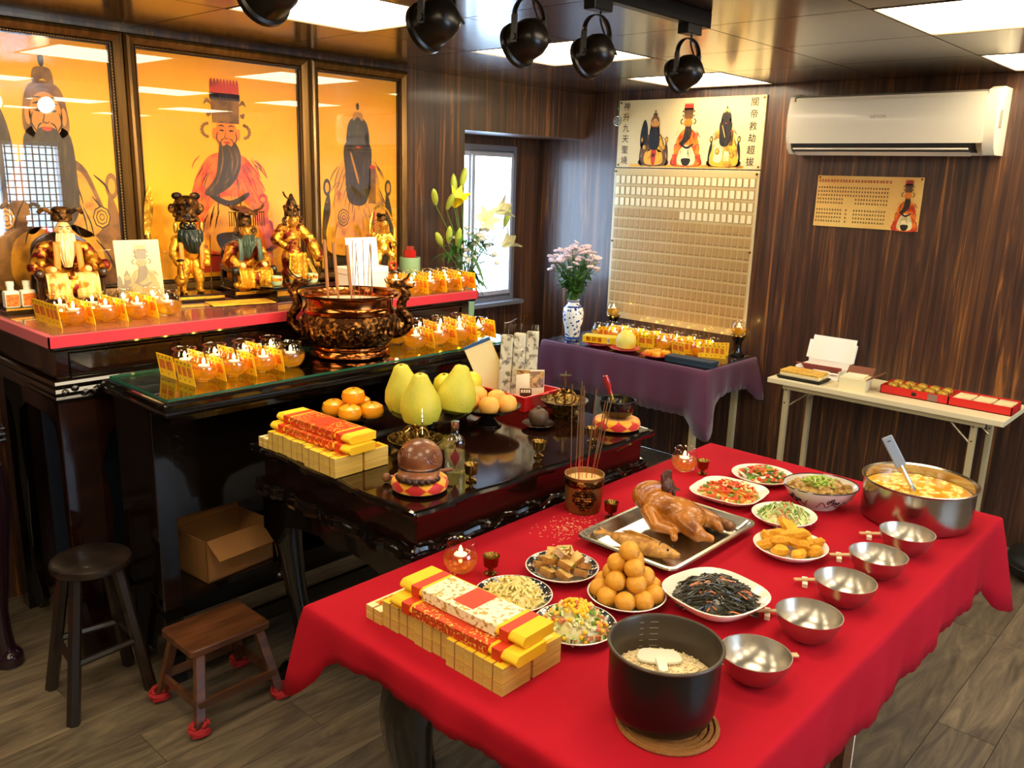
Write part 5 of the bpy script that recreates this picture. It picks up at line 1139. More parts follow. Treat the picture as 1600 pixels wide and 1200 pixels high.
for s in (-1, 1):
    b = MB()
    for r in (.010, .018, .026): b.tube([tuple(Vector((0, .008, .052))+Vector((s*.75+r*14*cos(a*pi/8)*.6*s, -.6+r*14*cos(a*pi/8)*.75, .35+r*14*sin(a*pi/8))).normalized()*.0645) for a in range(17)], .0022, 6)
    b.build('carved_eye', FISHW, t)
b = MB()
for k in range(9): a = pi+pi*(k+1)/10; b.ell((.056*cos(a), -.02+.058*sin(a), .012), (.011, .011, .010), 8, 6)
b.build('carved_waves', mat('dark_carving', '#32180c', .4), t)
t = T('fish_striker', 'wooden striker with a ball end behind the wooden fish', 'striker', (1.485, 1.83, CZ+.014), radians(-32)); MB().tube([(0, 0, 0), (.19, 0, .012)], [.005, .006], 8).build('rod', FISHW, t); MB().ell((-.004, 0, 0), .0135, 14, 9).build('ball', FISHW, t)
# black singing bowl with striker
t = T('singing_bowl', 'black metal bowl with a gold rim on the right harlequin cushion', 'bowl', (2.445, 1.712, CZ+.036)); MB().lathe([(0, .002), (.035, .004), (.056, .02), (.064, .045), (.064, .068), (.061, .068), (.058, .045), (.04, .016), (0, .012)], 36).build('bowl_wall', mat('black_gloss_bowl', '#0c0c0e', .18, coat=.4), t); MB().lathe([(.0605, .067), (.0625, .070), (.0645, .067)], 36).build('rim', BLACK, t)
t = T('bowl_striker', 'red and gold striker standing in the black bowl', 'striker', (2.455, 1.725, CZ+.05)); MB().tube([(0, 0, 0), (-.016, .016, .07)], [.008, .008], 10).build('wrapped_end', GOLDB, t); MB().at((-.016, .016, .07), (radians(-13), radians(-13), 0)).lathe([(0, 0), (.008, 0), (.007, .015), (.010, .035), (.011, .055), (.009, .07), (0, .073)], 14).build('handle', mat('red_lacquer_handle', '#a52118', .2, coat=.5), t)
# bottle
t = T('liquor_bottle', 'clear glass liquor bottle with a dark red diamond label', 'bottle', (1.682, 1.758, CZ), radians(-40))
MB().lathe([(0, .003), (.028, .001), (.032, .006), (.032, .095), (.028, .108), (.012, .122), (.0105, .148), (.012, .150)], 24, sc=(1, .62)).build('glass_body', GLASS, t); MB().lathe([(0, .006), (.029, .006), (.0295, .07), (0, .07)], 24, sc=(1, .6)).build('spirit', liquid('clear_spirit', (.97, .95, .85), (.9, .85, .6), .12), t)
MB().lathe([(.011, .142), (.0125, .144), (.0125, .160), (.0, .161)], 16).build('cap', STEEL, t); MB().at((0, -.0225, .055), (pi/2, 0, 0)).prism([(0, -.030), (.014, 0), (0, .030), (-.014, 0)], 0, .002).build('diamond_label', mat('maroon_label', '#6a1a1c', .5), t)
# small metal goblets
def goblet(x, y, z, label):
    t = T('wine_cup', label, 'cup', (x, y, z), 0, 'small metal wine cups')
    MB().lathe([(.018, .024), (.0215, .05), (.0225, .052), (.0205, .05), (.016, .026), (0, .022)], 22).build('cup_bowl', BRASS, t); MB().lathe([(0, 0), (.016, 0), (.0165, .004), (.007, .009), (.006, .016), (.012, .02), (.018, .0245), (0, .0245)], 22).build('stem_foot', BRASS, t)
goblet(1.668, 1.672, CZ, 'small brass wine cup beside the glass bottle'); goblet(1.985, 1.685, CZ, 'small brass wine cup in the middle of the offering table'); goblet(2.235, 1.662, CZ, 'small brass wine cup near the right cushion on the offering table')
goblet(1.462, 1.388, DZ, 'small metal wine cup beside the left oil lamp on red cloth'); goblet(1.99, 1.395, DZ, 'small metal wine cup between incense pot and steel tray'); goblet(2.548, 1.408, DZ, 'small metal wine cup beside the far oil lamp on red cloth')
# teapot-like jar on saucer
t = T('saucer', 'dark saucer under the brown round jar', 'saucer', (2.235, 1.905, CZ)); MB().lathe([(0, .002), (.03, 0), (.034, .004), (.06, .014), (.058, .016), (.03, .007), (0, .006)], 32).build('saucer_plate', DISHM, t)
t = T('round_jar', 'brown round lidded jar with a small knob on a saucer', 'jar', (2.235, 1.905, CZ+.006)); JB = mat('brown_clay', '#4a3524', .45); MB().lathe([(0, 0), (.02, 0), (.032, .012), (.037, .032), (.033, .05), (.018, .061), (0, .063)], 28).build('jar_body', JB, t); MB().lathe([(.0, .062), (.006, .063), (.007, .07), (0, .073)], 12).build('knob', JB, t)
# red basket and its contents
t = T('red_basket', 'red plastic basket tray holding wrapped packs', 'basket', (2.43, 2.215, CZ), 0)
W2, L2, hh = .205, .32, .06
def wall4(m, w, l, t_, z0, z1, k): 
    m.sheet(lambda u, v: 0, 0, 0) if 0 else None
m = MB(); m.b2((-W2/2+.01, -L2/2+.01, 0), (W2/2-.01, L2/2-.01, .004))
def tapered(m, z0, z1, a, b, th):
    vs = []; 
    for (g, z) in ((a, z0), (b, z1), (b-th, z1), (a-th, z0+.001)):
        vs += [(-W2/2+.01-g, -L2/2+.01-g, z), (W2/2-.01+g, -L2/2+.01-g, z), (W2/2-.01+g, L2/2-.01+g, z), (-W2/2+.01-g, L2/2-.01+g, z)]
    fs = [(r*4+i, r*4+(i+1) % 4, (r+1)*4+(i+1) % 4, (r+1)*4+i) for r in range(3) for i in range(4)]; m.add(vs, fs, 0, False)
tapered(m, 0, hh, 0, .012, .003); m.build('basket_wall', REDPL, t)
m = MB(); g = .012; a, b = W2/2-.01+g, L2/2-.01+g; m.tube([(-a, -b, hh), (a, -b, hh), (a, b, hh), (-a, b, hh), (-a, -b, hh), (a, -b, hh)], .005, 8); m.build('rim', REDPL, t)
for s in (-1, 1): MB().tube(smooth_path([(-.03, s*b, hh), (0, s*(b+.022), hh+.006), (.03, s*b, hh)]), .004, 6).build('handle', REDPL, t)
PACK = mat('printed_grey_pack', '#c4bda8', .4, var=(38, '#6a6256', .50, .6)); PLASTIC = thin_glass('clear_plastic_wrap', (.95, .95, .93), .9, .06, 1.5)
t = T('wrapped_pack', 'clear-wrapped bundle of grey printed sticks leaning in the basket', 'pack', (2.44, 2.20, CZ+.008), radians(-48)); t.rotation_euler = (radians(-10), radians(2), radians(-48))
for i in range(3): MB().b2((-.075+i*.05, -.026, 0), (-.0255+i*.05, .026, .255+.010*i)).build('printed_stick_pack', PACK, t, bevel=.008)
m = MB(); m.sheet(lambda u, v: (-.078+.154*u+.004*sin(v*20), -.029-.006*sin(u*9+v*7), -.0+.30*v), 12, 14); m.sheet(lambda u, v: (.078-.154*u, .028+.004*sin(u*9), .30*v), 12, 14); m.sheet(lambda u, v: (.078, -.029+.057*u, .30*v), 3, 6); m.sheet(lambda u, v: (-.078, .028-.057*u, .30*v), 3, 6)
m.sheet(lambda u, v: (-.078+.156*u*(1)+(v*.05 if u < .5 else 0), -.029+.057*v*.5+.0, .30+.05*v*sin(pi*u*.5+.3)), 8, 4); m.build('plastic_wrap', PLASTIC, t)
t = T('paper_folder', 'cream paper folder with a blue top edge standing in the basket', 'folder', (2.425, 2.285, CZ+.008)); t.rotation_euler = (radians(4), radians(-24), radians(-47))
MB().b2((-.05, -.004, 0), (.06, .004, .235)).build('cream_sheets', mat('cream_paper', '#ecd9a0', .7), t); MB().b2((-.052, -.005, .228), (.062, .005, .24)).build('blue_edge', mat('blue_binding', '#2f5680', .5), t); MB().b2((-.052, .0045, 0), (.062, .0065, .235)).build('yellow_cover', YPAPER, t)
t = T('snack_bag', 'brown and white printed snack bag at the front of the basket', 'bag', (2.425, 2.115, CZ+.008), radians(-45)); t.rotation_euler = (radians(-8), 0, radians(-45))
SNK = [mat('snack_bag_white', '#d8cbb0', .35), mat('snack_brown_print', '#6a4420', .35, var=(60, '#b8874a', .45, .6)), mat('snack_dark_label', '#4a2c18', .4)]
m = MB(); m.sheet(lambda u, v: (-.055+.11*u, -.018*sin(pi*u)*sin(pi*min(1, v*1.05)), .135*v), 10, 10, 0); m.sheet(lambda u, v: (.055-.11*u, .018*sin(pi*u)*sin(pi*min(1, v*1.05)), .135*v), 10, 10, 0); m.build('bag_film', SNK[0], t)
m = MB(); m.sheet(lambda u, v: (-.002+.055*u, -.0195*sin(pi*(.48+.5*u))*sin(pi*min(1, (.5+.45*v)*1.05))-.0012, .0675+.061*v), 8, 8, 0); m.sheet(lambda u, v: (-.054+.052*u, -.0195*sin(pi*(.01+.47*u))*sin(pi*.96)-.0012, .115+.018*v), 8, 3, 0); m.build('nut_print', SNK[1], t); m = MB(); m.sheet(lambda u, v: (-.04+.045*u, -.0195*sin(pi*(.14+.41*u))*sin(pi*(.12+.36*v))-.0014, .016+.046*v), 8, 6); m.build('dark_label', SNK[2], t)
p = MB()
for k in range(4): p.b2((-.0365+k*.0098, -.0215, .046), (-.0295+k*.0098, -.0205, .058))
p.build('label_marks', SNK[0], t)
t = T('small_white_box', 'small white printed box behind the yellow pears', 'box', (2.335, 2.355, CZ+.006), radians(10)); MB().b2((-.03, -.025, 0), (.03, .025, .085)).build('carton', WHITECARD, t, bevel=.002); MB().b2((-.025, -.0256, .03), (.02, -.0252, .06)).build('print_band', SNK[0], t)

# ================================================================ JOSS PAPER STACKS
def block(label, x, y, z, w, d, h, group, top=YPAPER, rz=0, band=True):
    """one bundle of paper, x..x+w, y..y+d"""
    t = T('joss_paper_bundle', label, 'paper', (x+w/2, y+d/2, z), rz, group)
    m = MB(); m.b2((-w/2, -d/2, 0), (w/2, d/2, h), 0)
    o = m.build('paper_block', [PAPERSIDE, top], t, bevel=.0012)
    for p in o.data.polygons:
        if p.normal.z > .5 or p.normal.x > .5: p.material_index = 1
    MB().b2((-w/2+.02, -d/2+.008, h), (w/2-.012, d/2-.008, h+.0006)).build('printed_panel', PRINTGOLD, t)
    if band: MB().b2((-w/2-.0006, -.0015, -.0), (w/2+.0006, .0015, h+.0012)).build('tie', CARDB, t)
def packet(label, x, y, z, rz, L, w, M, group):
    t = T('folded_paper_packet', label, 'paper', (x, y, z), rz, group)
    m = MB(); n = 10; pr = [(-w/2+.012*(1-cos(pi*i/n))*0 + (-.012*sin(pi*i/n)), .024*i/n) for i in range(n+1)]
    poly = [(w/2, 0), (w/2, .008), (w/2-.002, .010), (w/2, .013), (w/2, .024)]+[(-w/2-.010*sin(pi*i/n), .024-.024*i/n) for i in range(n+1)]
    m.at((0, -L/2, 0), (pi/2, 0, 0)); m.X = Matrix(((1, 0, 0, 0), (0, 0, 1, -L/2), (0, 1, 0, 0), (0, 0, 0, 1))); m.prism(poly[::-1], 0, L); m.build('folded_sheets', YPAPER, t)
    for s in (-1, 1): MB().b2((-w/2-.0105, s*(L*.36)-.012, -.0005), (w/2+.0005, s*(L*.36)+.012, .0246)).build('red_band', REDBAND, t)
    MB().b2((-w/2-.011, -L*.30, .002), (w/2-.004, L*.30, .0250)).build('printed_wrapper', M, t)
    MB().b2((-w/2+.006, -.03, .0250), (w/2-.004, .03, .0256)).build('centre_label', REDBAND, t)
WRAPG = mat('gold_white_foil_print', '#f4ecc4', .35, .1, var=(95, '#b89638', .53, .6))
def stack(X, Y0, Y1, Z, n1, label, group, WM, h, w1, w2, pd):
    """rows of bundles from the far end Y0 to the near end Y1; pale bundles first"""
    for l in range(2): block(f'pale paper bundle {label}, {"lower" if l == 0 else "upper"} one at far end', X, Y0-pd, Z+l*h*.55, w1+w2+.01, pd-.001, h*.54, group, PALEPAPER)
    d = (Y0-pd-Y1)/n1; y = Y0-pd
    for c in range(n1):
        y -= d; off = -.004 if c >= n1-3 else (.008 if c % 2 else .004)
        for l in range(2): block(f'yellow paper bundle {label}, {ORD[c]} from far end, outer row, {"lower" if l == 0 else "upper"}', X+off, y, Z+l*(h+.0005), w1, d-.0008, h, group)
        block(f'yellow paper bundle {label}, {ORD[c]} from far end, inner row', X+w1+.008+off, y, Z, w2, d-.0008, h*2-(.006 if c % 2 else 0), group, band=False)
stack(1.098, 1.436, 1.0, DZ, 7, 'on the red cloth', 'joss paper on the red cloth', WRAPG, .031, .085, .088, .055)
packet('lower folded gold paper packet on the red-cloth paper stack', 1.155, 1.165, DZ+.0635, .03, .37, .085, FOILRED, 'folded packets on the red cloth')
packet('upper folded gold paper packet on the red-cloth paper stack', 1.188, 1.172, DZ+.0895, .02, .365, .088, WRAPG, 'folded packets on the red cloth')
stack(1.392, 2.372, 1.952, CZ, 7, 'on the offering table', 'joss paper on the offering table', FOILRED, .030, .10, .09, .05)
packet('lower folded red and gold packet on the offering table paper', 1.478, 2.14, CZ+.0615, .05, .39, .092, FOILRED, 'folded packets on the offering table')
packet('upper folded red and gold packet on the offering table paper', 1.497, 2.147, CZ+.0875, .03, .37, .092, FOILRED, 'folded packets on the offering table')

# ================================================================ INCENSE POT AND ASH ON THE RED CLOTH
t = T('incense_pot', 'cylindrical bronze incense pot with an embossed roundel on the red cloth', 'pot', (1.985, 1.497, DZ), radians(-50))
MB().lathe([(0, 0), (.05, 0), (.053, .004), (.053, .012), (.056, .016), (.060, .115), (.062, .118), (.058, .118), (.055, .10), (0, .098)], 40).build('pot_wall', mat('antique_brass_pot', '#9a7640', .45, .6, var=(8, '#7a5528', .4, .65)), t)
m = MB()
for k in range(9):
    for j in range(9):
        x, z = (k-4)*.0085, (j-4)*.0085
        if x*x+z*z < .036**2: a = x/.058; m.ell((.0575*sin(a), -.0575*cos(a), .055+z), (.0055, .0035, .0055), 7, 5)
m.build('embossed_roundel', COPPERD, t); MB().lathe([(.0595, .085), (.0612, .088), (.0615, .105), (.0598, .108)], 40).build('patterned_band', COPPERD, t); MB().lathe([(0, .099), (.0555, .101)], 32).build('sand', mat('pale_sand', '#d8b878', .9), t)
rr = random.Random(4); tips = [(-.03, .03, -.02, .02, .30), (-.015, .01, 0, .02, .31), (-.012, .015, -.01, .015, .29), (.0, .01, .0, .02, .28), (.01, 0, .06, -.03, .285), (.012, .004, .065, -.028, .282), (.02, -.01, .10, -.08, .25), (.022, -.012, .12, -.09, .262), (.026, -.018, .13, -.1, .27), (-.02, .02, .0, .0, .25), (-.008, .012, .005, .01, .295)]
for i, (dx, dy, lx, ly, L) in enumerate(tips): stick(1.985+dx, 1.497+dy, DZ+.098, (lx, ly), L, .0016, INCT, 'thin incense stick in the cylindrical bronze pot', 'thin incense sticks in the cylindrical pot')
m = MB()
for i in range(170):
    a = rr.uniform(0, 6.28); q = rr.gauss(0, 1); x = 1.84+.045*rr.gauss(0, 1); y = 1.435+.035*rr.gauss(0, 1); L = rr.uniform(.003, .009)
    m.tube([(x, y, DZ+.001), (x+L*cos(a), y+L*sin(a), DZ+.0012)], .0006, 4)
o = m.build('ash_crumbs', mat('pale_ash_crumb', '#e0b080', .9)); tag(o, 'scattered pale incense ash crumbs on the red cloth', 'ash', None, 'stuff')

# ================================================================ DISHES
def rim_mat(name, r, dark='#1f2433', base=None):
    m = mat(name, base or '#e3dcd0', .18, coat=.4); nt = m.node_tree; b = nt.nodes['Principled BSDF']; tc = nt.nodes.new('ShaderNodeTexCoord'); sp = nt.nodes.new('ShaderNodeVectorMath'); sp.operation = 'MULTIPLY'; sp.inputs[1].default_value = (1, 1, 0)
    ln = nt.nodes.new('ShaderNodeVectorMath'); ln.operation = 'LENGTH'; nt.links.new(tc.outputs['Object'], sp.inputs[0]); nt.links.new(sp.outputs[0], ln.inputs[0])
    g = nt.nodes.new('ShaderNodeMath'); g.operation = 'GREATER_THAN'; g.inputs[1].default_value = r*.74; nt.links.new(ln.outputs['Value'], g.inputs[0])
    l = nt.nodes.new('ShaderNodeMath'); l.operation = 'LESS_THAN'; l.inputs[1].default_value = r*.965; nt.links.new(ln.outputs['Value'], l.inputs[0])
    n = nt.nodes.new('ShaderNodeTexVoronoi'); n.inputs['Scale'].default_value = 90; nt.links.new(tc.outputs['Object'], n.inputs['Vector']); c = nt.nodes.new('ShaderNodeMath'); c.operation = 'GREATER_THAN'; c.inputs[1].default_value = .33; nt.links.new(n.outputs['Distance'], c.inputs[0])
    a = nt.nodes.new('ShaderNodeMath'); a.operation = 'MULTIPLY'; nt.links.new(g.outputs[0], a.inputs[0]); nt.links.new(l.outputs[0], a.inputs[1]); a2 = nt.nodes.new('ShaderNodeMath'); a2.operation = 'MULTIPLY'; nt.links.new(a.outputs[0], a2.inputs[0]); nt.links.new(c.outputs[0], a2.inputs[1])
    mx = nt.nodes.new('ShaderNodeMix'); mx.data_type = 'RGBA'; nt.links.new(a2.outputs[0], mx.inputs[0]); mx.inputs[6].default_value = lin(base or '#e3dcd0'); mx.inputs[7].default_value = lin(dark); nt.links.new(mx.outputs[2], b.inputs['Base Color']); return m
RIMP = rim_mat('patterned_rim_porcelain', .095)
def plate(label, x, y, r, h=.028, M=None, rf=None, sc=(1, 1), foot=.55, rz=0):
    t = T('plate', label, 'plate', (x, y, DZ), rz, 'plates on the red cloth')
    MB().lathe([(0, .004), (r*foot, .003), (r*foot, 0), (r*(foot+.03), 0), (r*.8, h*.42), (r*.985, h*.92), (r, h), (r*.975, h+.001), (r*.78, h*.55), (r*.5, .0075), (0, .007)], 48, rf=rf, sc=sc).build('plate_body', M or WHITEC, t)
    return t
def squarish(p=3.2): return lambda a: (abs(cos(a))**p+abs(sin(a))**p)**(-1/p)*.93
def scall(n=24, k=.02): return lambda a: 1+k*cos(n*a)
def food(label, cat, x, y, z, fn, mats, name):
    m = MB(); fn(m); o = m.build(name, mats, loc=(x, y, z)); return tag(o, label, cat, None, 'stuff')
def dome(rr, R, h):
    q = sqrt(rr.random()); a = rr.uniform(0, 2*pi); r = R*q; return r*cos(a), r*sin(a), h*(1-q*q)
FM = lambda n, c, c2=None, r=.45: mat(n, c, r, coat=.25, sub=.08, var=(60, c2, .4, .65) if c2 else None)
F_TOFU = FM('braised_tofu', '#8a5a2c', '#b8843e'); F_TOFUC = FM('tofu_cut_face', '#d8b46a', '#c29a50'); F_BALL = mat('fried_taro_ball', '#d99a2c', .5, var=(30, '#c07c20', .45, .65), bump=(120, .3)); F_NOOD = FM('pale_bamboo_shreds', '#e8d890', '#d4be68'); F_CORN = FM('sweetcorn', '#f0b81c'); F_CAB = FM('pale_cabbage', '#e8e0b0', '#cfd68a'); F_GRN = FM('green_vegetable', '#5a8a2a', '#88ac48'); F_RED = FM('red_pepper', '#c8361a', '#e0562a'); F_ORG = FM('orange_stirfry', '#dc8a2c', '#c46a20'); F_SEA = FM('dark_seaweed', '#1e1c14', '#3a3626', .3); F_SPR = FM('bean_sprout', '#d8dca0', '#b4c470'); F_FRY = mat('golden_batter', '#e8a820', .6, var=(50, '#d08c18', .4, .65), bump=(150, .5)); F_HAM = FM('pink_ham', '#d88a62', '#c8703e'); F_TAR = FM('taro_cubes', '#b8934e', '#8f6d38'); F_WHI = FM('egg_white', '#f0e8cc')
# taro balls
plate('round plate with patterned rim heaped with golden taro balls', 1.592, 1.055, .096, .026, RIMP)
BM = MB().ell((0, 0, 0), (.0255, .0255, .0245), 18, 11).mesh('taro_ball', F_BALL); k = 0; bx, by = 1.592, 1.055
names = {0: 'bottom layer', 1: 'second layer', 2: 'third layer', 3: 'top'}
for lay, (n, R, z, ph) in enumerate(((9, .066, .034, .2), (5, .041, .068, .5), (3, .027, .101, .1), (1, .0, .134, 0))):
    for i in range(n):
        a = ph+2*pi*i/n; lb = f'golden taro ball, {ORD[i]} of the {names[lay]} counted anticlockwise from the right' if n > 1 else 'golden taro ball on the very top of the heap'
        tag(obj('taro_ball', BM, None, (bx+R*cos(a), by+R*sin(a), DZ+z)), lb, 'food', 'golden taro balls')
# braised tofu
plate('round plate with dark rim piled with braised tofu', 1.592, 1.258, .095, .026, RIMP); rr = random.Random(6); k = 0
TF = MB().box((0, 0, 0), (.036, .03, .016), 0); TF.m = [1, 1, 0, 0, 0, 0]; TFM = TF.mesh('tofu_piece', [F_TOFU, F_TOFUC])
for lay, (n, R, z) in enumerate(((8, .056, .026), (5, .034, .046), (2, .014, .062))):
    for i in range(n):
        a = 2*pi*i/n+.3*lay; o = obj('tofu_piece', TFM, None, (1.592+R*cos(a), 1.258+R*sin(a), DZ+z), (rr.uniform(-.6, .6), rr.uniform(-.6, .6), rr.uniform(0, 3)))
        tag(o, f'braised tofu piece, {ORD[i]} of the {["bottom", "middle", "top"][lay]} layer counted anticlockwise from the right', 'food', 'braised tofu pieces')
def f_garn(m):
    for i in range(60):
        x, y, z = dome(rr, .05, .05); m.at((x, y, z+.022), (rr.random()*3, rr.random()*3, 0)).box((0, 0, 0), (rr.uniform(.006, .014), .006, .004), 0 if i % 5 else 1)
food('chopped garlic and onion scattered over the braised tofu', 'garnish', 1.592, 1.258, DZ, f_garn, [F_TOFUC, F_GRN], 'chopped_garnish')
# bamboo shreds
plate('round plate with patterned rim under pale shredded bamboo', 1.392, 1.245, .095, .026, RIMP)
def f_noo(m):
    m.at(); m.lathe([(.07, .012), (.05, .035), (.02, .045), (0, .047)], 20, 0)
    for i in range(150):
        x, y, z = dome(rr, .072, .045); a = rr.uniform(0, 6.3); L = rr.uniform(.02, .045); b = rr.uniform(-.01, .01)
        m.tube([(x-L/2*cos(a), y-L/2*sin(a), z+.010), (x+b, y-b, z+.018), (x+L/2*cos(a), y+L/2*sin(a), z+.010)], rr.uniform(.0018, .0034), 5)
food('heap of pale yellow shredded bamboo shoots nearest the paper stack', 'food', 1.392, 1.245, DZ, f_noo, [F_NOOD], 'shredded_bamboo')
# corn salad
plate('round plate with patterned rim under the corn and cabbage salad', 1.388, 1.052, .095, .026, RIMP)
def f_corn(m):
    m.at(); m.lathe([(.07, .012), (.055, .035), (.03, .055), (0, .062)], 20, 1)
    for i in range(230):
        x, y, z = dome(rr, .076, .06); q = rr.random()
        top = (x*x+y*y) < .032**2
        if (top and q < .7) or q < .16: m.at().ell((x, y, z+.018), .0055, 7, 5, 0)
        elif q < .55: m.at((x, y, z+.014), (rr.random()*3, rr.random()*3, rr.random()*3)).box((0, 0, 0), (.016, .010, .003), 1)
        elif q < .75: m.at((x, y, z+.014), (rr.random()*3, rr.random()*3, rr.random()*3)).box((0, 0, 0), (.016, .007, .003), 2)
        else: m.at((x, y, z+.015), (rr.random()*3, rr.random()*3, rr.random()*3)).box((0, 0, 0), (.012, .009, .004), 3)
    m.at()
food('heaped salad of corn, cabbage, ham and cucumber behind the rice pot', 'food', 1.388, 1.052, DZ, f_corn, [F_CORN, F_CAB, F_GRN, F_HAM], 'corn_salad')
# seaweed
t = plate('large white squarish bowl of dark seaweed', 1.722, .888, .125, .046, None, squarish(2.8), (1, 1), .5, radians(-12))
def f_sea(m):
    m.at(); m.lathe([(.085, .03), (.06, .052), (.03, .06), (0, .063)], 20, 0)
    for i in range(330):
        x, y, z = dome(rr, .088, .045); a = rr.gauss(2.3, .5); L = rr.uniform(.03, .07); b = rr.uniform(-.012, .012)
        m.tube([(x-L/2*cos(a), y-L/2*sin(a), z+.022), (x+b, y+b, z+.030), (x+L/2*cos(a), y+L/2*sin(a), z+.020)], rr.uniform(.001, .0026), 6, 0 if i % 14 else 1)
food('mound of dark shredded seaweed in the large white bowl', 'food', 1.722, .888, DZ, f_sea, [F_SEA, F_HAM], 'shredded_seaweed')
# fried pieces
plate('white oval plate of golden fried pieces', 2.15, .897, .105, .03, WHITEC, None, (1, .95), .55); k = 0
FP = MB(); FP.lathe([(0, -.012), (.012, -.010), (.019, 0), (.014, .010), (0, .012)], 12, rf=lambda a: 1+.12*sin(3*a)+.08*cos(5*a), sc=(1.35, .85)); FPM = FP.mesh('fried_piece', F_FRY)
for lay, (n, R, z) in enumerate(((8, .065, .03), (5, .036, .048), (2, .02, .066))):
    for i in range(n):
        a = 2*pi*i/n+.35*lay; o = obj('fried_piece', FPM, None, (2.15+R*cos(a), .897+R*sin(a), DZ+z), (rr.uniform(-.5, .5), rr.uniform(-.5, .5), rr.uniform(0, 3)), (rr.uniform(1, 1.3), rr.uniform(1, 1.3), 1.2) if lay < 2 else (1.8, 1.2, 1.2))
        tag(o, f'golden fried piece, {ORD[i]} of the {["bottom", "middle", "top"][lay]} layer counted anticlockwise from the right', 'food', 'golden fried pieces')
# bean sprouts
plate('white oval plate of bean sprout salad', 2.352, 1.012, .10, .028, WHITEC, None, (1, .95))
def f_spr(m):
    m.at(); m.lathe([(.07, .016), (.05, .032), (0, .04)], 18, 0)
    for i in range(150):
        x, y, z = dome(rr, .074, .035); a = rr.uniform(0, 6.3); L = rr.uniform(.02, .05); m.tube([(x-L/2*cos(a), y-L/2*sin(a), z+.010), (x, y, z+.020+rr.uniform(0, .008)), (x+L/2*cos(a), y+L/2*sin(a), z+.010)], rr.uniform(.0012, .0022), 5, rr.choice((0, 0, 0, 1, 1, 2)))
food('tangled bean sprouts with green and red shreds', 'food', 2.352, 1.012, DZ, f_spr, [F_SPR, F_GRN, F_HAM], 'bean_sprouts')
# orange stir-fry
plate('white scalloped square plate of orange and red stir-fry', 2.408, 1.228, .122, .03, WHITEC, lambda a: squarish(3.5)(a)*(1+.008*cos(36*a)), (1, 1), .55, radians(6))
def f_stir(m):
    m.at(); m.lathe([(.088, .016), (.06, .034), (0, .045)], 18, 0)
    for i in range(170):
        x, y, z = dome(rr, .09, .034); c = rr.choice((0, 0, 0, 1, 1, 2, 3)); m.at((x, y, z+.016), (rr.uniform(-.5, .5), rr.uniform(-.5, .5), rr.random()*6)).box((0, 0, 0), (rr.uniform(.014, .034), rr.uniform(.006, .012), .005), c)
    m.at()
food('stir-fry of orange strips and red pepper on the scalloped square plate', 'food', 2.408, 1.228, DZ, f_stir, [F_ORG, F_RED, F_GRN, F_NOOD], 'pepper_stir_fry')
# salad
plate('white round plate of green salad with red tomato at the far side', 2.652, 1.232, .106, .024, WHITEC)
def f_sal(m):
    for i in range(90):
        x, y, z = dome(rr, .078, .03); c = rr.choice((0, 0, 1, 1, 2, 3)); m.at((x, y, z+.014), (rr.uniform(-.6, .6), rr.uniform(-.6, .6), rr.random()*6))
        if c == 1: m.ell((0, 0, 0), (.012, .008, .007), 8, 5, 1)
        else: m.box((0, 0, 0), (rr.uniform(.018, .036), rr.uniform(.008, .016), .003), c)
    m.at(); m.lathe([(.06, .01), (.04, .022), (0, .026)], 16, 0)
food('mixed salad of green slices, tomato and egg white', 'food', 2.652, 1.232, DZ, f_sal, [F_GRN, F_RED, F_WHI, F_ORG], 'green_salad')
# blue-white serving bowl with taro cubes
t = T('serving_bowl', 'deep pale bowl with dark scroll pattern, holding diced taro and scallion', 'bowl', (2.565, .995, DZ), radians(-42)); BR = .118
MB().lathe([(0, .004), (.05, .004), (.05, 0), (.056, 0), (.062, .008), (.095, .035), (.113, .062), (BR, .072), (BR-.003, .073), (.108, .062), (.088, .034), (.05, .012), (0, .01)], 48, sc=(1, .86)).build('bowl_body', STONEW, t)
MB().lathe([(BR-.0035, .0725), (BR-.001, .0752), (BR+.001, .072)], 48, sc=(1, .86)).build('dark_rim', mat('navy_rim', '#20222e', .2, coat=.4), t)
m = MB(); 
def onb(a, z, e=.0012):
    r = .062+(z-.008)*(.095-.062)/.027 if z < .035 else .095+(z-.035)*(.113-.095)/.027; return ((r+e)*cos(a), (r+e)*sin(a)*.86, z)
for q in range(5):
    a0 = -pi/2+(q-2)*1.25
    m.tube([onb(a0+u*.05, .03+.012*sin(u*.8)) for u in range(-10, 11)], .0012, 5)
    for (da, dz2, r) in ((-.1, .006, .07), (.08, .0, .08), (.0, .014, .06), (.22, .002, .05)):
        m.tube([onb(a0+da+r*cos(j*pi/6)*(1-j/20), .036+dz2+r*.13*sin(j*pi/6)*(1-j/20)) for j in range(15)], .0016, 5)
m.build('scroll_pattern', mat('dark_scroll_glaze', '#1e2030', .25, coat=.4), t)
def f_tar(m):
    m.at(); m.lathe([(.10, .058), (.06, .068), (0, .072)], 20, 0, sc=(1, .86))
    for i in range(110):
        x, y, z = dome(rr, .096, .022); 
        if rr.random() < .55 or x*x+y*y > .055**2: m.at((x, y*.86, z+.056), (rr.random()*3, rr.random()*3, rr.random()*3)).box((0, 0, 0), (.017, .016, .015), 0)
        else: m.at((x, y*.86, z+.070), (rr.uniform(-.5, .5), rr.uniform(-.5, .5), rr.random()*6)).box((0, 0, 0), (.022, .004, .003), 1)
    for i in range(70):
        x, y, z = dome(rr, .05, .018); m.at((x, y, z+.074), (rr.uniform(-.6, .6), rr.uniform(-.6, .6), rr.random()*6)).box((0, 0, 0), (.02, .004, .003), 1)
    m.at()
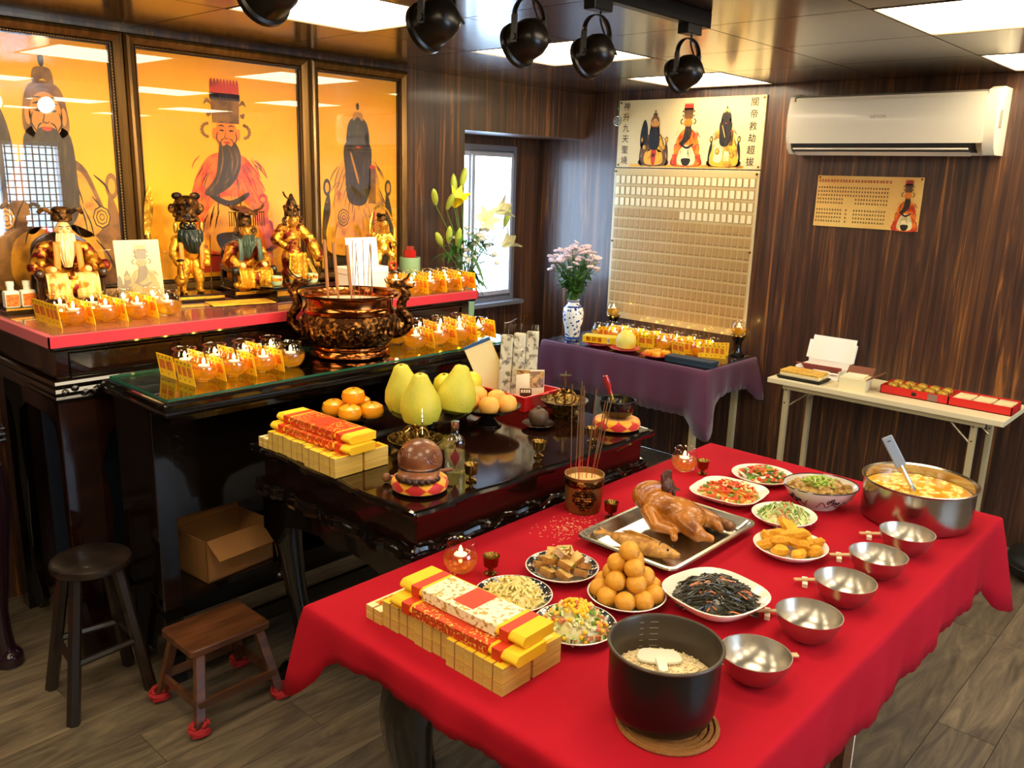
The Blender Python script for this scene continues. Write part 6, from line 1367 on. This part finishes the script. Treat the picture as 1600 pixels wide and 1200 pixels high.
o = food('diced taro topped with chopped green scallion in the deep bowl', 'food', 2.565, .995, DZ, f_tar, [F_TAR, FM('chopped_scallion', '#8ab03a', '#b4cc60')], 'diced_taro'); o.rotation_euler = (0, 0, radians(-42))

# ================================================================ TRAY WITH CHICKEN, FISH AND MEAT
t = T('steel_tray', 'rectangular steel tray under the whole chicken and fish', 'tray', (1.995, 1.194, DZ)); TW, TL = .465, .325
m = MB(); rows = [(.0, .0, .030, .002), (.028, .0, .030, .004), (.028+.012, 0, .002, .02)]
def ring(w, l, r, z): return [(x, y, z) for x, y in rrect(w, l, r, 6)]
L_ = [ring(TW, TL, .03, .026), ring(TW-.004, TL-.004, .028, .031), ring(TW-.024, TL-.024, .024, .031), ring(TW-.07, TL-.07, .02, .004), ring(TW-.074, TL-.074, .02, .0035)]
n = len(L_[0]); vs = [p for r in L_ for p in r]; fs = [(i*n+j, i*n+(j+1) % n, (i+1)*n+(j+1) % n, (i+1)*n+j) for i in range(4) for j in range(n)]; fs.append(tuple(range(4*n, 5*n))); m.add(vs, fs, 0, True)
L_ = [ring(TW, TL, .03, .026), ring(TW-.03, TL-.03, .024, .026), ring(TW-.078, TL-.078, .02, .0)]; vs = [p for r in L_ for p in r]; fs = [(i*n+(j+1) % n, i*n+j, (i+1)*n+j, (i+1)*n+(j+1) % n) for i in range(2) for j in range(n)]; fs.append(tuple(reversed(range(2*n, 3*n)))); m.add(vs, fs, 0, True)
m.build('tray_shell', STEELT, t, angle=30)
CHK = mat('soy_braised_skin', '#b06a18', .25, coat=.4, var=(16, '#7a3e0c', .42, .68), bump=(110, .3)); CHKD = mat('dark_comb', '#4a2414', .4, bump=(80, .4))
t = T('whole_chicken', 'whole glossy brown braised chicken with its head folded back', 'chicken', (2.045, 1.225, DZ+.004), radians(8))
m = MB(); m.ell((0, -.02, .052), (.062, .092, .048), 20, 12); m.ell((-.005, .03, .062), (.055, .055, .046), 18, 10); m.ell((-.02, .0, .075), (.04, .06, .03), 16, 10)
m.caps((-.055, .045, .06), (-.085, .005, .035), .022, .018); m.caps((-.085, .005, .035), (-.07, -.045, .028), .018, .013); m.caps((-.07, -.045, .028), (-.095, -.06, .02), .012, .012)
m.caps((.05, .045, .06), (.075, .0, .04), .022, .017); m.caps((.075, .0, .04), (.06, -.05, .03), .016, .012)
m.caps((-.035, -.06, .05), (-.062, -.115, .035), .034, .024); m.caps((-.062, -.115, .035), (-.05, -.15, .026), .018, .012); m.caps((.03, -.06, .05), (.045, -.12, .038), .034, .024); m.caps((.045, -.12, .038), (.02, -.15, .03), .018, .012)
P = smooth_path([(-.005, .055, .065), (-.02, .085, .075), (-.018, .092, .098), (.01, .078, .112), (.04, .05, .110)], 5); m.tube(P, [.026-.0006*i for i in range(len(P))], 10)
m.build('chicken_body', CHK, t, remesh=.0045)
m = MB(); m.ell((.055, .04, .108), (.030, .024, .024), 14, 9); m.caps((.07, .025, .10), (.09, .01, .09), .009, .003)
for k in range(6): m.caps((.036+.009*k, .042, .126), (.028+.013*k, .046, .156-.004*abs(k-2)), .008, .004, 8)
m.ell((.068, .02, .085), (.008, .006, .016), 8, 6); m.build('head_with_comb', CHKD, t, remesh=.003)
FSH = mat('fried_fish_skin', '#c8923a', .35, coat=.3, var=(40, '#9a6422', .42, .62, (1, 1, 1)), bump=(160, .4))
t = T('fried_fish', 'whole golden fried fish at the near side of the tray', 'fish', (1.85, 1.19, DZ+.006), radians(5), None, .92)
m = MB(); n = 14; vs = []; 
for i in range(n+1):
    u = i/n; y = .10-.225*u; w = .006+.026*sin(pi*min(1, u*.92+.05))**.8*(1 if u < .8 else 1-.9*(u-.8)); h = w*1.05
    for j in range(14): a = 2*pi*j/14; vs.append((w*cos(a)*1.1, y, .022+h*.8*sin(a)))
fs = [(i*14+j, i*14+(j+1) % 14, (i+1)*14+(j+1) % 14, (i+1)*14+j) for i in range(n) for j in range(14)]+[tuple(range(14)), tuple(reversed(range(n*14, (n+1)*14)))]; m.add(vs, fs); m.build('fish_body', FSH, t)
MB().at((0, .10, .022)).prism([(-.006, -.01), (.006, -.01), (.016, .03), (.03, .065), (.008, .04), (-.012, .06), (-.022, .05), (-.008, .02)], -.002, .002).build('tail_fin', FSH, t); MB().at((.0, .01, .045), (0, pi/2, 0)).prism([(0, .06), (-.012, .03), (-.010, -.03), (0, -.06)], -.0015, .0015).build('dorsal_fin', FSH, t)
for s in (-1, 1): MB().ell((s*.014, -.095, .038), .004, 8, 6).build('eye', INK, t)
MB().tube([(.027*cos(a*pi/6-pi/2+.2) if 0 else -.024+.048*a/8, -.07+.006*sin(a*pi/8), .022+.026*sin(pi*a/8)) for a in range(9)], .0015, 5).build('gill_line', INK, t)
t = T('braised_meat', 'strip of dark braised meat beside the chicken on the tray', 'meat', (2.135, 1.155, DZ+.005), radians(-80))
m = MB(); rr = random.Random(2)
for i in range(12): m.ell((-.075+i*.0135, rr.uniform(-.008, .008), .022), (.020, .024-.0012*abs(i-6), .018), 10, 7)
m.build('meat_strip', mat('dark_braised_meat', '#7a4a22', .4, coat=.3, var=(40, '#4a2810', .45, .62), bump=(60, .6)), t, remesh=.0045, disp=(.012, .008))

# ================================================================ BOWLS, CHOPSTICKS, POTS
BWL = MB().lathe([(0, .003), (.03, 0), (.035, .003), (.055, .018), (.068, .042), (.0725, .062), (.0735, .0635), (.071, .0635), (.066, .043), (.053, .02), (.03, .007), (0, .006)], 44).mesh('bowl_shell', STEELG)
CPM = mat('pale_bamboo', '#d8b888', .6)
st = MB(); 
SM = MB().tube([(0, 0, 0), (.19, 0, 0)], [.0028, .0034], 6).mesh('chopstick', CPM); RM = MB().box((0, 0, .005), (.046, .013, .010)).mesh('rest_block', WHITEP)
bo = ['nearest the rice pot', 'second from the rice pot', 'middle of the row', 'second from the soup pot', 'nearest the soup pot']
for i, (x, y) in enumerate(((1.508, .676), (1.748, .668), (1.972, .676), (2.187, .675), (2.398, .672))):
    tag(obj('steel_bowl', BWL, None, (x, y, DZ)), f'empty steel bowl, {bo[i]}', 'bowl', 'row of steel bowls')
    sx, sy = (x+.018, y+.128) if i else (x+.012, y+.098)
    tag(obj('chopstick_rest', RM, None, (sx+.014, sy-.016, DZ), (0, 0, radians(25))), f'white chopstick rest behind the steel bowl {bo[i]}', 'rest', 'chopstick rests')
    for j in range(2): tag(obj('chopstick', SM, None, (sx-.008+.004*j, sy+.001+.005*j, DZ+.013), (0, radians(.8), radians(-44.5))), f'pale wooden chopstick, {["nearer", "farther"][j]} one behind the steel bowl {bo[i]}', 'chopstick', 'chopsticks')
t = T('cork_mat', 'round woven brown mat under the rice pot', 'mat', (1.256, .722, DZ)); m = MB()
for k in range(8): r = .012+k*.0115; m.tube([(r*cos(a*pi/16), r*sin(a*pi/16), .004) for a in range(34)], .005, 6)
m.build('woven_coil', mat('woven_straw', '#8a5a26', .8, bump=(200, .5)), t)
t = T('rice_pot', 'black rice cooker inner pot half full of rice', 'pot', (1.262, .742, DZ+.009))
POTO = mat('black_pot_enamel', '#0f0c0b', .3, coat=.2); POTI = mat('grey_nonstick_coating', '#4a4136', .35, .4)
MB().lathe([(0, 0), (.078, 0), (.092, .010), (.100, .03), (.1035, .06), (.1045, .145)], 56).build('outer_wall', POTO, t); MB().lathe([(.1045, .145), (.1085, .147), (.1095, .150), (.108, .1525), (.1035, .152)], 56).build('rim', POTI, t)
MB().lathe([(.1035, .152), (.1015, .148), (.1005, .06), (.097, .032), (.088, .014), (.07, .006), (0, .006)], 56).build('inner_wall', POTI, t)
m = MB()
for k in range(5): a = radians(45)+.02; z = .085+k*.013; m.add([(.0998*cos(a+d), .0998*sin(a+d), z+e) for d, e in ((-.1, 0), (.06+.02*(k % 2), 0), (.06+.02*(k % 2), .0018), (-.1, .0018))], [(0, 1, 2, 3)], 0, False)
for k in range(5): a = radians(45)+.28; z = .085+k*.013; m.add([(.0998*cos(a+d), .0998*sin(a+d), z+e) for d, e in ((-.06, 0), (.02, 0), (.02, .0018), (-.06, .0018))], [(0, 1, 2, 3)], 0, False)
m.build('level_marks', mat('grey_level_marks', '#8a8272', .5), t)
m = MB(); rr = random.Random(14); m.sheet(lambda u, v: (.099*sqrt(v)*cos(2*pi*u), .099*sqrt(v)*sin(2*pi*u), .080+.010*(1-v)+.003*noise.noise((u*9, v*9, 1))), 40, 12)
for i in range(700):
    a = rr.uniform(0, 6.28); q = sqrt(rr.random())*.097; m.at((q*cos(a), q*sin(a), .082+.010*(1-(q/.099)**2)), (rr.uniform(-.5, .5), rr.uniform(-.5, .5), rr.random()*6)).ell((0, 0, 0), (.0032, .0014, .0014), 6, 4)
m.at(); o = m.build('cooked_rice', mat('steamed_rice', '#f0dcae', .55), loc=(1.262, .742, DZ+.009)); tag(o, 'cooked rice filling the bottom of the black pot', 'rice', None, 'stuff')
t = T('rice_paddle', 'cream plastic rice paddle lying in the black pot', 'paddle', (1.29, .77, DZ+.102), radians(-128)); t.rotation_euler = (0, radians(-4), radians(-140))
MB().prism(smooth_loop([(-.032, .0), (-.03, .032), (.01, .042), (.022, .012), (.022, -.012), (.01, -.042), (-.03, -.032)], 5), 0, .004).build('blade', WHITEP, t); MB().prism([(.015, -.010), (.062, -.008), (.068, 0), (.062, .008), (.015, .010)], .001, .010).build('handle', WHITEP, t)
t = T('soup_pot', 'large straight-sided steel pot of yellow soup at the far corner', 'pot', (2.682, .738, DZ)); PR = .160
MB().lathe([(0, .0), (PR-.014, 0), (PR-.004, .006), (PR-.001, .015), (PR, .122), (PR+.006, .126), (PR+.007, .129), (PR+.003, .130), (PR-.004, .126), (PR-.005, .02), (0, .006)], 64).build('pot_wall', STEEL, t)
SOUP = mat('golden_soup', '#d8961c', .12, coat=.5, var=(14, '#e8b83a', .4, .65)); m = MB(); m.lathe([(0, .096), (PR-.006, .096)], 48, 0); rr = random.Random(33)
for i in range(130):
    a = rr.uniform(0, 6.28); q = sqrt(rr.random())*.145; m.at((q*cos(a), q*sin(a), .096), (rr.uniform(-.2, .2), rr.uniform(-.2, .2), rr.random()*6)).ell((0, 0, 0), (rr.uniform(.006, .016), rr.uniform(.005, .01), .004), 8, 5, 1)
m.at(); o = m.build('soup', [SOUP, mat('pale_soup_pieces', '#efcf70', .3, coat=.3)], loc=(2.682, .738, DZ)); tag(o, 'golden soup with pale floating pieces in the steel pot', 'soup', None, 'stuff')
t = T('ladle', 'steel ladle with a grey-blue handle standing in the soup', 'ladle', (2.66, .745, DZ+.096)); d = Vector((-.045, .085, .16)); dn = d.normalized()
MB().tube([tuple(-dn*.04), tuple(dn*.09)], [.008, .006], 8).build('shaft', STEEL, t); m = MB(); m.X = Matrix.Translation(dn*.085) @ dn.to_track_quat('Z', 'Y').to_matrix().to_4x4(); m.prism(rrect(.009, .032, .004, 3), 0, .105); m.build('handle', mat('grey_blue_handle', '#8f9cab', .35), t, bevel=.003)
m = MB(); m.X = Matrix.Translation(dn*.175) @ dn.to_track_quat('Z', 'Y').to_matrix().to_4x4(); m.tube([(0, -.0052, 0), (0, .0052, 0)], .005, 10); m.build('hanging_hole', BLACKM, t); MB().ell(tuple(-dn*.05), (.035, .035, .02), 16, 8).build('scoop', STEEL, t)

# ================================================================ PURPLE TABLE OFFERINGS
RP = mat('red_plastic_plate', '#c41f3a', .3, coat=.3)
def redplate(label, x, y, r):
    t = T('red_plate', label, 'plate', (x, y, PZ), 0, 'red plates on the purple table'); MB().lathe([(0, .003), (r*.6, 0), (r*.65, .002), (r, .016), (r*.97, .018), (r*.6, .006), (0, .006)], 36).build('plate_body', RP, t); MB().lathe([(r*.97, .0165), (r*1.0, .0185), (r*1.01, .016)], 36).build('rim', RP, t)
redplate('red plate under the yellow box', 4.135, 3.065, .085); redplate('red plate under the single pomelo', 4.13, 2.862, .09); redplate('red plate of small tangerines', 4.125, 2.635, .09)
t = T('yellow_box', 'flat yellow printed carton on a red plate by the vase', 'box', (4.15, 3.06, PZ+.018), radians(-68)); MB().b2((-.105, -.045, 0), (.105, .045, .042)).build('carton', mat('yellow_carton', '#e8c81c', .4, coat=.2), t, bevel=.002)
for x in (-.08, -.045, -.01): MB().b2((x, -.0458, .008), (x+.026, -.0452, .036)).build('printed_panel', PRINTGOLD, t)
MB().b2((.05, -.0458, .006), (.068, -.0452, .036)).build('barcode_patch', WHITECARD, t); p = MB()
for k in range(6): p.b2((.052+k*.0025, -.0462, .010), (.0532+k*.0025, -.0458, .032))
p.build('barcode_bars', INK, t)
fruit('pomelo', 'single yellow and white pomelo on a red plate on the purple table', 'fruit', (4.13, 2.862, PZ+.005), [(0, .003), (.03, 0), (.056, .018), (.063, .05), (.056, .08), (.036, .105), (.016, .122), (0, .124)], mat('pale_pomelo_skin', '#d8cf6a', .45, var=(4, '#e8c81e', .45, .6), bump=(140, .2)), (.05, 0, 0), None, .122)
for i, (dx, dy, lb) in enumerate(((-.035, .03, 'at the left'), (-.05, -.03, 'at the front'), (.02, -.045, 'at the right'), (.03, .02, 'at the back'))): fruit('tangerine', f'small yellow-orange tangerine {lb} of the red plate', 'fruit', (4.125+dx, 2.635+dy, PZ+.006), [(r*.72, z*.66) for r, z in PERS], ORM, (0, 0, i), 'tangerines on the red plate', .036)
t = T('navy_box', 'long navy blue box lying before the lamps on the purple table', 'box', (4.112, 2.40, PZ), radians(3)); MB().b2((-.04, -.145, 0), (.04, .145, .024)).build('box_base', NAVY, t, bevel=.002); MB().b2((-.042, -.147, .018), (.042, .147, .034)).build('lid', NAVY, t, bevel=.002)

# ================================================================ WHITE FOLDING TABLE
WZ = wz+.0005; MAR = mat('maroon_card', '#8a2a22', .5)
t = T('cake_box', 'open white cake box with a maroon front flap at the left of the folding table', 'box', (4.49, 1.805, WZ), -pi/2)
MB().b2((-.12, -.085, 0), (.12, .085, .003)).b2((-.12, .08, 0), (.12, .085, .07)).b2((-.12, -.085, 0), (-.117, .085, .05)).b2((.117, -.085, 0), (.12, .085, .05)).build('box_tray', WHITECARD, t)
MB().at((0, .084, .07), (radians(-18), 0, 0)).b2((-.12, -.002, 0), (.12, .002, .13)).b2((-.13, -.02, .0), (-.118, .002, .1)).b2((.118, -.02, 0), (.13, .002, .1)).build('lid', WHITECARD, t)
MB().at((-.02, -.02, .055), (radians(-35), 0, .05)).prism([(-.125, 0), (.125, 0), (.11, .07), (.05, .075), (.04, .06), (-.04, .06), (-.05, .075), (-.11, .07)], -.002, .002).build('maroon_flap', MAR, t)
t = T('cake_tray', 'black tray carrying the golden sponge cakes', 'tray', (4.305, 1.83, WZ), -pi/2); MB().b2((-.115, -.065, 0), (.115, .065, .010)).b2((-.12, -.07, .008), (.12, .07, .016)).build('tray_board', BLACKM, t, bevel=.002)
for j, lb in ((0, 'front'), (1, 'rear')):
    o = T('sponge_cake', f'long golden sponge cake, {lb} of two on the black tray', 'cake', (4.272+.066*j, 1.83, WZ+.016), -pi/2, 'sponge cakes on the black tray'); MB().b2((-.108, -.029, 0), (.108, .029, .018)).build('sponge', mat('cream_sponge', '#e8d8a0', .7), o, bevel=.004); MB().b2((-.108, -.029, .018), (.108, .029, .032)).build('golden_crust', mat('golden_crust', '#c8922a', .5, var=(30, '#e0b44a', .4, .6)), o, bevel=.005)
t = T('cream_carton', 'small open cream carton with brown inner flaps in the middle of the folding table', 'box', (4.325, 1.565, WZ), -pi/2+.1)
MB().b2((-.065, -.06, 0), (.065, .06, .06)).build('carton_body', mat('cream_card', '#e8dcae', .6), t); MB().at((.065, 0, .058), (0, radians(-28), 0)).b2((0, -.06, 0), (.075, .06, .003)).build('brown_flap', mat('brown_card', '#6a3a24', .5), t); MB().at((0, .06, .058), (radians(35), 0, 0)).b2((-.065, 0, 0), (.065, .06, .003)).build('brown_flap', mat('brown_card2', '#7a4630', .5), t); MB().at((0, -.002, .0605)).b2((-.05, -.05, 0), (.05, .05, .008)).build('inner_lid', mat('cream_card2', '#efe6c4', .6), t)
for y, lb, kind in ((1.28, 'red gift box of gold-wrapped pastries on the folding table', 0), (.985, 'red gift box of three cream packets at the right end of the folding table', 1)):
    t = T('gift_box', lb, 'box', (4.42, y, WZ), -pi/2, 'red gift boxes'); a, b = .16 if kind == 0 else .137, .088
    MB().b2((-a, -b, 0), (a, b, .004)).b2((-a, -b, 0), (a, -b+.004, .042)).b2((-a, b-.004, 0), (a, b, .042)).b2((-a, -b, 0), (-a+.004, b, .042)).b2((a-.004, -b, 0), (a, b, .042)).build('box_wall', REDBOX, t)
    if kind == 0:
        MB().b2((-a+.005, -b+.005, .004), (a-.005, b-.005, .018)).build('dark_insert', mat('dark_red_insert', '#4a1512', .6), t); MB().b2((-.01, -b-.0006, .012), (.012, -b-.0002, .03)).build('dark_logo', INK, t); MB().b2((.065, -b-.0006, .004), (.11, -b-.0002, .038)).build('grey_sticker', mat('grey_sticker', '#8a6a60', .5), t)
        for i in range(5):
            for j in range(2):
                c = T('wrapped_pastry', f'gold-wrapped round pastry, {ORD[i]} from the left in the {["front", "back"][j]} row', 'pastry', (4.42-.042+.082*j, y+.118-i*.059, WZ+.018), 0, 'gold-wrapped pastries'); MB().lathe([(0, 0), (.02, 0), (.027, .012), (.024, .028), (.012, .036), (0, .037)], 14, rf=scall(7, .05)).build('pastry', mat('gold_wrap', '#e0b84a', .3, .4, var=(60, '#b07c28', .45, .6)), c)
    else:
        for i in range(3): o = T('cream_packet', f'flat cream packet, {ORD[i]} from the left in the right red box', 'packet', (4.42, y+.088-i*.088, WZ+.004), -pi/2, 'cream packets in the red box'); MB().b2((-.04, -.076, 0), (.04, .076, .034)).build('packet_body', mat('cream_packet_paper', '#e8d4a8', .5, var=(20, '#d8bc88', .45, .6)), o, bevel=.004); MB().b2((-.03, -.03, .0342), (.03, .03, .0348)).build('packet_print', PALEPAPER, o)
